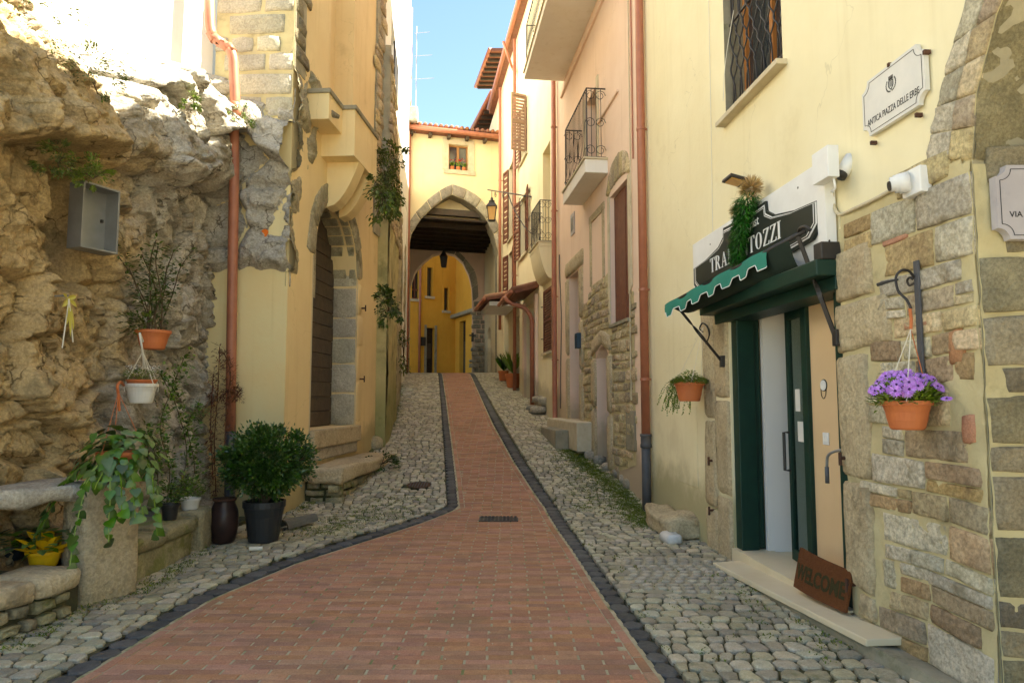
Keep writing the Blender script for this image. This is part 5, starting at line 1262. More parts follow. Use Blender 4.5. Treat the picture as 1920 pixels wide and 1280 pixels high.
rockpile(pts, M_stoneg, 'kerb_stones', 'row of worn grey kerb stones at the foot of the pink house', 'kerb stones', (.10, .15), hh=(.10, .14))
# potted plants up the lane on the right
def spiky(c, parent, n, L, m, w=.03, up=1.0):
    mb = MB()
    for i in range(n):
        a = U(0, 6.28); d = Vector((math.cos(a) * U(.2, .8), math.sin(a) * U(.2, .8), up)); mb.leaf(Vector(c), d, Vector((math.cos(a + 1.5), math.sin(a + 1.5), 0)), L * U(.6, 1), w, .1)
    mb.build('foliage', m, parent)
random.seed(52)
for (x, y, r, h, lab, m) in ((962, 727, .30, .50, 'larger terracotta planter with a tall green plant by the porch pipe', M_leafl), (945, 714, .24, .38, 'smaller terracotta planter just beyond the larger one in the lane', M_leaf)):
    p = gp(x, y); t = thing('planter', lab, 'planter', p, 'terracotta planters by the porch'); pot(p, r * .7, r * .9, h, M_terra, t); spiky((p.x, p.y, p.z + h), t, 46, .95 if m == M_leafl else .7, m, .09)
p = gp(757, 694); t = thing('planter', 'terracotta planter standing at the left foot of the arch', 'planter', p); pot(p, .14, .2, .34, M_terra, t); spiky((p.x, p.y, p.z + .34), t, 30, .7, M_leaf, .08)

# ------------------------------------------------------------------ arch building across the lane
ab = house('arch_house', 'cream house bridging the lane over a pointed stone arch with one small window', FA, 2)
ain = [FA.px(*p) for p in ((765, 470), (772, 438), (788, 412), (808, 392), (828, 376), (848, 365), (870, 374), (893, 390), (912, 412), (926, 440), (936, 480))]
aout = [FA.px(*p) for p in ((757, 452), (764, 422), (779, 398), (800, 376), (824, 357), (848, 345), (876, 355), (903, 374), (924, 398), (938, 428), (947, 470))]
zf = 2.4; wn_ = FA.rect(841, 317, 878, 274)
nrt = 4.55
MB().wall(FA, [(-1.2, zf)] + [(ain[0][0], zf)] + ain + [(ain[-1][0], zf), (nrt, zf), (nrt, 12.75), (-1.2, 12.75)], [(rect_loop(wn_), .25)]).build('wall', M_arch, ab)
voussoirs(FA, ain, aout, M_stoneg, ab, -.01, .04)
mb = MB(); n = len(ain); full = [(ain[0][0], zf)] + ain + [(ain[-1][0], zf)]
mb.add([FA.P(u, z, 0) for u, z in full] + [FA.P(u, z, -.7) for u, z in full], [(i, i + 1, n + 2 + i + 1, n + 2 + i) for i in range(n + 1)]); mb.build('arch_underside', M_stoneg, ab)
u0, u1, z0, z1 = wn_
for a in ((u0 - .26, u0, z0 - .02, z1 + .24), (u1, u1 + .26, z0 - .02, z1 + .24), (u0, u1, z1, z1 + .24), (u0 - .2, u1 + .32, z0 - .2, z0 - .02)): MB().box(FA, *a, -.01, .05).build('window_surround', M_trim, ab, bev=.01)
g = MB().box(FA, u0, u1, z0, z1, -.2, -.18).build('window', M_glass, ab)
M_wood = mat('honey_wood', (.34, .17, .06), None, 5, .6, .05)
for a in ((u0, u0 + .06, z0, z1), (u1 - .06, u1, z0, z1), ((u0 + u1) / 2 - .05, (u0 + u1) / 2 + .05, z0, z1), (u0 + .06, u1 - .06, z1 - .06, z1)): MB().box(FA, *a, -.18, -.13).build('frame', M_wood, g)
wb = thing('window_box', 'row of small green plants and red flowers on the sill of the arch window', 'window box', FA.P((u0 + u1) / 2, z0, -.05)); random.seed(53)
for k in range(3):
    uu = u0 + .17 + k * (u1 - u0 - .34) / 2; q = FA.P(uu, z0, -.06); MB().lathe(q, [(.07, 0), (.09, .14)], 10).build('pot', M_terra, wb); spiky((q.x, q.y, q.z + .14), wb, 26, .28, M_leafl, .05)
mb = MB()
for k in range(14): mb.leaf(FA.P(U(u0 + .1, u1 - .1), z0 + .4 + U(-.06, .06), -.02), Vector((U(-1, 1), -1, U(-1, 1))), Vector((0, 0, 1)), .09, .08)
mb.build('red_flower', mat('red_petal', (.6, .05, .03), None), wb)
MB().box(FA, -1.2, nrt, 10.4, 12.7, -5.4, -.3).build('upper_storey', M_arch, ab)
# ceiling of the passage: planks and beams
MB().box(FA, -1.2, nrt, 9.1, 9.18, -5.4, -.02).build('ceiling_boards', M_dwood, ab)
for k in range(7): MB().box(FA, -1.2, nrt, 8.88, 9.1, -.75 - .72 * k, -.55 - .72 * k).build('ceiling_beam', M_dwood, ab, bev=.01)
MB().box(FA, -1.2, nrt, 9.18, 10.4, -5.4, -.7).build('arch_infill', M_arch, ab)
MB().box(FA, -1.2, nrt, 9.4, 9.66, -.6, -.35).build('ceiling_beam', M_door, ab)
# eave: rafters, gutter, barrel tiles
ez = FA.px(768, 240)[1] - .02
for k in range(6): MB().box(FA, -.0 + k * .78, .12 + k * .78, ez - .34, ez - .20, -.0, .34).build('rafter', M_door, ab)
MB().box(FA, -.4, nrt, ez - .19, ez - .13, -.1, .42).build('eave_board', M_brown, ab)
MB().tube([FA.P(-.25, ez - .12, .5), FA.P(nrt, ez - .16, .5)], .10, 10).build('gutter', M_pipe, ab, smooth=True)
rf = MB(); rf.add([FA.P(-.4, ez, .45), FA.P(nrt, ez, .45), FA.P(nrt, ez + 1.1, -4.2), FA.P(-.4, ez + 1.1, -4.2)], [(0, 1, 2, 3)]); rf = rf.build('roof', M_tile, ab)
random.seed(54)
for k in range(22):
    u = -.3 + k * .22
    for j in range(9):
        a = .52 - j * .5; zj = ez + .05 + (-.52 + j * .5 + .0) * .236 + .06; MB().tube([FA.P(u, ez + .06 + (.45 - a) * .236, a), FA.P(u + U(-.01, .01), ez + .10 + (.45 - a + .45) * .236 - .03, a - .45)], .08, 7, rr=[.085, .07]).build('roof_tile', M_tile, rf, smooth=True)
# left red pipe by the arch
pipe(FA, ab, [(-.02, 2.7, .16), (-.02, 18, .16)], .07, M_pipe, clips=[(-.02, z, .16) for z in (5, 7.5, 10)])
# passage walls and second arch
bb = house('second_arch', 'inner stone arch at the far end of the dark passage', FB, 2, cat='arch')
bin_ = [FB.px(*p) for p in ((768, 560), (769, 535), (778, 510), (795, 490), (812, 477), (832, 472), (852, 477), (868, 492), (879, 515), (885, 540), (886, 565))]
MB().wall(FB, [(-1.5, 2.4), (bin_[0][0], 2.4)] + bin_ + [(bin_[-1][0], 2.4), (4.6, 2.4), (4.6, 10.6), (-1.5, 10.6)]).build('wall', M_pink, bb)
mb = MB(); n = len(bin_); full = [(bin_[0][0], 2.4)] + bin_ + [(bin_[-1][0], 2.4)]
mb.add([FB.P(u, z, 0) for u, z in full] + [FB.P(u, z, -.6) for u, z in full], [(i, i + 1, n + 2 + i + 1, n + 2 + i) for i in range(n + 1)]); mb.build('arch_underside', M_pink, bb)
bo = [(u + (.30 if u > 1.8 else -.3) * (1 if abs(u - 1.8) > .8 else .4), z + .22) for u, z in bin_]; voussoirs(FB, bin_[5:], bo[5:], M_stoneg, bb, -.01, .03)
random.seed(55); uj = bin_[-1][0]
qs = rubble([(uj, 2.5), (uj + .75, 2.5), (uj + .75, 6.4), (uj, 6.4)], .16, .3, .25, .5, .02, .03, 5, .15); stones(FB, qs, M_stoneg, bb, 0, .12, limit=60)
t = thing('wall_bracket', 'dark iron cross shaped fixing on the stone pier inside the passage', 'bracket', FB.P(uj + .3, 4.3, .13)); q = FB.px(886, 632, .14)
MB().box(FB, q[0] - .06, q[0] + .06, q[1] - .22, q[1] + .22, .13, .18).build('upright', M_iron, t); MB().box(FB, q[0] - .16, q[0] + .16, q[1] + .05, q[1] + .12, .135, .175).build('crosspiece', M_iron, t)
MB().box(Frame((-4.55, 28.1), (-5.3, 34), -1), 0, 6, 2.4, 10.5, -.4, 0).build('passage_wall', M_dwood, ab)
# ------------------------------------------------------------------ orange house beyond
FO = Frame((-6.6, 38.6), (-3.37, 41), -1); FO2 = Frame((-3.37, 41), (-1.2, 36.2), -1)
og = thing('orange_house', 'deep orange house seen through the second arch with shuttered windows', 'house', (-4.8, 40, 2.8))
def frect(F, x0, y0, x1, y1): return F.rect(x0, y0, x1, y1)
ow = [FO.rect(800, 555, 811, 502), FO.rect(832, 582, 841, 540), FO.rect(772, 560, 786, 505)]; odr = FO.rect(799, 694, 815, 615); odr = (odr[0], odr[1], 2.6, odr[3])
MB().wall(FO, [(-1.5, 2.3), (FO.L, 2.3), (FO.L, 12.2), (-1.5, 12.2)], [(rect_loop(r), .25) for r in ow] + [(rect_loop(odr), .3)]).build('wall', M_orange, og)
ol = FO2.rect(861, 694, 873, 600); ol = (ol[0], ol[1], 2.6, ol[3])
MB().wall(FO2, [(0, 2.3), (FO2.L, 2.3), (FO2.L, 12.2), (0, 12.2)], [(rect_loop(ol), .3)]).build('wall', M_orange, og)
for i, r in enumerate(ow):
    g = MB().box(FO, *r, -.24, -.2).build('window', M_glass, og)
    MB().box(FO, r[0] - .12, r[1] + .12, r[2] - .14, r[2], -.0, .1).build('window_sill', M_trim, og)
    if i == 2:
        for z in (0, .5): MB().box(FO, r[0], r[1], r[2] + .02 + z, r[2] + .1 + z, -.2, -.1).build('mullion', M_brown, g)
        MB().box(FO, (r[0] + r[1]) / 2 - .04, (r[0] + r[1]) / 2 + .04, r[2], r[3], -.2, -.1).build('mullion', M_brown, g)
    else:
        for s in (r[0] - .1, r[1]): MB().box(FO, s, s + .1, r[2], r[3] + .1, -.0, .04).build('window_surround', M_orange, og)
dd = MB().box(FO, *odr, -.29, -.25).build('door', M_dwood, og); MB().box(FO, odr[0] + .1, odr[1] - .1, 4.0, 4.9, -.25, -.22).build('door_panel', M_door, dd)
for a in ((odr[0] - .14, odr[0], 2.6, odr[3] + .15), (odr[1], odr[1] + .14, 2.6, odr[3] + .15)): MB().box(FO, *a, -.01, .04).build('door_surround', M_conc, og)
dd = MB().box(FO2, *ol, -.29, -.25).build('door', M_dwood, og); MB().box(FO2, ol[0] + .15, ol[1] - .15, 3.2, 5, -.25, -.23).build('door_panel', M_door, dd)
MB().box(FO2, -.1, FO2.L, ol[3] + .25, ol[3] + .45, .0, .35).build('cornice', M_conc, og, bev=.02)
q = FO.px(786, 560); pipe(FO, og, [(q[0], 2.6, .1), (q[0], 12, .1)], .07, M_pipe)
q = FO.px(792, 640); MB().box(FO, q[0] - .15, q[0] + .15, q[1] - .25, q[1] + .25, 0, .12).build('meter_box', M_iron, og)
MB().box(FO, -4, FO.L, 12.2, 12.4, -5, .6).build('roof', M_tile, og)
# hanging lantern in the second arch, wall lamp on its long bracket
def lantern(c, s, label, glass, cone=True, hook=None):
    t = thing('street_lantern', label, 'lantern', c); c = Vector(c)
    def rg(r, z): return [c + Vector((r * math.cos(math.pi / 4 + k * math.pi / 2), r * math.sin(math.pi / 4 + k * math.pi / 2), z)) for k in range(4)]
    mb = MB(); a, b = rg(.13 * s, 0), rg(.20 * s, .42 * s); mb.add(a + b, [(i, (i + 1) % 4, 4 + (i + 1) % 4, 4 + i) for i in range(4)]); mb.build('pane', glass, t)
    for i in range(4): MB().tube([rg(.135 * s, -.01)[i], rg(.205 * s, .43 * s)[i]], .012 * s, 5).build('frame_bar', M_iron, t)
    mb = MB(); a, b = rg(.25 * s, .43 * s), rg(.10 * s, .60 * s); mb.add(a + b, [(i, (i + 1) % 4, 4 + (i + 1) % 4, 4 + i) for i in range(4)] + [(3, 2, 1, 0)]); mb.build('hood', M_iron, t)
    MB().lathe(c + Vector((0, 0, .60 * s)), [(.09 * s, 0), (.10 * s, .03 * s), (.04 * s, .08 * s), (.05 * s, .12 * s), (.012 * s, .16 * s), (.012 * s, .2 * s)], 10).build('finial', M_iron, t, smooth=True)
    a, b = rg(.13 * s, -.03 * s), rg(.14 * s, 0); MB().add(a + b, [(i, (i + 1) % 4, 4 + (i + 1) % 4, 4 + i) for i in range(4)] + [(3, 2, 1, 0), (4, 5, 6, 7)]).build('base_plate', M_iron, t)
    return t
r = ray(922, 413); k = 25.2 / r.y; LP = CAM + r * k
lt = lantern(LP, 1.15, 'amber glass street lantern hanging from the long iron wall bracket', M_lampg)
ba = thing('lamp_bracket', 'long black scrolled iron bracket holding the lantern out over the lane', 'bracket', LP + Vector((.4, 0, 1.2)))
wu = R2.px(996, 368)[0]; A0 = R2.P(*R2.px(996, 369, .03), .03); top = LP + Vector((0, 0, 1.15)); 
MB().tube([A0, Vector((top.x - .15, top.y, A0.z + (top.z - A0.z) * 1.0))], .022, 7).build('arm', M_iron, ba, smooth=True)
MB().tube([top, LP + Vector((0, 0, .9))], .012, 6).build('hook', M_iron, ba)
d = (A0 - top); 
for f0, rr in ((.08, .13), (.72, .2), (.30, .12)):
    q = top + d * f0; MB().tube([q + d.normalized() * (rr + rr * (1 - k / 16) * math.cos(k * .6)) + Vector((0, 0, -rr - rr * (1 - k / 16) * math.sin(k * .6))) for k in range(15)], .011, 5).build('scroll', M_iron, ba, smooth=True)
MB().tube(smooth_curve([top + d * .45, top + d * .6 + Vector((0, 0, -.5)), top + d * .85 + Vector((0, 0, -1.0)), A0 + Vector((0, 0, -1.15))], 5), .016, 6).build('brace', M_iron, ba, smooth=True)
r = ray(832, 500); k = 32.5 / r.y; c = CAM + r * k
hl = lantern(c, 1.1, 'black street lantern hanging under the inner arch of the passage', M_iron); MB().tube([c + Vector((0, 0, .8)), c + Vector((0, 0, 1.9))], .012, 5).build('rod', M_iron, hl)
# ------------------------------------------------------------------ far roofs above the arch house on the right
fe = thing('far_roof_house', 'yellow house beyond the arch with stepped brown boarded eaves', 'house', (0, 36, 12))
Q = Frame((.2, 31), (-1.3, 40), 1)
def eave(x0, y0, x1, y1, w, uh, parent):
    a = Q.px(x0, y0, w); b = Q.px(x1, y1, w); return a, b
MB().box(Q, -1, 12, 9, 17.2, -4, -.02).build('wall', M_arch, fe)
def slab4(p, q, th_, wd, m, nm, parent):
    mb = MB(); a, b = Vector(p), Vector(q); x = Vector((wd, 0, 0)); z = Vector((0, 0, th_)); vs = [a, b, b + x, a + x, a + z, b + z, b + x + z, a + x + z]
    return mb.add(vs, [(3, 2, 1, 0), (4, 5, 6, 7), (0, 1, 5, 4), (1, 2, 6, 5), (2, 3, 7, 6), (3, 0, 4, 7)]).build(nm, m, parent)
def at(x, y, Y): r = ray(x, y); return CAM + r * (Y / r.y)
for (x0, y0, Y0, x1, y1, Y1, wd) in ((887, 246, 35.5, 925, 176, 31.5, 1.6), (894, 166, 39, 921, 96, 34, 1.2)):
    o = slab4(at(x0, y0, Y0), at(x1, y1, Y1), .16, wd, M_brown, 'eave', fe)
    a, b = at(x0, y0, Y0), at(x1, y1, Y1)
    MB().tube([a + Vector((-.08, 0, .1)), b + Vector((-.08, 0, .1))], .10, 8).build('gutter', M_pipe, fe, smooth=True)
    for k in range(8):
        p = a.lerp(b, (k + .5) / 8); MB().wbox(p.x, p.x + wd - .1, p.y - .06, p.y + .06, p.z - .14, p.z - .002).build('rafter', M_dwood, fe)
# ------------------------------------------------------------------ LEFT: ochre corner house (frames F1 and L1)
oc = house('corner_house', 'ochre corner house with arched plank door, parapet ledge and stone quoins above the lane', L1, 2)
TOP = 13.5
dz0, dsp, dap = 1.14, 3.85, 1.10
du0, du1 = .98, 3.22
dl = [(du0, dz0), (du1, dz0)] + arc_pts(du0, du1, dsp, dap, 12)[::-1]
wr = (1.50, 2.75, 6.2, 10.2)
MB().wall(L1, [(0, -.3), (4.75, .2), (4.75, TOP), (0, TOP)], [(dl, .5), (rect_loop(wr), .4)]).build('wall', M_ochre, oc)
MB().wall(F1, [(.0, -.4), (F1.L, -.4), (F1.L, TOP), (0, TOP)]).build('front_wall', M_greeny, oc)
mb = MB(); c0 = F1.P(0, 0); c1 = L1.P(.55, 0, -.5)
mb.wbox(-4.3, -3.55, 9.95, 14.3, -.3, TOP); mb.build('house_body', M_ochre, oc)
MB().wbox(-4.5, -2.7, 9.5, 14.4, TOP, TOP + .2).build('roof', M_tile, oc)
def rpatch(F, region, nu, fn, name, m, parent, res=.03):
    pass
# stone courses above, with cream mortar between
random.seed(61)
MB().prism(F1, [(-.0, 5.55), (F1.L + .0, 5.7), (F1.L, TOP), (0, TOP)], .0, .012).build('mortar_bed', M_mort, oc)
M_quoin = mat('pale_dressed_stone', (.56, .51, .38), (.42, .38, .29), 4, .9, .8, 18, rand=.2, dirt=(.24, .21, .14), dsc=3.5, dth=.56, damt=.6, fine=.4)
qs = rubble([(.0, 5.7), (F1.L - .0, 5.7), (F1.L, 9.5), (.0, 9.5)], .22, .40, .35, .85, .022, .03, 13, .14)
qs = [[(min(max(u, .0), F1.L - .004), z) for u, z in q] for q in qs]
stones(F1, qs, M_quoin, oc, .0, .035, limit=60)
qs = rubble([(.0, 6.55), (.44, 6.55), (.34, 9.6), (.0, 9.6)], .22, .34, .3, .6, .02, .01, 14, .12)
MB().prism(L1, [(0, 6.4), (.42, 6.4), (.36, TOP), (0, TOP)], .0, .012).build('mortar_bed', M_mortg, oc)
stones(L1, [[(max(.003, u), z) for u, z in q] for q in qs], M_stoned, oc, .0, .03, limit=30)
# natural rock built into the corner: lumpy heightfields on both faces
def field(F, u0, u1, z0, z1, res, fn, name, m, parent):
    nu, nz_ = int((u1 - u0) / res), int((z1 - z0) / res); vs = []
    for j in range(nz_ + 1):
        for i in range(nu + 1):
            u = u0 + (u1 - u0) * i / nu; z = z0 + (z1 - z0) * j / nz_; r = fn(u, z); vs.append(F.P(u + r[1], z + r[2], r[0]) if isinstance(r, tuple) else F.P(u, z, r))
    k = nu + 1; mb = MB(); mb.add(vs, [(j * k + i, j * k + i + 1, (j + 1) * k + i + 1, (j + 1) * k + i) for j in range(nz_) for i in range(nu)])
    return mb.build(name, m, parent, smooth=True)
def cells(x, y, z, sc):
    d, _ = noise.voronoi(Vector((x * sc, y * sc, z * sc)), distance_metric='DISTANCE'); return d[1] - d[0]
def facet(x, y, z, sc, tilt):
    """each voronoi cell is a tilted flat face: broken rock, not dough"""
    d, p = noise.voronoi(Vector((x * sc, y * sc, z)), distance_metric='DISTANCE')
    c = p[0]; h1 = noise.cell(c * 7.7 + Vector((.3, .1, .7))); h2 = noise.cell(c * 5.1 + Vector((9.2, 3.3, .5))); h3 = noise.cell(c * 3.9 + Vector((2.2, 7.3, 4.5)))
    return (h1 - .5) * .8 + ((h2 - .5) * (x * sc - c.x) + (h3 - .35) * (y * sc - c.y)) * tilt, d[1] - d[0]
def rockh(u, z, sd=0.0, zs=1.0):
    """boulders, bedding cracks and fine relief"""
    wu = .30 * noise.noise(Vector((u * .9, z * .9, 3 + sd))) + .05 * noise.noise(Vector((u * 5, z * 5, 3 + sd))); wz = .30 * noise.noise(Vector((u * .9, z * .9, 13 + sd))) + .05 * noise.noise(Vector((u * 5, z * 5, 23 + sd)))
    a, c1 = facet(u + wu, (z + wz) * zs, sd, 1.1, 1.3); b, c2 = facet(u + wu, (z + wz) * 1.4, sd + 4, 2.7, 1.2); c, c3 = facet(u + wu * .7, (z + wz * .7) * 1.3, sd + 9, 7.0, 1.2)
    h = .14 * noise.noise(Vector((u * .8, z * .9, sd))) + .17 * a + .060 * b + .026 * c + .010 * facet(u + wu * .5, (z + wz * .5) * 1.2, sd + 15, 15.0, 1.2)[0]
    h += -.20 * math.exp(-c1 * 24) - .055 * math.exp(-c2 * 22) * (.4 + noise.cell(Vector((u * 1.3, z * 1.3, 2)))) - .012 * math.exp(-c3 * 14)
    h += .018 * noise.noise(Vector((u * 9, z * 15, sd))) + .012 * noise.noise(Vector((u * 21, z * 30, sd))) + .008 * noise.noise(Vector((u * 38, z * 44, sd)))
    return h
M_grock = mat('grey_limestone_rock', (.52, .475, .39), (.36, .33, .275), 4, .92, 1.0, 16, dirt=(.16, .14, .09), dsc=2.6, dth=.55, damt=.6, fine=.5, crack=(2.2, .035, .9))
M_crust = mat('lime_crust', (.50, .44, .29), (.30, .26, .17), 5, .95, 1.0, 26, dirt=(.12, .11, .05), dsc=2.2, dth=.5, damt=.7, fine=.5)
def f1rock(u, z):
    e = min(1, (z - 3.40 + .10 * noise.noise(Vector((u * 4, 0, 5)))) / .14, (5.95 + .18 * noise.noise(Vector((u * 3, 1, 5))) - z) / .25)
    b = .22 + .16 * math.exp(-((z - 4.95) / .45) ** 2) - .12 * math.exp(-((z - 4.62) / .07) ** 2) + rockh(u, z, 31) * .75
    return max(-.06, min(b, 9) * max(0, e) - .05 * (1 - max(0, min(1, e))))
def cornerw(u, z): pass
field(F1, -.05, F1.L + .02, 3.2, 6.1, .03, f1rock, 'natural_rock', M_grock, oc)
def l1crust(u, z):
    lim = .50 + .22 * noise.noise(Vector((z * 1.6, 3, 1))) + .65 * sst(4.4, 6.0, z) - .12 * sst(3.9, 3.5, z)
    if z < 3.4: lim = -.1
    e = max(0, min(1, (lim - u) / .16)) * min(1, max(0, (z - 3.35) / .12)) * min(1, max(0, (6.75 - z) / .12)); b = .045 + .14 * math.exp(-((z - 5.9) / .5) ** 2) * max(0, 1 - u) + rockh(u, z, 57) * .30 + f1rock(F1.L, z) * .35 * (1 - min(1, u / .25))
    return b * e - .03 * (1 - e)
field(L1, -.02, 1.15, 3.2, 6.85, .028, l1crust, 'lime_crust', M_crust, oc)
q = F1.px(489, 432, .2); mb = MB(); mb.prism(F1, [(q[0] + .045 * math.cos(a) * (1 + .2 * math.sin(3 * a)), q[1] + .055 * math.sin(a)) for a in [k * .5236 for k in range(12)]], .05, f1rock(q[0], q[1]) + .02)
tag(place('paint_mark', mb.mesh('paint_mark'), M_orpaint, oc), None, None)
# arched plank door and its surround
vo = arc_pts(du0, du1, dsp, dap, 22); vo2 = [(1.98 + (u - 2.1) * 1.27 + .10, dsp + (z - dsp) * 1.27 + .05) for u, z in vo]
voussoirs(L1, vo, vo2, M_quoin if False else M_crust, oc, -.02, .03, 'voussoir')
MB().wall(L1, [(du0 - .05, dz0 - .02), (du1 + .05, dz0 - .02), (du1 + .05, dsp), (du1, dsp), (du1, dz0), (du0, dz0), (du0, dsp), (du0 - .05, dsp)], w=.002).build('door_edge', M_trim, oc)
D = MB().wall(L1, dl, w=-.47).build('door', M_door, oc)
for i in range(15):
    za = dz0 + .02 + i * .255; zb = za + .243
    if za > dsp + dap - .08: break
    def xs(z):
        if z <= dsp: return du0, du1
        t = (z - dsp) / dap; k = math.sqrt(max(0, 1 - t * t)); m = (du0 + du1) / 2; return m - (du1 - du0) / 2 * k, m + (du1 - du0) / 2 * k
    a = xs(min(zb, dsp + dap - .01)); MB().box(L1, a[0] + .01, a[1] - .01, za, zb, -.47, -.44 + U(0, .006)).build('door_plank', M_door, D, bev=.006)
# reveal stones of the far jamb
RV = Frame((L1.P(du1, 0, -.5).x, L1.P(du1, 0, -.5).y), (L1.P(du1, 0, 0).x, L1.P(du1, 0, 0).y), 1)
if RV.n.y > 0: RV.n = -RV.n
z = dz0
while z < dsp + .1:
    h = U(.3, .6); mb = MB(); k = U(.12, .2) if R() < .4 else 0
    stone(mb, RV, [(.02, z), (.5, z), (.5, z + h - .015), (.02, z + h - .015)], -.01, .02, .005, .93, .3); mb.build('jamb_stone', M_quoin, oc, smooth=True); 
    z += h
for i in range(8):   # soffit stones
    t0, t1 = math.pi * .5 * i / 8, math.pi * .5 * (i + 1) / 8; mu, hw = (du0 + du1) / 2, (du1 - du0) / 2 - .012
    a = [(mu + hw * math.cos(t), dsp + (dap - .012) * math.sin(t)) for t in (t0 + .02, t1 - .02)]
    for w0, w1 in ((-.48, -.22 + U(-.05, .05)), (-.15, -.01)):
        b = .975; mb = MB(); mb.add([L1.P(a[0][0], a[0][1], w0), L1.P(a[1][0], a[1][1], w0), L1.P(a[1][0], a[1][1], w1), L1.P(a[0][0], a[0][1], w1)] + [L1.P(mu + (p[0] - mu) * b, dsp + (p[1] - dsp) * b, w) for p, w in ((a[0], w0 + .02), (a[1], w0 + .02), (a[1], w1 - .02), (a[0], w1 - .02))], [(4, 5, 6, 7), (0, 1, 5, 4), (1, 2, 6, 5), (2, 3, 7, 6), (3, 0, 4, 7)]); mb.build('soffit_stone', M_crust, oc)
# facing stones right of the door, in the wall plane
for q in ([(3.26, 1.2), (3.62, 1.2), (3.62, 1.95), (3.26, 1.95)], [(3.26, 1.97), (3.5, 1.97), (3.5, 2.6), (3.26, 2.6)], [(3.26, 2.62), (3.66, 2.62), (3.66, 3.2), (3.26, 3.2)], [(3.26, 3.22), (3.52, 3.22), (3.52, 3.8), (3.26, 3.8)]):
    mb = MB(); stone(mb, L1, q, -.03, .012, .004, .9, .3); mb.build('jamb_stone', M_ochre, oc, smooth=True)
for z in (2.0, 3.35): mb = MB(); mb.tube([L1.P(3.5, z, 0), L1.P(3.5, z, .09)], .016, 6); mb.tube([L1.P(3.5, z - .06, .09), L1.P(3.5, z + .06, .09)], .014, 6); mb.build('iron_pintle', M_rust, oc)
MB().box(L1, du0 - .05, du1 + .12, .86, 1.14, -.45, .10).build('door_sill_stone', M_pier, oc, bev=.02)
MB().box(L1, du0 + .0, du1 + .05, .66, .858, -.2, .05).build('sill_footing', M_stoneg, oc, bev=.03)
# parapet ledge in two steps with stone capping
zL = L1.px(600, 167, .2)[1]
uA = L1.px(577, 165)[0]; wA = L1.cross(uA, 621, 166)[0]; uB = L1.px(645, 220, wA)[0]; wB = L1.cross(uB, 669, 221)[0]; uC = L1.px(709, 325, wB)[0]; zT = L1.cross(uA, 621, 166)[1]
zbB = L1.cross(uB, 655, 292)[1]
for (a, b, w, z0) in ((uA, uB + .0, wA, 5.85), (uB + .001, uC, wB, zbB)):
    MB().box(L1, a, b, z0, zT - .07, .0, w - .03).build('parapet', M_ochre, oc)
    MB().box(L1, a - .03, b + .03, zT - .07, zT, .0, w).build('capping_stone', M_conc, oc, bev=.01)
zz0 = L1.cross(uB, 660, 286)[1]; uCe = L1.px(700, 368, wB * .6)[0]
cb = MB(); a = [L1.P(uA + .25, zz0 - .9, .0), L1.P(uA + .3, zz0 + .2, wA - .05), L1.P(uB, zbB + .0, wB - .05), L1.P(uB, zbB - .5, 0)]
lp = [(0.0, -.75)] + [((wB - .04) * (k / 6) ** .8, -.75 + .75 * (k / 6) ** 1.6) for k in range(1, 7)] + [(0, 0)]
for ua, ub_ in ((uB + .3, uB + .62), (uC - .36, uC - .04)):
    a = [L1.P(ua, zbB + z, w) for w, z in lp]; b = [L1.P(ub_, zbB + z, w) for w, z in lp]; n = len(lp)
    cb = MB(); cb.add(a + b, [(i, (i + 1) % n, n + (i + 1) % n, n + i) for i in range(n)] + [tuple(range(n)), tuple(range(n, 2 * n))[::-1]]); cb.build('corbel', M_ochre, oc)
tq = L1.P(*L1.px(612, 215, .25), .3); t = MB(); t.tube([tq + Vector((-.2, -.02, .12)), tq + Vector((-.05, 0, .05)), tq + Vector((.14, .03, -.03))], .06, 7, rr=[.08, .07, .03]); t.build('stone_spout', M_stoned, oc, smooth=True)
g = MB().box(L1, *wr, -.39, -.36).build('balcony_door', M_ochre, oc)
# drainpipe with a swan neck in front of the corner
def FP(x, y, w): u, z = F1.px(x, y, w); return (u, z, w)
pts = [FP(391, -60, .45), FP(394, 60, .45), FP(404, 78, .43), FP(425, 84, .40), FP(437, 100, .38), FP(441, 190, .34), FP(439, 205, .33), FP(439, 320, .30), FP(434, 640, .16), FP(432, 815, .14)]
dp = pipe(F1, oc, pts, .068, M_pipe, n=14)
c = F1.P(*FP(440, 207, .33)); MB().lathe(c - Vector((0, 0, .06)), [(.070, 0), (.084, .01), (.084, .10), (.07, .11)], 14).build('pipe_collar', M_pipe, dp, smooth=True)
a, b = FP(432, 815, .14), FP(430, 1010, .14); MB().tube([F1.P(a[0], a[1] + .05, .14), F1.P(*b)], .072, 14).build('iron_pipe_foot', M_pipeg, oc, smooth=True)
# thin wall at far end, stone strip beyond the ochre plaster
random.seed(62)
MB().box(L1, 4.2, 4.8, 5.0, TOP, .001, .04).build('mortar_bed', M_mortg, oc)
stones(L1, rubble([(4.2, 6.0), (4.78, 6.0), (4.78, 12), (4.2, 12)], .16, .3, .25, .5, .02, .02, 15, .15), M_stone, oc, .03, .06, limit=50)
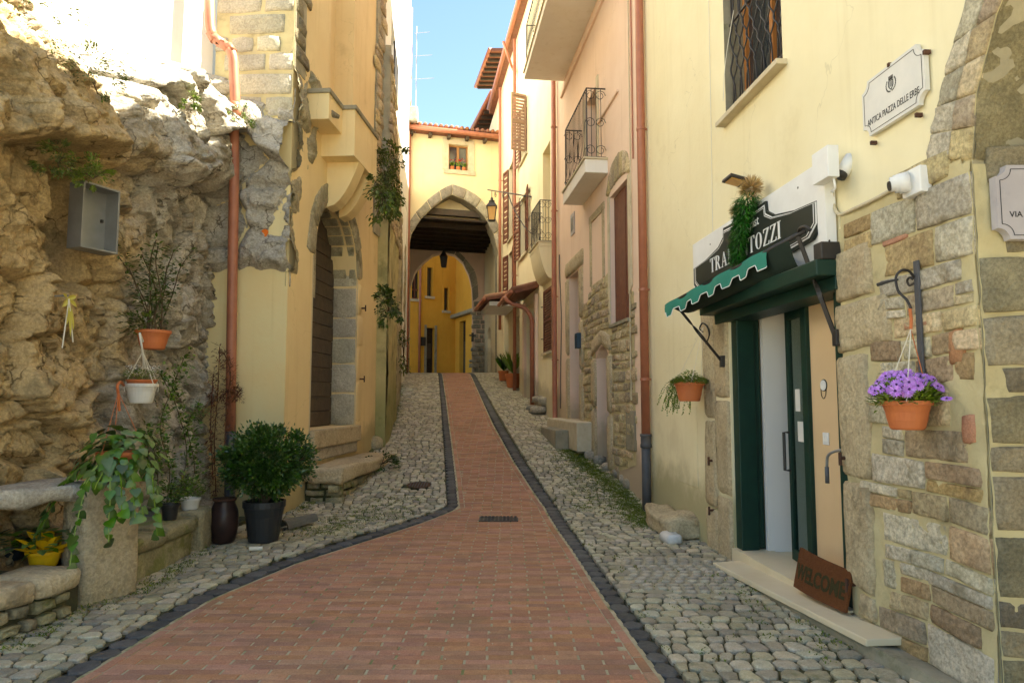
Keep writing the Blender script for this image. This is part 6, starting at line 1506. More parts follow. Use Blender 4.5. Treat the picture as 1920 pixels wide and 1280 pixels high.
# ------------------------------------------------------------------ stone bench and rubble under the arched door
def slab(parent, F, u0, u1, z0, z1, w0, w1, m=M_pier, nm='slab', rough=.02):
    nu = max(4, int((u1 - u0) / .07)); bm = bmesh.new()
    mb = MB(); mb.box(F, u0, u1, z0, z1, w0, w1); me = mb.mesh(nm); bm.from_mesh(me); bmesh.ops.recalc_face_normals(bm, faces=bm.faces)
    bmesh.ops.bevel(bm, geom=bm.edges[:], offset=min(z1 - z0, .12) * .22, segments=1, affect='EDGES')
    bmesh.ops.subdivide_edges(bm, edges=[e for e in bm.edges if e.calc_length() > .16], cuts=3, use_grid_fill=True)
    o = Vector((R() * 9, R() * 9, 0))
    for v in bm.verts:
        v.co += Vector((noise.noise(v.co * 6 + o), noise.noise(v.co * 6 + o + Vector((5, 0, 0))), noise.noise(v.co * 6 + o + Vector((0, 5, 0))))) * rough + Vector((noise.noise(v.co * 2 + o), noise.noise(v.co * 2.3 + o * 2), noise.noise(v.co * 2.7 - o))) * rough
    bm.to_mesh(me); bm.free(); return place(nm, me, m, parent, smooth=True)
ob = thing('stone_bench', 'worn stone slab bench on a rubble base below the arched plank door', 'bench', L1.P(1.5, 0, .3))
zs = L1.px(640, 868, .5)[1]
a = L1.px(578, 862, .35); b = L1.px(700, 852, .45)
slab(ob, L1, .72, 3.75, .38, .60, -.02, .62, M_pier, 'bench_slab', .03)
random.seed(63)
Fb = Frame((L1.P(.8, 0, .5).x, L1.P(.8, 0, .5).y), (L1.P(3.7, 0, .5).x, L1.P(3.7, 0, .5).y), -1); Fb.n = L1.n.copy()
MB().box(L1, .85, 3.65, -.2, .38, .0, .45).build('core', M_soil, ob)
M_mossy = mat('mossy_stone', (.42, .36, .22), (.26, .23, .14), 5, .92, .9, 20, rand=.25, dirt=(.17, .19, .04), dsc=2.6, dth=.50, damt=.7, fine=.4)
stones(Fb, rubble([(.05, -.02), (2.9, .12), (2.9, .38), (.05, .38)], .09, .17, .14, .34, .012, .02, 5, .2), M_mossy, ob, -.10, .03, limit=60)
Fe = Frame((L1.P(.84, 0, .0).x, L1.P(.84, 0, .0).y), (L1.P(.84, 0, .52).x, L1.P(.84, 0, .52).y), 1)
if Fe.n.y > 0: Fe.n = -Fe.n
stones(Fe, rubble([(.0, -.1), (.52, -.1), (.52, .38), (.0, .38)], .10, .16, .2, .36, .012, .01, 6, .2), M_mossy, ob, -.08, .04, limit=20)
# rubble foot beyond the bench
pts = []
for x, y in ((712, 838), (718, 822), (724, 806), (731, 790), (728, 812), (735, 775), (740, 760), (722, 830), (744, 742), (748, 725)): p = gp(x, y); pts.append((p.x - .12, p.y, p.z + .08))
random.seed(64); rockpile(pts, M_mossy, 'rubble_footing', 'mossy boulders piled at the foot of the left wall beyond the bench', 'boulders', (.16, .30), hh=(.16, .3))

# ------------------------------------------------------------------ stone tower and sunlit white house further up (frame L2)
tw = house('stone_house', 'tall weathered house of brown stone and mossy plaster beyond the ochre house', L2, 2)
M_mossp = mat('mossy_yellow_plaster', (.52, .44, .22), (.34, .31, .14), 1.8, .93, .5, 16, dirt=(.20, .19, .08), dsc=1.6, dth=.5, damt=.75, streak=.6, base=(.1, 1.5, (.22, .22, .07), .6, 1.0))
def l2w(u, z):
    k = 1 - sst(8.2, 8.4, z - 0) * 0
    return .22 + .04 * noise.noise(Vector((u * 1.5, z * .7, 2))) + .025 * noise.noise(Vector((u * 5, z * 3, 2))) + .012 * noise.noise(Vector((u * 13, z * 9, 2)))
field(L2, .0, 3.2, .3, 6.5, .08, l2w, 'rough_wall', M_mossp, tw)
field(L2, 3.2, 6.5, 1.0, 6.4, .08, lambda u, z: l2w(u, z) - .06, 'rough_wall', M_crust, tw)
MB().box(L2, 0, 6.5, .2, 6.4, -3, .1).build('house_body', M_mossp, tw)
random.seed(65)
MB().wall(L2, [(0, 6.4), (4.9, 6.4), (4.6, 7.0), (1.6, 8.2), (.1, 9.2), (0, 9.2)], w=.20).build('mortar_bed', M_mortg, tw)
stones(L2, rubble([(0, 5.4), (4.6, 5.4), (4.2, 7.0), (1.6, 8.1), (.1, 9.1)], .15, .28, .25, .5, .02, .02, 16, .15), M_stone, tw, .18, .25, limit=100)
MB().box(L2, -.02, .06, .0, 6.4, -.6, .20).build('wall_edge', M_mossp, tw); MB().box(L2, -.0, .04, 6.4, 9.2, -.4, .20).build('wall_edge', M_mortg, tw)
wh = house('white_house', 'tall white plastered house in full sun beside the arch with a railed window', L2, 8)
wwr = (2.75, 4.4, 9.75, 11.6)
MB().wall(L2, [(0, 6.0), (4.5, 2.2), (13.8, 2.2), (13.8, 19.5), (0, 19.5)], [(rect_loop(wwr), .3)]).build('wall', M_white, wh)
MB().box(L2, 0, 13.8, 6, 19.5, -4, -.31).build('house_body', M_white, wh)
g = MB().box(L2, *wwr, -.29, -.26).build('window', M_glass, wh); MB().box(L2, wwr[0] - .1, wwr[1] + .1, wwr[2] - .1, wwr[2], 0, .1).build('window_sill', M_trim, wh)
rl = MB().box(L2, wwr[0] - .05, wwr[1] + .05, wwr[2] + .95, wwr[2] + .98, .06, .10).build('window_railing', M_iron, wh)
for k in range(12): u = wwr[0] + (wwr[1] - wwr[0]) * k / 11; MB().tube([L2.P(u, wwr[2] + .02, .08), L2.P(u, wwr[2] + .96, .08)], .012, 5).build('bar', M_iron, rl)
MB().tube([L2.P(7.5, 3, .25), L2.P(7.5, 7.6, .25), L2.P(7.5, 8.2, .1)], .02, 5).build('wall_cable', M_rope, wh)
for u in (6.6, 9.0): field(L2, u, u + .9, 2.4, 7.0, .09, lambda u, z: .10 + .05 * noise.noise(Vector((u * 4, z * 2, 8))), 'rough_stone_strip', M_crust, wh)
MB().box(L2, 13.0, 13.7, 12.9, 13.5, .0, .35).build('stone_bracket', M_stoneg, wh, bev=.05)
# plants rooted in the walls
def shrubby(c, rx, ry, rz, n, L, m, name, label, cat='wall plant', droop=.3, stems=14, seed=0, group=None, wl=.4):
    random.seed(seed); t = thing(name, label, cat, c, group); c = Vector(c); mb = MB(); sm = MB()
    cl = [(Vector((U(-1, 1) * rx, U(-1, 1) * ry, U(-1, .9) * rz)), U(.2, .5)) for _ in range(max(8, n // 45))]
    for i in range(n):
        k = random.choice(cl); d = Vector((random.gauss(0, 1), random.gauss(0, 1), random.gauss(0, 1))).normalized() * (R() ** .5) * k[1] * (rx + rz) * .5
        p = c + k[0] + d; o = (p - c); o.z *= .5; dirn = (o.normalized() if o.length > .01 else Vector((0, 0, 1))) + Vector((U(-.6, .6), U(-.6, .6), U(-.3, .5) - droop)); mb.leaf(p, dirn, Vector((U(-.5, .5), U(-.5, .5), 1)), L * U(.6, 1.2), L * wl * U(.8, 1.2))
    for k in cl[:stems]: sm.tube([c + Vector((0, 0, -rz * .4)), c + k[0] * .5 + Vector((0, 0, -.0)), c + k[0]], .006, 4)
    mb.build('foliage', m, t); sm.build('stems', M_twig, t); return t
a = L2.P(*L2.px(737, 340, .4), .30); shrubby(a, .10, .6, .55, 2600, .065, M_ivy, 'caper_bush', 'large dark green bush hanging from the wall below the white house', droop=.6, seed=71)
a = L2.P(*L2.px(748, 300, .4), .34); shrubby(a, .28, .6, .35, 260, .09, M_ivy, 'wall_plant', 'loose leafy sprays reaching out over the lane at the edge of the sunlit wall', droop=.1, seed=72)
a = L2.P(*L2.px(722, 362, .4), .38); shrubby(a, .2, .4, .4, 500, .09, M_ivy, 'wall_plant', 'yellowish green plant clinging under the large hanging bush', droop=.7, seed=73)
a = L2.P(*L2.px(731, 575, .4), .38); shrubby(a, .25, .6, .28, 750, .09, M_leaf, 'fern_clump', 'fern like green clump growing halfway up the mossy left wall', droop=.3, seed=74)
a = gp(716, 882); shrubby((a.x, a.y, a.z + .18), .28, .28, .16, 330, .07, M_leaf, 'weed_clump', 'leafy weed growing beside the end of the stone bench slab', 'weed', droop=0, seed=75)
a = L2.P(*L2.px(757, 655, .3), .3); shrubby(a, .1, .25, .7, 260, .09, M_ivy, 'climbing_plant', 'thin climbing plant on the wall by the left foot of the arch', droop=.3, seed=76)
# ------------------------------------------------------------------ natural rock face, low walls, the sunlit house above
rk = thing('rock_outcrop', 'weathered ochre and grey natural rock face with an overhanging ledge', 'rock', (-3.9, 7, 0))
zl_pts = sorted([RK.px(x, y, .5) for x, y in ((-60, 300), (60, 275), (110, 262), (235, 285), (270, 312), (330, 318), (385, 345), (440, 345))]); zt_pts = sorted([RK.px(x, y, .5) for x, y in ((-60, 90), (0, 110), (80, 200), (160, 190), (235, 215), (300, 170), (360, 150), (430, 190))])
nb_ = RK.rect(150, 470, 222, 345, .3)
zc_pts = sorted([RK.px(x, y, .2) for x, y in ((-40, -60), (110, 0), (150, 60), (190, 130), (240, 190), (300, 165), (340, 135), (385, 130), (440, 150))])
def rkw(u, z):
    zl = lerp_pts(zl_pts, u); zt = max(zl + .35, lerp_pts(zt_pts, u)); zl += .10 * noise.noise(Vector((u * 2.5, 0, 4)))
    h = rockh(u, z, 3.3, 1.25)
    if z < zl:
        d = zl - z; b = .05 + .14 * sst(2.2, 0, z) + .10 * noise.noise(Vector((u * .6, z * .7, 9))) - .12 * math.exp(-d / .2) + .10
        b -= .12 * sst(7.0, 8.2, u)
        b += -.13 * math.exp(-((z - (1.55 + .25 * math.sin(u * 1.3))) / .035) ** 2) - .10 * math.exp(-((z - (.95 + .2 * math.sin(u * 1.7 + 1))) / .04) ** 2)
    elif z < zt:
        t = (z - zl) / (zt - zl); b = .16 + (.36 + .10 * sst(5.3, 4.9, u)) * min(1, t * 4) ** .7 - .16 * t * t; 
    else: b = .40 - (z - zt) * .45
    zc = lerp_pts(zc_pts, u)
    if z > zc: b -= (z - zc) * 3.0
    b += h * (.8 if z < zl else .85)
    # dark hollow under the metal box
    if nb_[0] - .1 < u < nb_[1] + .05 and nb_[2] - .35 < z < nb_[3] + .1: 
        k = sst(0, .12, min(u - nb_[0] + .1, nb_[1] + .05 - u)) * sst(0, .12, min(z - nb_[2] + .35, nb_[3] + .1 - z)); b = b * (1 - k) + (-.35) * k
    return b
field(RK, 1.4, 8.55, -.3, 7.2, .021, rkw, 'rock_surface', M_rock, rk)
# white house above the rock in full sun
sh_ = Frame((-7.9, 4), (-4.36, 9.72), -1)
up = thing('upper_white_house', 'sunlit white house standing above and behind the rock face', 'house', (-7, 8, 4)); MB().wall(sh_, [(-3, 3), (sh_.L, 3), (sh_.L, 9.3), (-3, 9.3)]).build('wall', M_white, up); MB().box(sh_, -3, sh_.L, 3, 9.3, -4, -.02).build('house_body', M_white, up)
# metal box door in its hollow
bx = thing('meter_box', 'open grey metal box with frame set into a hollow of the rock face', 'metal box', RK.P(nb_[0], nb_[2], .3))
DB = Frame((at(150, 400, 6.3).x, 6.3), (at(220, 400, 6.65).x, 6.65), -1)
if DB.n.y > 0: DB.n = -DB.n
q0 = DB.px(152, 338); q1 = DB.px(219, 478); q2 = DB.px(152, 465)
zt_, zb_ = q0[1], DB.px(219, 478)[1]; W_b = DB.L
MB().box(DB, 0, W_b, zb_, zt_, -.16, -.14).build('back_panel', M_gmetal, bx)
for a in ((0, .018, zb_, zt_), (W_b - .018, W_b, zb_, zt_), (.018, W_b - .018, zt_ - .018, zt_), (.018, W_b - .018, zb_, zb_ + .018)): MB().box(DB, *a, -.14, .03).build('rim', M_gmetal, bx)
MB().box(DB, W_b - .07, W_b - .05, (zb_ + zt_) / 2, (zb_ + zt_) / 2 + .03, -.14, -.12).build('latch', M_iron, bx)
# ---- low walls, pillar and benches
def pq(x, y): return gp(x, y)
random.seed(66)
lw = thing('planter_wall', 'low rubble wall with two worn cap stones at the bottom left', 'low wall', (-3.3, 4.9, 0))
PW_ = Frame((-3.62, 4.25), (-3.12, 5.32), -1)
zc = PW_.px(60, 1095)[1]
PW_ = Frame((gp(-20, 1215).x, gp(-20, 1215).y), (gp(148, 1150).x, gp(148, 1150).y), -1); LW = PW_.L
zc = PW_.px(75, 1090)[1] + .02
MB().box(PW_, -.9, LW + .05, -.1, zc - .12, -.8, -.06).build('core', M_soil, lw)
slab(lw, PW_, -.9, -.28, zc - .13, zc, -.45, .05, M_pier, 'cap_stone', .02); slab(lw, PW_, -.25, LW * .40, zc - .13, zc, -.45, .05, M_pier, 'cap_stone', .02); slab(lw, PW_, LW * .42, LW - .02, zc - .14, zc, -.45, .04, M_pier, 'cap_stone', .02)
stones(PW_, rubble([(-.9, 0), (LW, 0), (LW, zc - .14), (-.9, zc - .14)], .09, .16, .13, .26, .02, .03, 8, .3), M_mossy, lw, -.10, .01, limit=40)
ps = thing('planter_soil', 'bed of dark earth behind the low rubble wall', 'soil bed', (-3.6, 5, .3)); MB().box(PW_, -.3, LW, zc - .4, zc - .06, -1.1, -.44).build('soil', M_soil, ps)
pi_ = thing('stone_pillar', 'short square tooled stone pillar carrying a thick worn slab', 'pillar', gp(200, 1140))
PI = Frame((gp(150, 1132).x, gp(150, 1132).y), (gp(262, 1102).x, gp(262, 1102).y), -1); PI = Frame((gp(152, 1138).x, gp(152, 1138).y), (gp(258, 1112).x, gp(258, 1112).y), -1)
zp = PI.px(200, 905)[1]
slab(pi_, PI, 0, PI.L, -.05, zp, -.34, .0, M_pier, 'shaft', .018)
zs = PI.px(200, 935)[1]
slab(pi_, PI, -.62, .22, zp - .13, zp - .0, -.75, -.05, M_stoneg, 'top_slab', .03)
# bench of slabs
SB = Frame((gp(258, 1105).x - .10, gp(258, 1105).y), (gp(398, 1022).x - .03, gp(398, 1022).y), -1)
bn = thing('slab_bench', 'low mossy stone slab bench between the pillar and the downpipe', 'bench', SB.P(SB.L / 2, 0))
zb = SB.px(330, 985)[1]
slab(bn, SB, .0, SB.L * .40, zb - .13, zb, -.5, .02, M_mossy, 'bench_slab', .02); slab(bn, SB, SB.L * .41, SB.L * .80, zb - .13, zb + .01, -.5, .02, M_mossy, 'bench_slab', .02)
slab(bn, SB, .02, SB.L * .78, -.05, zb - .14, -.5, -.03, M_mossy, 'bench_base', .03); slab(bn, SB, SB.L * .82, SB.L, -.05, zb + .06, -.5, .04, M_mossy, 'end_stone', .03)
MB().wbox(-4.3, -3.45, 4.2, 9.4, -.2, .06).build('core', M_soil, bn)
# sprays of small plants in the rock
for (x, y, w, r, n, m, lab, sd) in ((110, 300, .35, .17, 620, M_ivy, 'small bushy plant rooted under the rock ledge at the left', 81), (175, 325, .42, .16, 900, M_leafl, 'pale flowering plant spilling over the metal box', 82), (165, 130, .2, .30, 900, M_ivy, 'green weeds on the sunlit slope above the rock ledge', 83), (355, 180, .35, .14, 420, M_leafl, 'yellow green tuft on top of the grey boulder', 84), (40, 40, .0, .35, 900, M_ivy, 'bushy weeds at the top left corner of the rock', 85), (455, 215, .5, .14, 420, M_leafl, 'grassy tuft in the crack beside the upper drainpipe', 86)):
    F_ = RK if x < 440 else F1; a = F_.P(*F_.px(x, y, w), w); shrubby(a, r, r, r * .8, n, .036, m, 'rock_plant', lab, 'rock plant', seed=sd, stems=3)

at_ = thing('antenna', 'thin grey antenna rods against the sky at the edge of the sunlit white house', 'antenna', L2.P(13.4, 19.5, -.2)); ap = L2.P(13.6, 12.6, .25)
MB().tube([ap, ap + Vector((0, 0, 4.6))], .02, 6).build('mast', M_gmetal, at_)
for k in range(3): MB().tube([ap + Vector((-.1, 0, 2.3 + k * 1.0)), ap + Vector((.75 - .1 * k, 0, 2.35 + k * 1.0))], .012, 5).build('rod', M_gmetal, at_)
# ------------------------------------------------------------------ pots and plants on the left, small things
def RKP(x, y, w): return RK.P(*RK.px(x, y, w), w)
random.seed(91)
# clipped bush in a black tub
b0 = gp(484, 1020); b0.y += .16
bu = thing('potted_bush', 'round clipped evergreen bush in a tall black plastic tub', 'potted bush', b0)
pot(b0, .165, .225, .46, M_bpot, bu, rim=.012)
MB().lathe(b0 + Vector((0, 0, .40)), [(.2, 0), (.2, .01)], 16).build('soil', M_soil, bu)
mb = MB(); sm = MB(); bc = b0 + Vector((.03, 0, .88)); cl = []
for i in range(120):
    d = Vector((random.gauss(0, 1), random.gauss(0, 1), random.gauss(0, 1))).normalized(); r = U(.45, .95); k = Vector((d.x * .50 * r, d.y * .48 * r, d.z * .40 * r + .02)); cl.append(k)
for i in range(15000):
    k = random.choice(cl); d = Vector((random.gauss(0, 1), random.gauss(0, 1), random.gauss(0, 1))); p = bc + k + d * .045
    o = (p - bc).normalized(); mb.leaf(p, o + d * .5 + Vector((0, 0, .2)), o + Vector((U(-.6, .6), U(-.6, .6), .6)), U(.03, .05), U(.02, .03), .15)
mb.build('foliage', M_leafd, bu)
for k in cl[::3]: sm.tube([b0 + Vector((U(-.03, .03), U(-.03, .03), .4)), bc + k * .4 + Vector((0, 0, -.15)), bc + k], .006, 4, rr=[.010, .007, .004])
sm.build('stems', M_twig, bu)
# a loose curved roof tile and a bit of tube on the cobbles
p = gp(552, 990); t = MB(); A = Vector((p.x - .10, p.y - .14, p.z + .02)); Bv = Vector((p.x + .17, p.y + .26, p.z + .06)); d = (Bv - A).normalized(); x = Vector((d.y, -d.x, 0)).normalized(); vs = []
for s_, q, r in ((0, A, .11), (1, Bv, .085)):
    for rr in (r, r - .016):
        for k in range(9): a = math.pi * k / 8; vs.append(q + x * rr * math.cos(a) + Vector((0, 0, rr * math.sin(a))))
f = []
for k in range(8): f += [(k, k + 1, 19 + k, 18 + k), (9 + k, 27 + k, 28 + k, 10 + k), (k, 9 + k, 10 + k, k + 1), (18 + k, 19 + k, 28 + k, 27 + k)]
f += [(0, 18, 27, 9), (8, 17, 35, 26)]
t.add(vs, f); tag(t.build('roof_tile_piece', M_tileg, smooth=False), 'loose old grey roof tile lying on the cobbles by the wall corner', 'roof tile')
p = gp(478, 1034); tag(MB().tube([p + Vector((-.06, 0, .03)), p + Vector((.07, .03, .03))], .022, 10).build('tube_piece', M_rope), 'short off white tube lying in front of the black tub', 'tube')
# hanging orange pot with a tall leggy climber
c = RKP(286, 655, .38); op = thing('hanging_pot', 'orange plastic pot with a tall leggy climber high on the rock face', 'flower pot', c); pot(c, .115, .165, .20, M_terra, op)
mb = MB(); sm = MB()
for i in range(9):
    q = c + Vector((U(-.06, .06), U(-.06, .06), .18)); d = Vector((U(-.12, .22), U(-.30, .30), 1)); L = U(.6, 1.15) ; pts = [q]
    for k in range(12):
        q = q + d.normalized() * L / 12; d += Vector((U(-.14, .14), U(-.18, .18), U(-.05, .02))); pts.append(q.copy())
        for _ in range(9 if k > 2 else 3): dd = Vector((U(-1, 1), U(-1, 1), U(-.4, .5))); mb.leaf(q + dd * U(.02, .09), dd, Vector((0, 0, 1)), U(.035, .06), U(.02, .034))
    sm.tube(pts, .006, 5)
for i in range(200): d = Vector((U(-1, .3), U(-1, 1), U(-.5, .6))); mb.leaf(c + Vector((-.05, -.05, .25)) + d * .2, d, Vector((0, 0, 1)), .045, .028)
mb.build('foliage', M_leaf, op); sm.build('stems', M_twig, op)
MB().tube(smooth_curve([RKP(268, 640, .50), RKP(262, 625, .54), RKP(266, 650, .56), RKP(272, 690, .5)], 4), .010, 6).build('hanger_hook', M_wpot, op)
# white pot with alyssum on cords
c = RKP(264, 756, .42); wp = thing('hanging_pot', 'white hanging pot with small white flowers below the orange pot', 'flower pot', c); pot(c, .105, .145, .20, M_wpot, wp)
MB().lathe(c + Vector((0, 0, .19)), [(.125, 0), (.145, .04), (.150, .05), (.13, .05)], 22).build('inner_pot', M_terra, wp, smooth=True)
hk_ = RKP(268, 650, .5)
for a in (-.3, .5, 2.0, 3.6): MB().tube([hk_ + Vector((0, 0, -.05)), c + Vector((.155 * math.cos(a), .155 * math.sin(a), .18)), c + Vector((.15 * math.cos(a), .15 * math.sin(a), .12))], .0045, 5).build('hanger_cord', M_rope, wp)
mb = MB(); fl = MB()
for i in range(360): a = U(0, 6.28); r = math.sqrt(R()) * .17; p = c + Vector((r * math.cos(a), r * math.sin(a), .24 + U(0, .09))); mb.leaf(p, Vector((math.cos(a), math.sin(a), U(-.2, 1))), Vector((0, 0, 1)), .03, .012)
for i in range(170): a = U(0, 6.28); r = math.sqrt(R()) * .17; p = c + Vector((r * math.cos(a), r * math.sin(a), .30 + U(0, .08))); fl.leaf(p, Vector((U(-1, 1), U(-1, 1), .4)), Vector((0, 0, 1)), .014, .014)
mb.build('foliage', M_leafl, wp); fl.build('flowers', M_wflow, wp)
# pothos in a hanging basket: every large leaf a part of its own
M_poth = mat('pothos_leaf', (.05, .11, .014), (.09, .16, .02), 9, .38, 0, rand=.45, spec=.5)
me_leaf = bpy.data.meshes.new('leaf'); _v = []; _f = []
outl = [(0, 0), (.30, -.06), (.48, .10), (.44, .38), (.25, .72), (0, 1.05), (-.25, .72), (-.44, .38), (-.48, .10), (-.30, -.06)]
for x, y in outl: _v.append((x, y, -.10 * abs(x) - .12 * y * y))
_v += [(0, .3, .03), (0, .65, -.01)]
for i in range(10):
    j = (i + 1) % 10; _f.append((i, j, 10) if i in (0, 1, 2, 7, 8, 9) else (i, j, 11))
_f += [(3, 11, 10), (10, 11, 7)]; me_leaf.from_pydata(_v, [], _f); me_leaf.materials.append(M_poth); me_leaf.polygons.foreach_set('use_smooth', [True] * len(me_leaf.polygons))
c = RKP(225, 885, .98); po = thing('hanging_basket', 'terracotta basket of broad glossy green leaves trailing over the stone pillar', 'hanging plant', c)
pot(c, .12, .17, .17, M_terra, po)
def bigleaf(p, d, nrm, s, parent):
    d = d.normalized(); x = d.cross(nrm); x = x.normalized() if x.length > 1e-4 else d.orthogonal().normalized(); z = x.cross(d); M = Matrix(((x.x * s, d.x * s, z.x * s, p.x), (x.y * s, d.y * s, z.y * s, p.y), (x.z * s, d.z * s, z.z * s, p.z), (0, 0, 0, 1)))
    o = bpy.data.objects.new('leaf', me_leaf); COL.objects.link(o); o.parent = parent; o.matrix_local = Matrix.Translation(-WO[parent.name]) @ M
for i in range(215):
    a = U(0, 6.28); el = U(-.7, 1.2); r = .30 * U(.55, 1.05); o = Vector((math.cos(a) * math.cos(el), math.sin(a) * math.cos(el), math.sin(el))); p = c + Vector((0, 0, .14)) + Vector((o.x * r, o.y * r, o.z * r * .85))
    bigleaf(p, o * .7 + Vector((U(-.5, .5), U(-.5, .5), -.75)), Vector((o.x, o.y, abs(o.z) + .8)), U(.06, .10), po)
for s_ in range(11):
    a = U(-2.6, -.2); q = c + Vector((math.cos(a) * .2, math.sin(a) * .2, .1)); d = Vector((math.cos(a) * .5, math.sin(a) * .5, -.2)); pts = [q]; n = random.choice((5, 7, 9, 12))
    if s_ in (2, 6): n = 15
    for k in range(n):
        q = q + d.normalized() * .055; d += Vector((U(-.15, .15), U(-.15, .15), -.25)); pts.append(q.copy()); bigleaf(q, Vector((U(-1, 1), U(-1, 1), -.6)), Vector((math.cos(a), -1, .6)), U(.055, .10), po)
    MB().tube(pts, .005, 5).build('trailing_stem', M_leafl, po)
hk_ = RKP(222, 735, .45)
for a in (.3, 2.4, 4.4): MB().tube([hk_, c + Vector((.18 * math.cos(a), .18 * math.sin(a), .17))], .0035, 5).build('hanger_cord', M_terra, po)
MB().tube(smooth_curve([RKP(232, 722, .3), RKP(226, 716, .42), RKP(220, 724, .46), RKP(222, 740, .45), RKP(224, 770, .45)], 4), .013, 6).build('hook', M_terra, po)
# pots on the slab bench
def leafy(c, r, h, n, L, m, parent, up=.5):
    mb = MB()
    for i in range(n): a = U(0, 6.28); k = math.sqrt(R()); p = Vector(c) + Vector((r * k * math.cos(a), r * k * math.sin(a), U(0, h))); mb.leaf(p, Vector((math.cos(a), math.sin(a), U(-.3, up * 2))), Vector((0, 0, 1)), L * U(.6, 1.1), L * .45)
    mb.build('foliage', m, parent)
zt_b = SB.P(0, zb).z
for (x, y, r, h, m, lab, lm) in ((318, 975, .085, .17, M_bpot, 'small black plastic pot on the slab bench beside the white one', M_leaf), (356, 962, .10, .17, M_wpot, 'small white pot with a fine leaved plant on the slab bench', M_leafl)):
    r_ = ray(x, y); k = (zt_b - CAMH) / r_.z; p = CAM + r_ * k; p.z = zt_b; t = thing('flower_pot', lab, 'flower pot', p, 'pots on the slab bench'); pot(p, r * .75, r, h, m, t, rim=.008); leafy((p.x, p.y, p.z + h), .14, .20, 150, .055, lm, t)
# climber behind the bench
vines = [((310, 960), (318, 880), (300, 800), (322, 730), (345, 670)), ((330, 950), (350, 850), (330, 760), (300, 700)), ((300, 960), (292, 860), (275, 800)), ((345, 940), (365, 880), (352, 800), (372, 760))]
cv = thing('climbing_vine', 'thin yellow green climbing vine scrambling up the rock behind the bench', 'climbing plant', RKP(310, 960, .3)); mb = MB(); sm = MB()
for v in vines:
    pts = smooth_curve([RKP(x, y, .30 + U(0, .12)) for x, y in v], 8); sm.tube(pts, .005, 5)
    for p in pts:
        for _ in range(11): d = Vector((U(-.2, 1), U(-1, 1), U(-.6, .8))); mb.leaf(p + d * U(.0, .16), d, Vector((.5, 0, 1)), U(.03, .06), U(.022, .04))
mb.build('foliage', mat('vine_leaf', (.13, .20, .03), (.07, .14, .025), 5, .5, 0, rand=.5), cv); sm.build('stems', M_twig, cv)
# dried brown creeper round the drainpipe and a tall dark vase under it
dc = thing('dried_creeper', 'withered rusty brown creeper hanging around the foot of the swan neck drainpipe', 'dried plant', F1.P(*FP(415, 900, .3))); mb = MB()
for v in (((412, 650), (408, 740), (402, 830), (405, 930)), ((420, 660), (432, 700), (425, 760), (420, 860)), ((400, 700), (395, 800), (400, 900)), ((415, 740), (440, 730), (448, 745))):
    pts = smooth_curve([F1.P(*FP(x, y, .34 + U(0, .1))) for x, y in v], 6); mb.tube(pts, .007, 4)
    for p in pts:
        for _ in range(26): d = Vector((U(-1, 1), U(-1, .6), U(-1, .6))); mb.leaf(p + d * U(0, .09), d, Vector((.5, 0, 1)), U(.03, .075), U(.006, .018))
mb.build('stems', M_dry, dc)
p = gp(410, 1022); p.y += .12; t = thing('dark_vase', 'tall dark brown glazed vase standing between the bench and the black tub', 'vase', p)
MB().lathe(p, [(.10, 0), (.13, .04), (.16, .22), (.15, .36), (.11, .46), (.12, .50), (.105, .5), (.1, .44)], 20).build('body', mat('dark_glaze', (.05, .025, .02), (.03, .018, .015), 6, .35, .03), t, smooth=True); MB().lathe(p + Vector((0, 0, .47)), [(.118, 0), (.128, .01), (.128, .03), (.11, .03)], 20).build('rim', M_rust, t, smooth=True)
# yellow wrapped plant and grey bowl on the planter wall
def onwall(x, y, dz=0): r_ = ray(x, y); z = zc - .06 + dz; k = (z - CAMH) / r_.z; q = CAM + r_ * k; q.z = z; return q
p = onwall(82, 1062); t = thing('wrapped_plant', 'leafy plant in bright yellow gift wrap and ribbon behind the low wall', 'flower pot', p)
pot(p, .09, .12, .13, M_yel, t, ridges=False); mb = MB()
for i in range(12):
    a = i * .5236 + U(-.2, .2); d = Vector((math.cos(a), math.sin(a), U(.3, 1.2))).normalized(); mb.leaf(p + Vector((0, 0, .08)) + d * .08, d, Vector((0, 0, 1)), U(.14, .22), U(.07, .11), .3)
mb.build('wrapping', M_yel, t)
for i in range(70): a = U(0, 6.28); k = math.sqrt(R()) * .26; bigleaf(p + Vector((math.cos(a) * k - .06, math.sin(a) * k, .16 + U(0, .14))), Vector((math.cos(a), math.sin(a), U(-.5, .4))), Vector((0, 0, 1)), U(.05, .085), t)
p = onwall(15, 1048); t = thing('grey_bowl', 'low grey plastic bowl of dark leaves at the bottom left edge', 'flower pot', p); pot(p, .12, .16, .12, M_bpot, t)
for i in range(45): a = U(0, 6.28); k = math.sqrt(R()) * .2; bigleaf(p + Vector((math.cos(a) * k, math.sin(a) * k, .13 + U(0, .12))), Vector((math.cos(a), math.sin(a), U(-.4, .5))), Vector((0, 0, 1)), U(.05, .08), t)
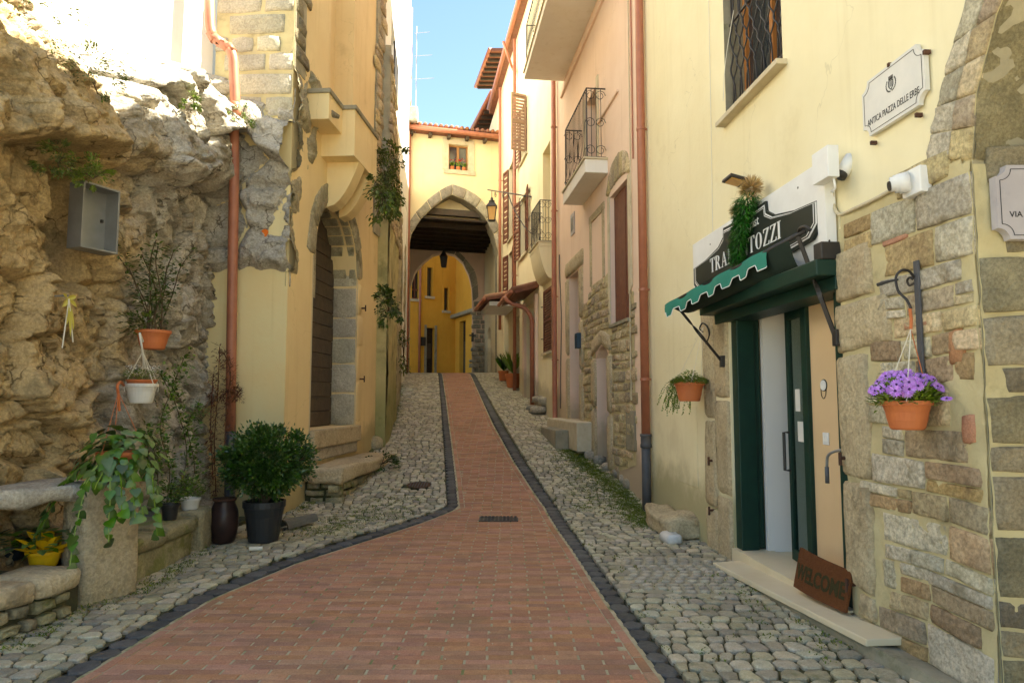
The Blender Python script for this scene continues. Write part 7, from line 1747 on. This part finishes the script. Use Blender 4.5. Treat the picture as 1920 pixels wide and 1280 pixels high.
# yellow bow on a nail
c = RKP(121, 556, .32); t = thing('ribbon_bow', 'faded yellow ribbon bow with white strings hung on a nail in the rock', 'ribbon', c); mb = MB(); mb.tube([c + Vector((-.2, 0, 0)), c + Vector((.03, 0, .01))], .008, 6); mb.build('nail', M_gmetal, t)
mb = MB()
for i, (dx, dz, L) in enumerate(((-.5, -.4, .14), (.5, -.3, .12), (-.15, -1, .24), (.2, -1, .28), (-.6, .2, .1), (.6, .25, .1), (.0, -1, .34))):
    d = Vector((.15, dx, dz)); mb.leaf(c + Vector((.02, 0, -.02)), d, Vector((1, 0, .2)), L, .045, .3)
mb.build('ribbon', M_yel if False else mat('faded_yellow', (.55, .46, .08), (.45, .38, .07), 9, .6, .1), t)
for s_ in (-1, 1): MB().tube([c + Vector((.04, 0, -.02)), c + Vector((.05, s_ * .07, -.42 + .03 * s_))], .005, 5).build('string', M_rope, t)
# sparse debris: light chips on the path near the iron cover, fallen leaves
random.seed(97); mb = MB()
for i in range(150):
    if i < 60: q = gp(935 + random.gauss(0, 110), 985 + random.gauss(0, 16))
    else: q = gp(U(300, 1150), U(960, 1270))
    if xli(q.y) + .1 < q.x < xri(q.y) - .1: mb.leaf(Vector((q.x, q.y, G(q.x, q.y) + .010)), Vector((U(-1, 1), U(-1, 1), .05)), Vector((0, 0, 1)), U(.008, .022), U(.006, .014), .3)
tag(mb.build('stone_chips', mat('pale_chips', (.6, .55, .42), (.35, .25, .12), 30, .9, 0)), 'pale chips and crumbs scattered over the red brick path', 'chips', kind='stuff')

a = R0.px(1222, 985, .30); b = R0.px(1312, 985, .0); random.seed(98)
t = thing('corner_step_stone', 'pale broken stone block on the cobbles against the yellow wall left of the shop door', 'stone', R0.P((a[0] + b[0]) / 2, 0, .2))
slab(t, R0, b[0], a[0] + .1, .0, .24, -.02, .36, M_pier, 'block', .06)
p = gp(1290, 1040); t = thing('marble_fragment', 'small wedge of white marble lying in front of the pale stone block', 'stone', p)
slab(t, R0, 7.9, 8.25, -.02, .10, .28, .44, M_marb, 'wedge', .03)
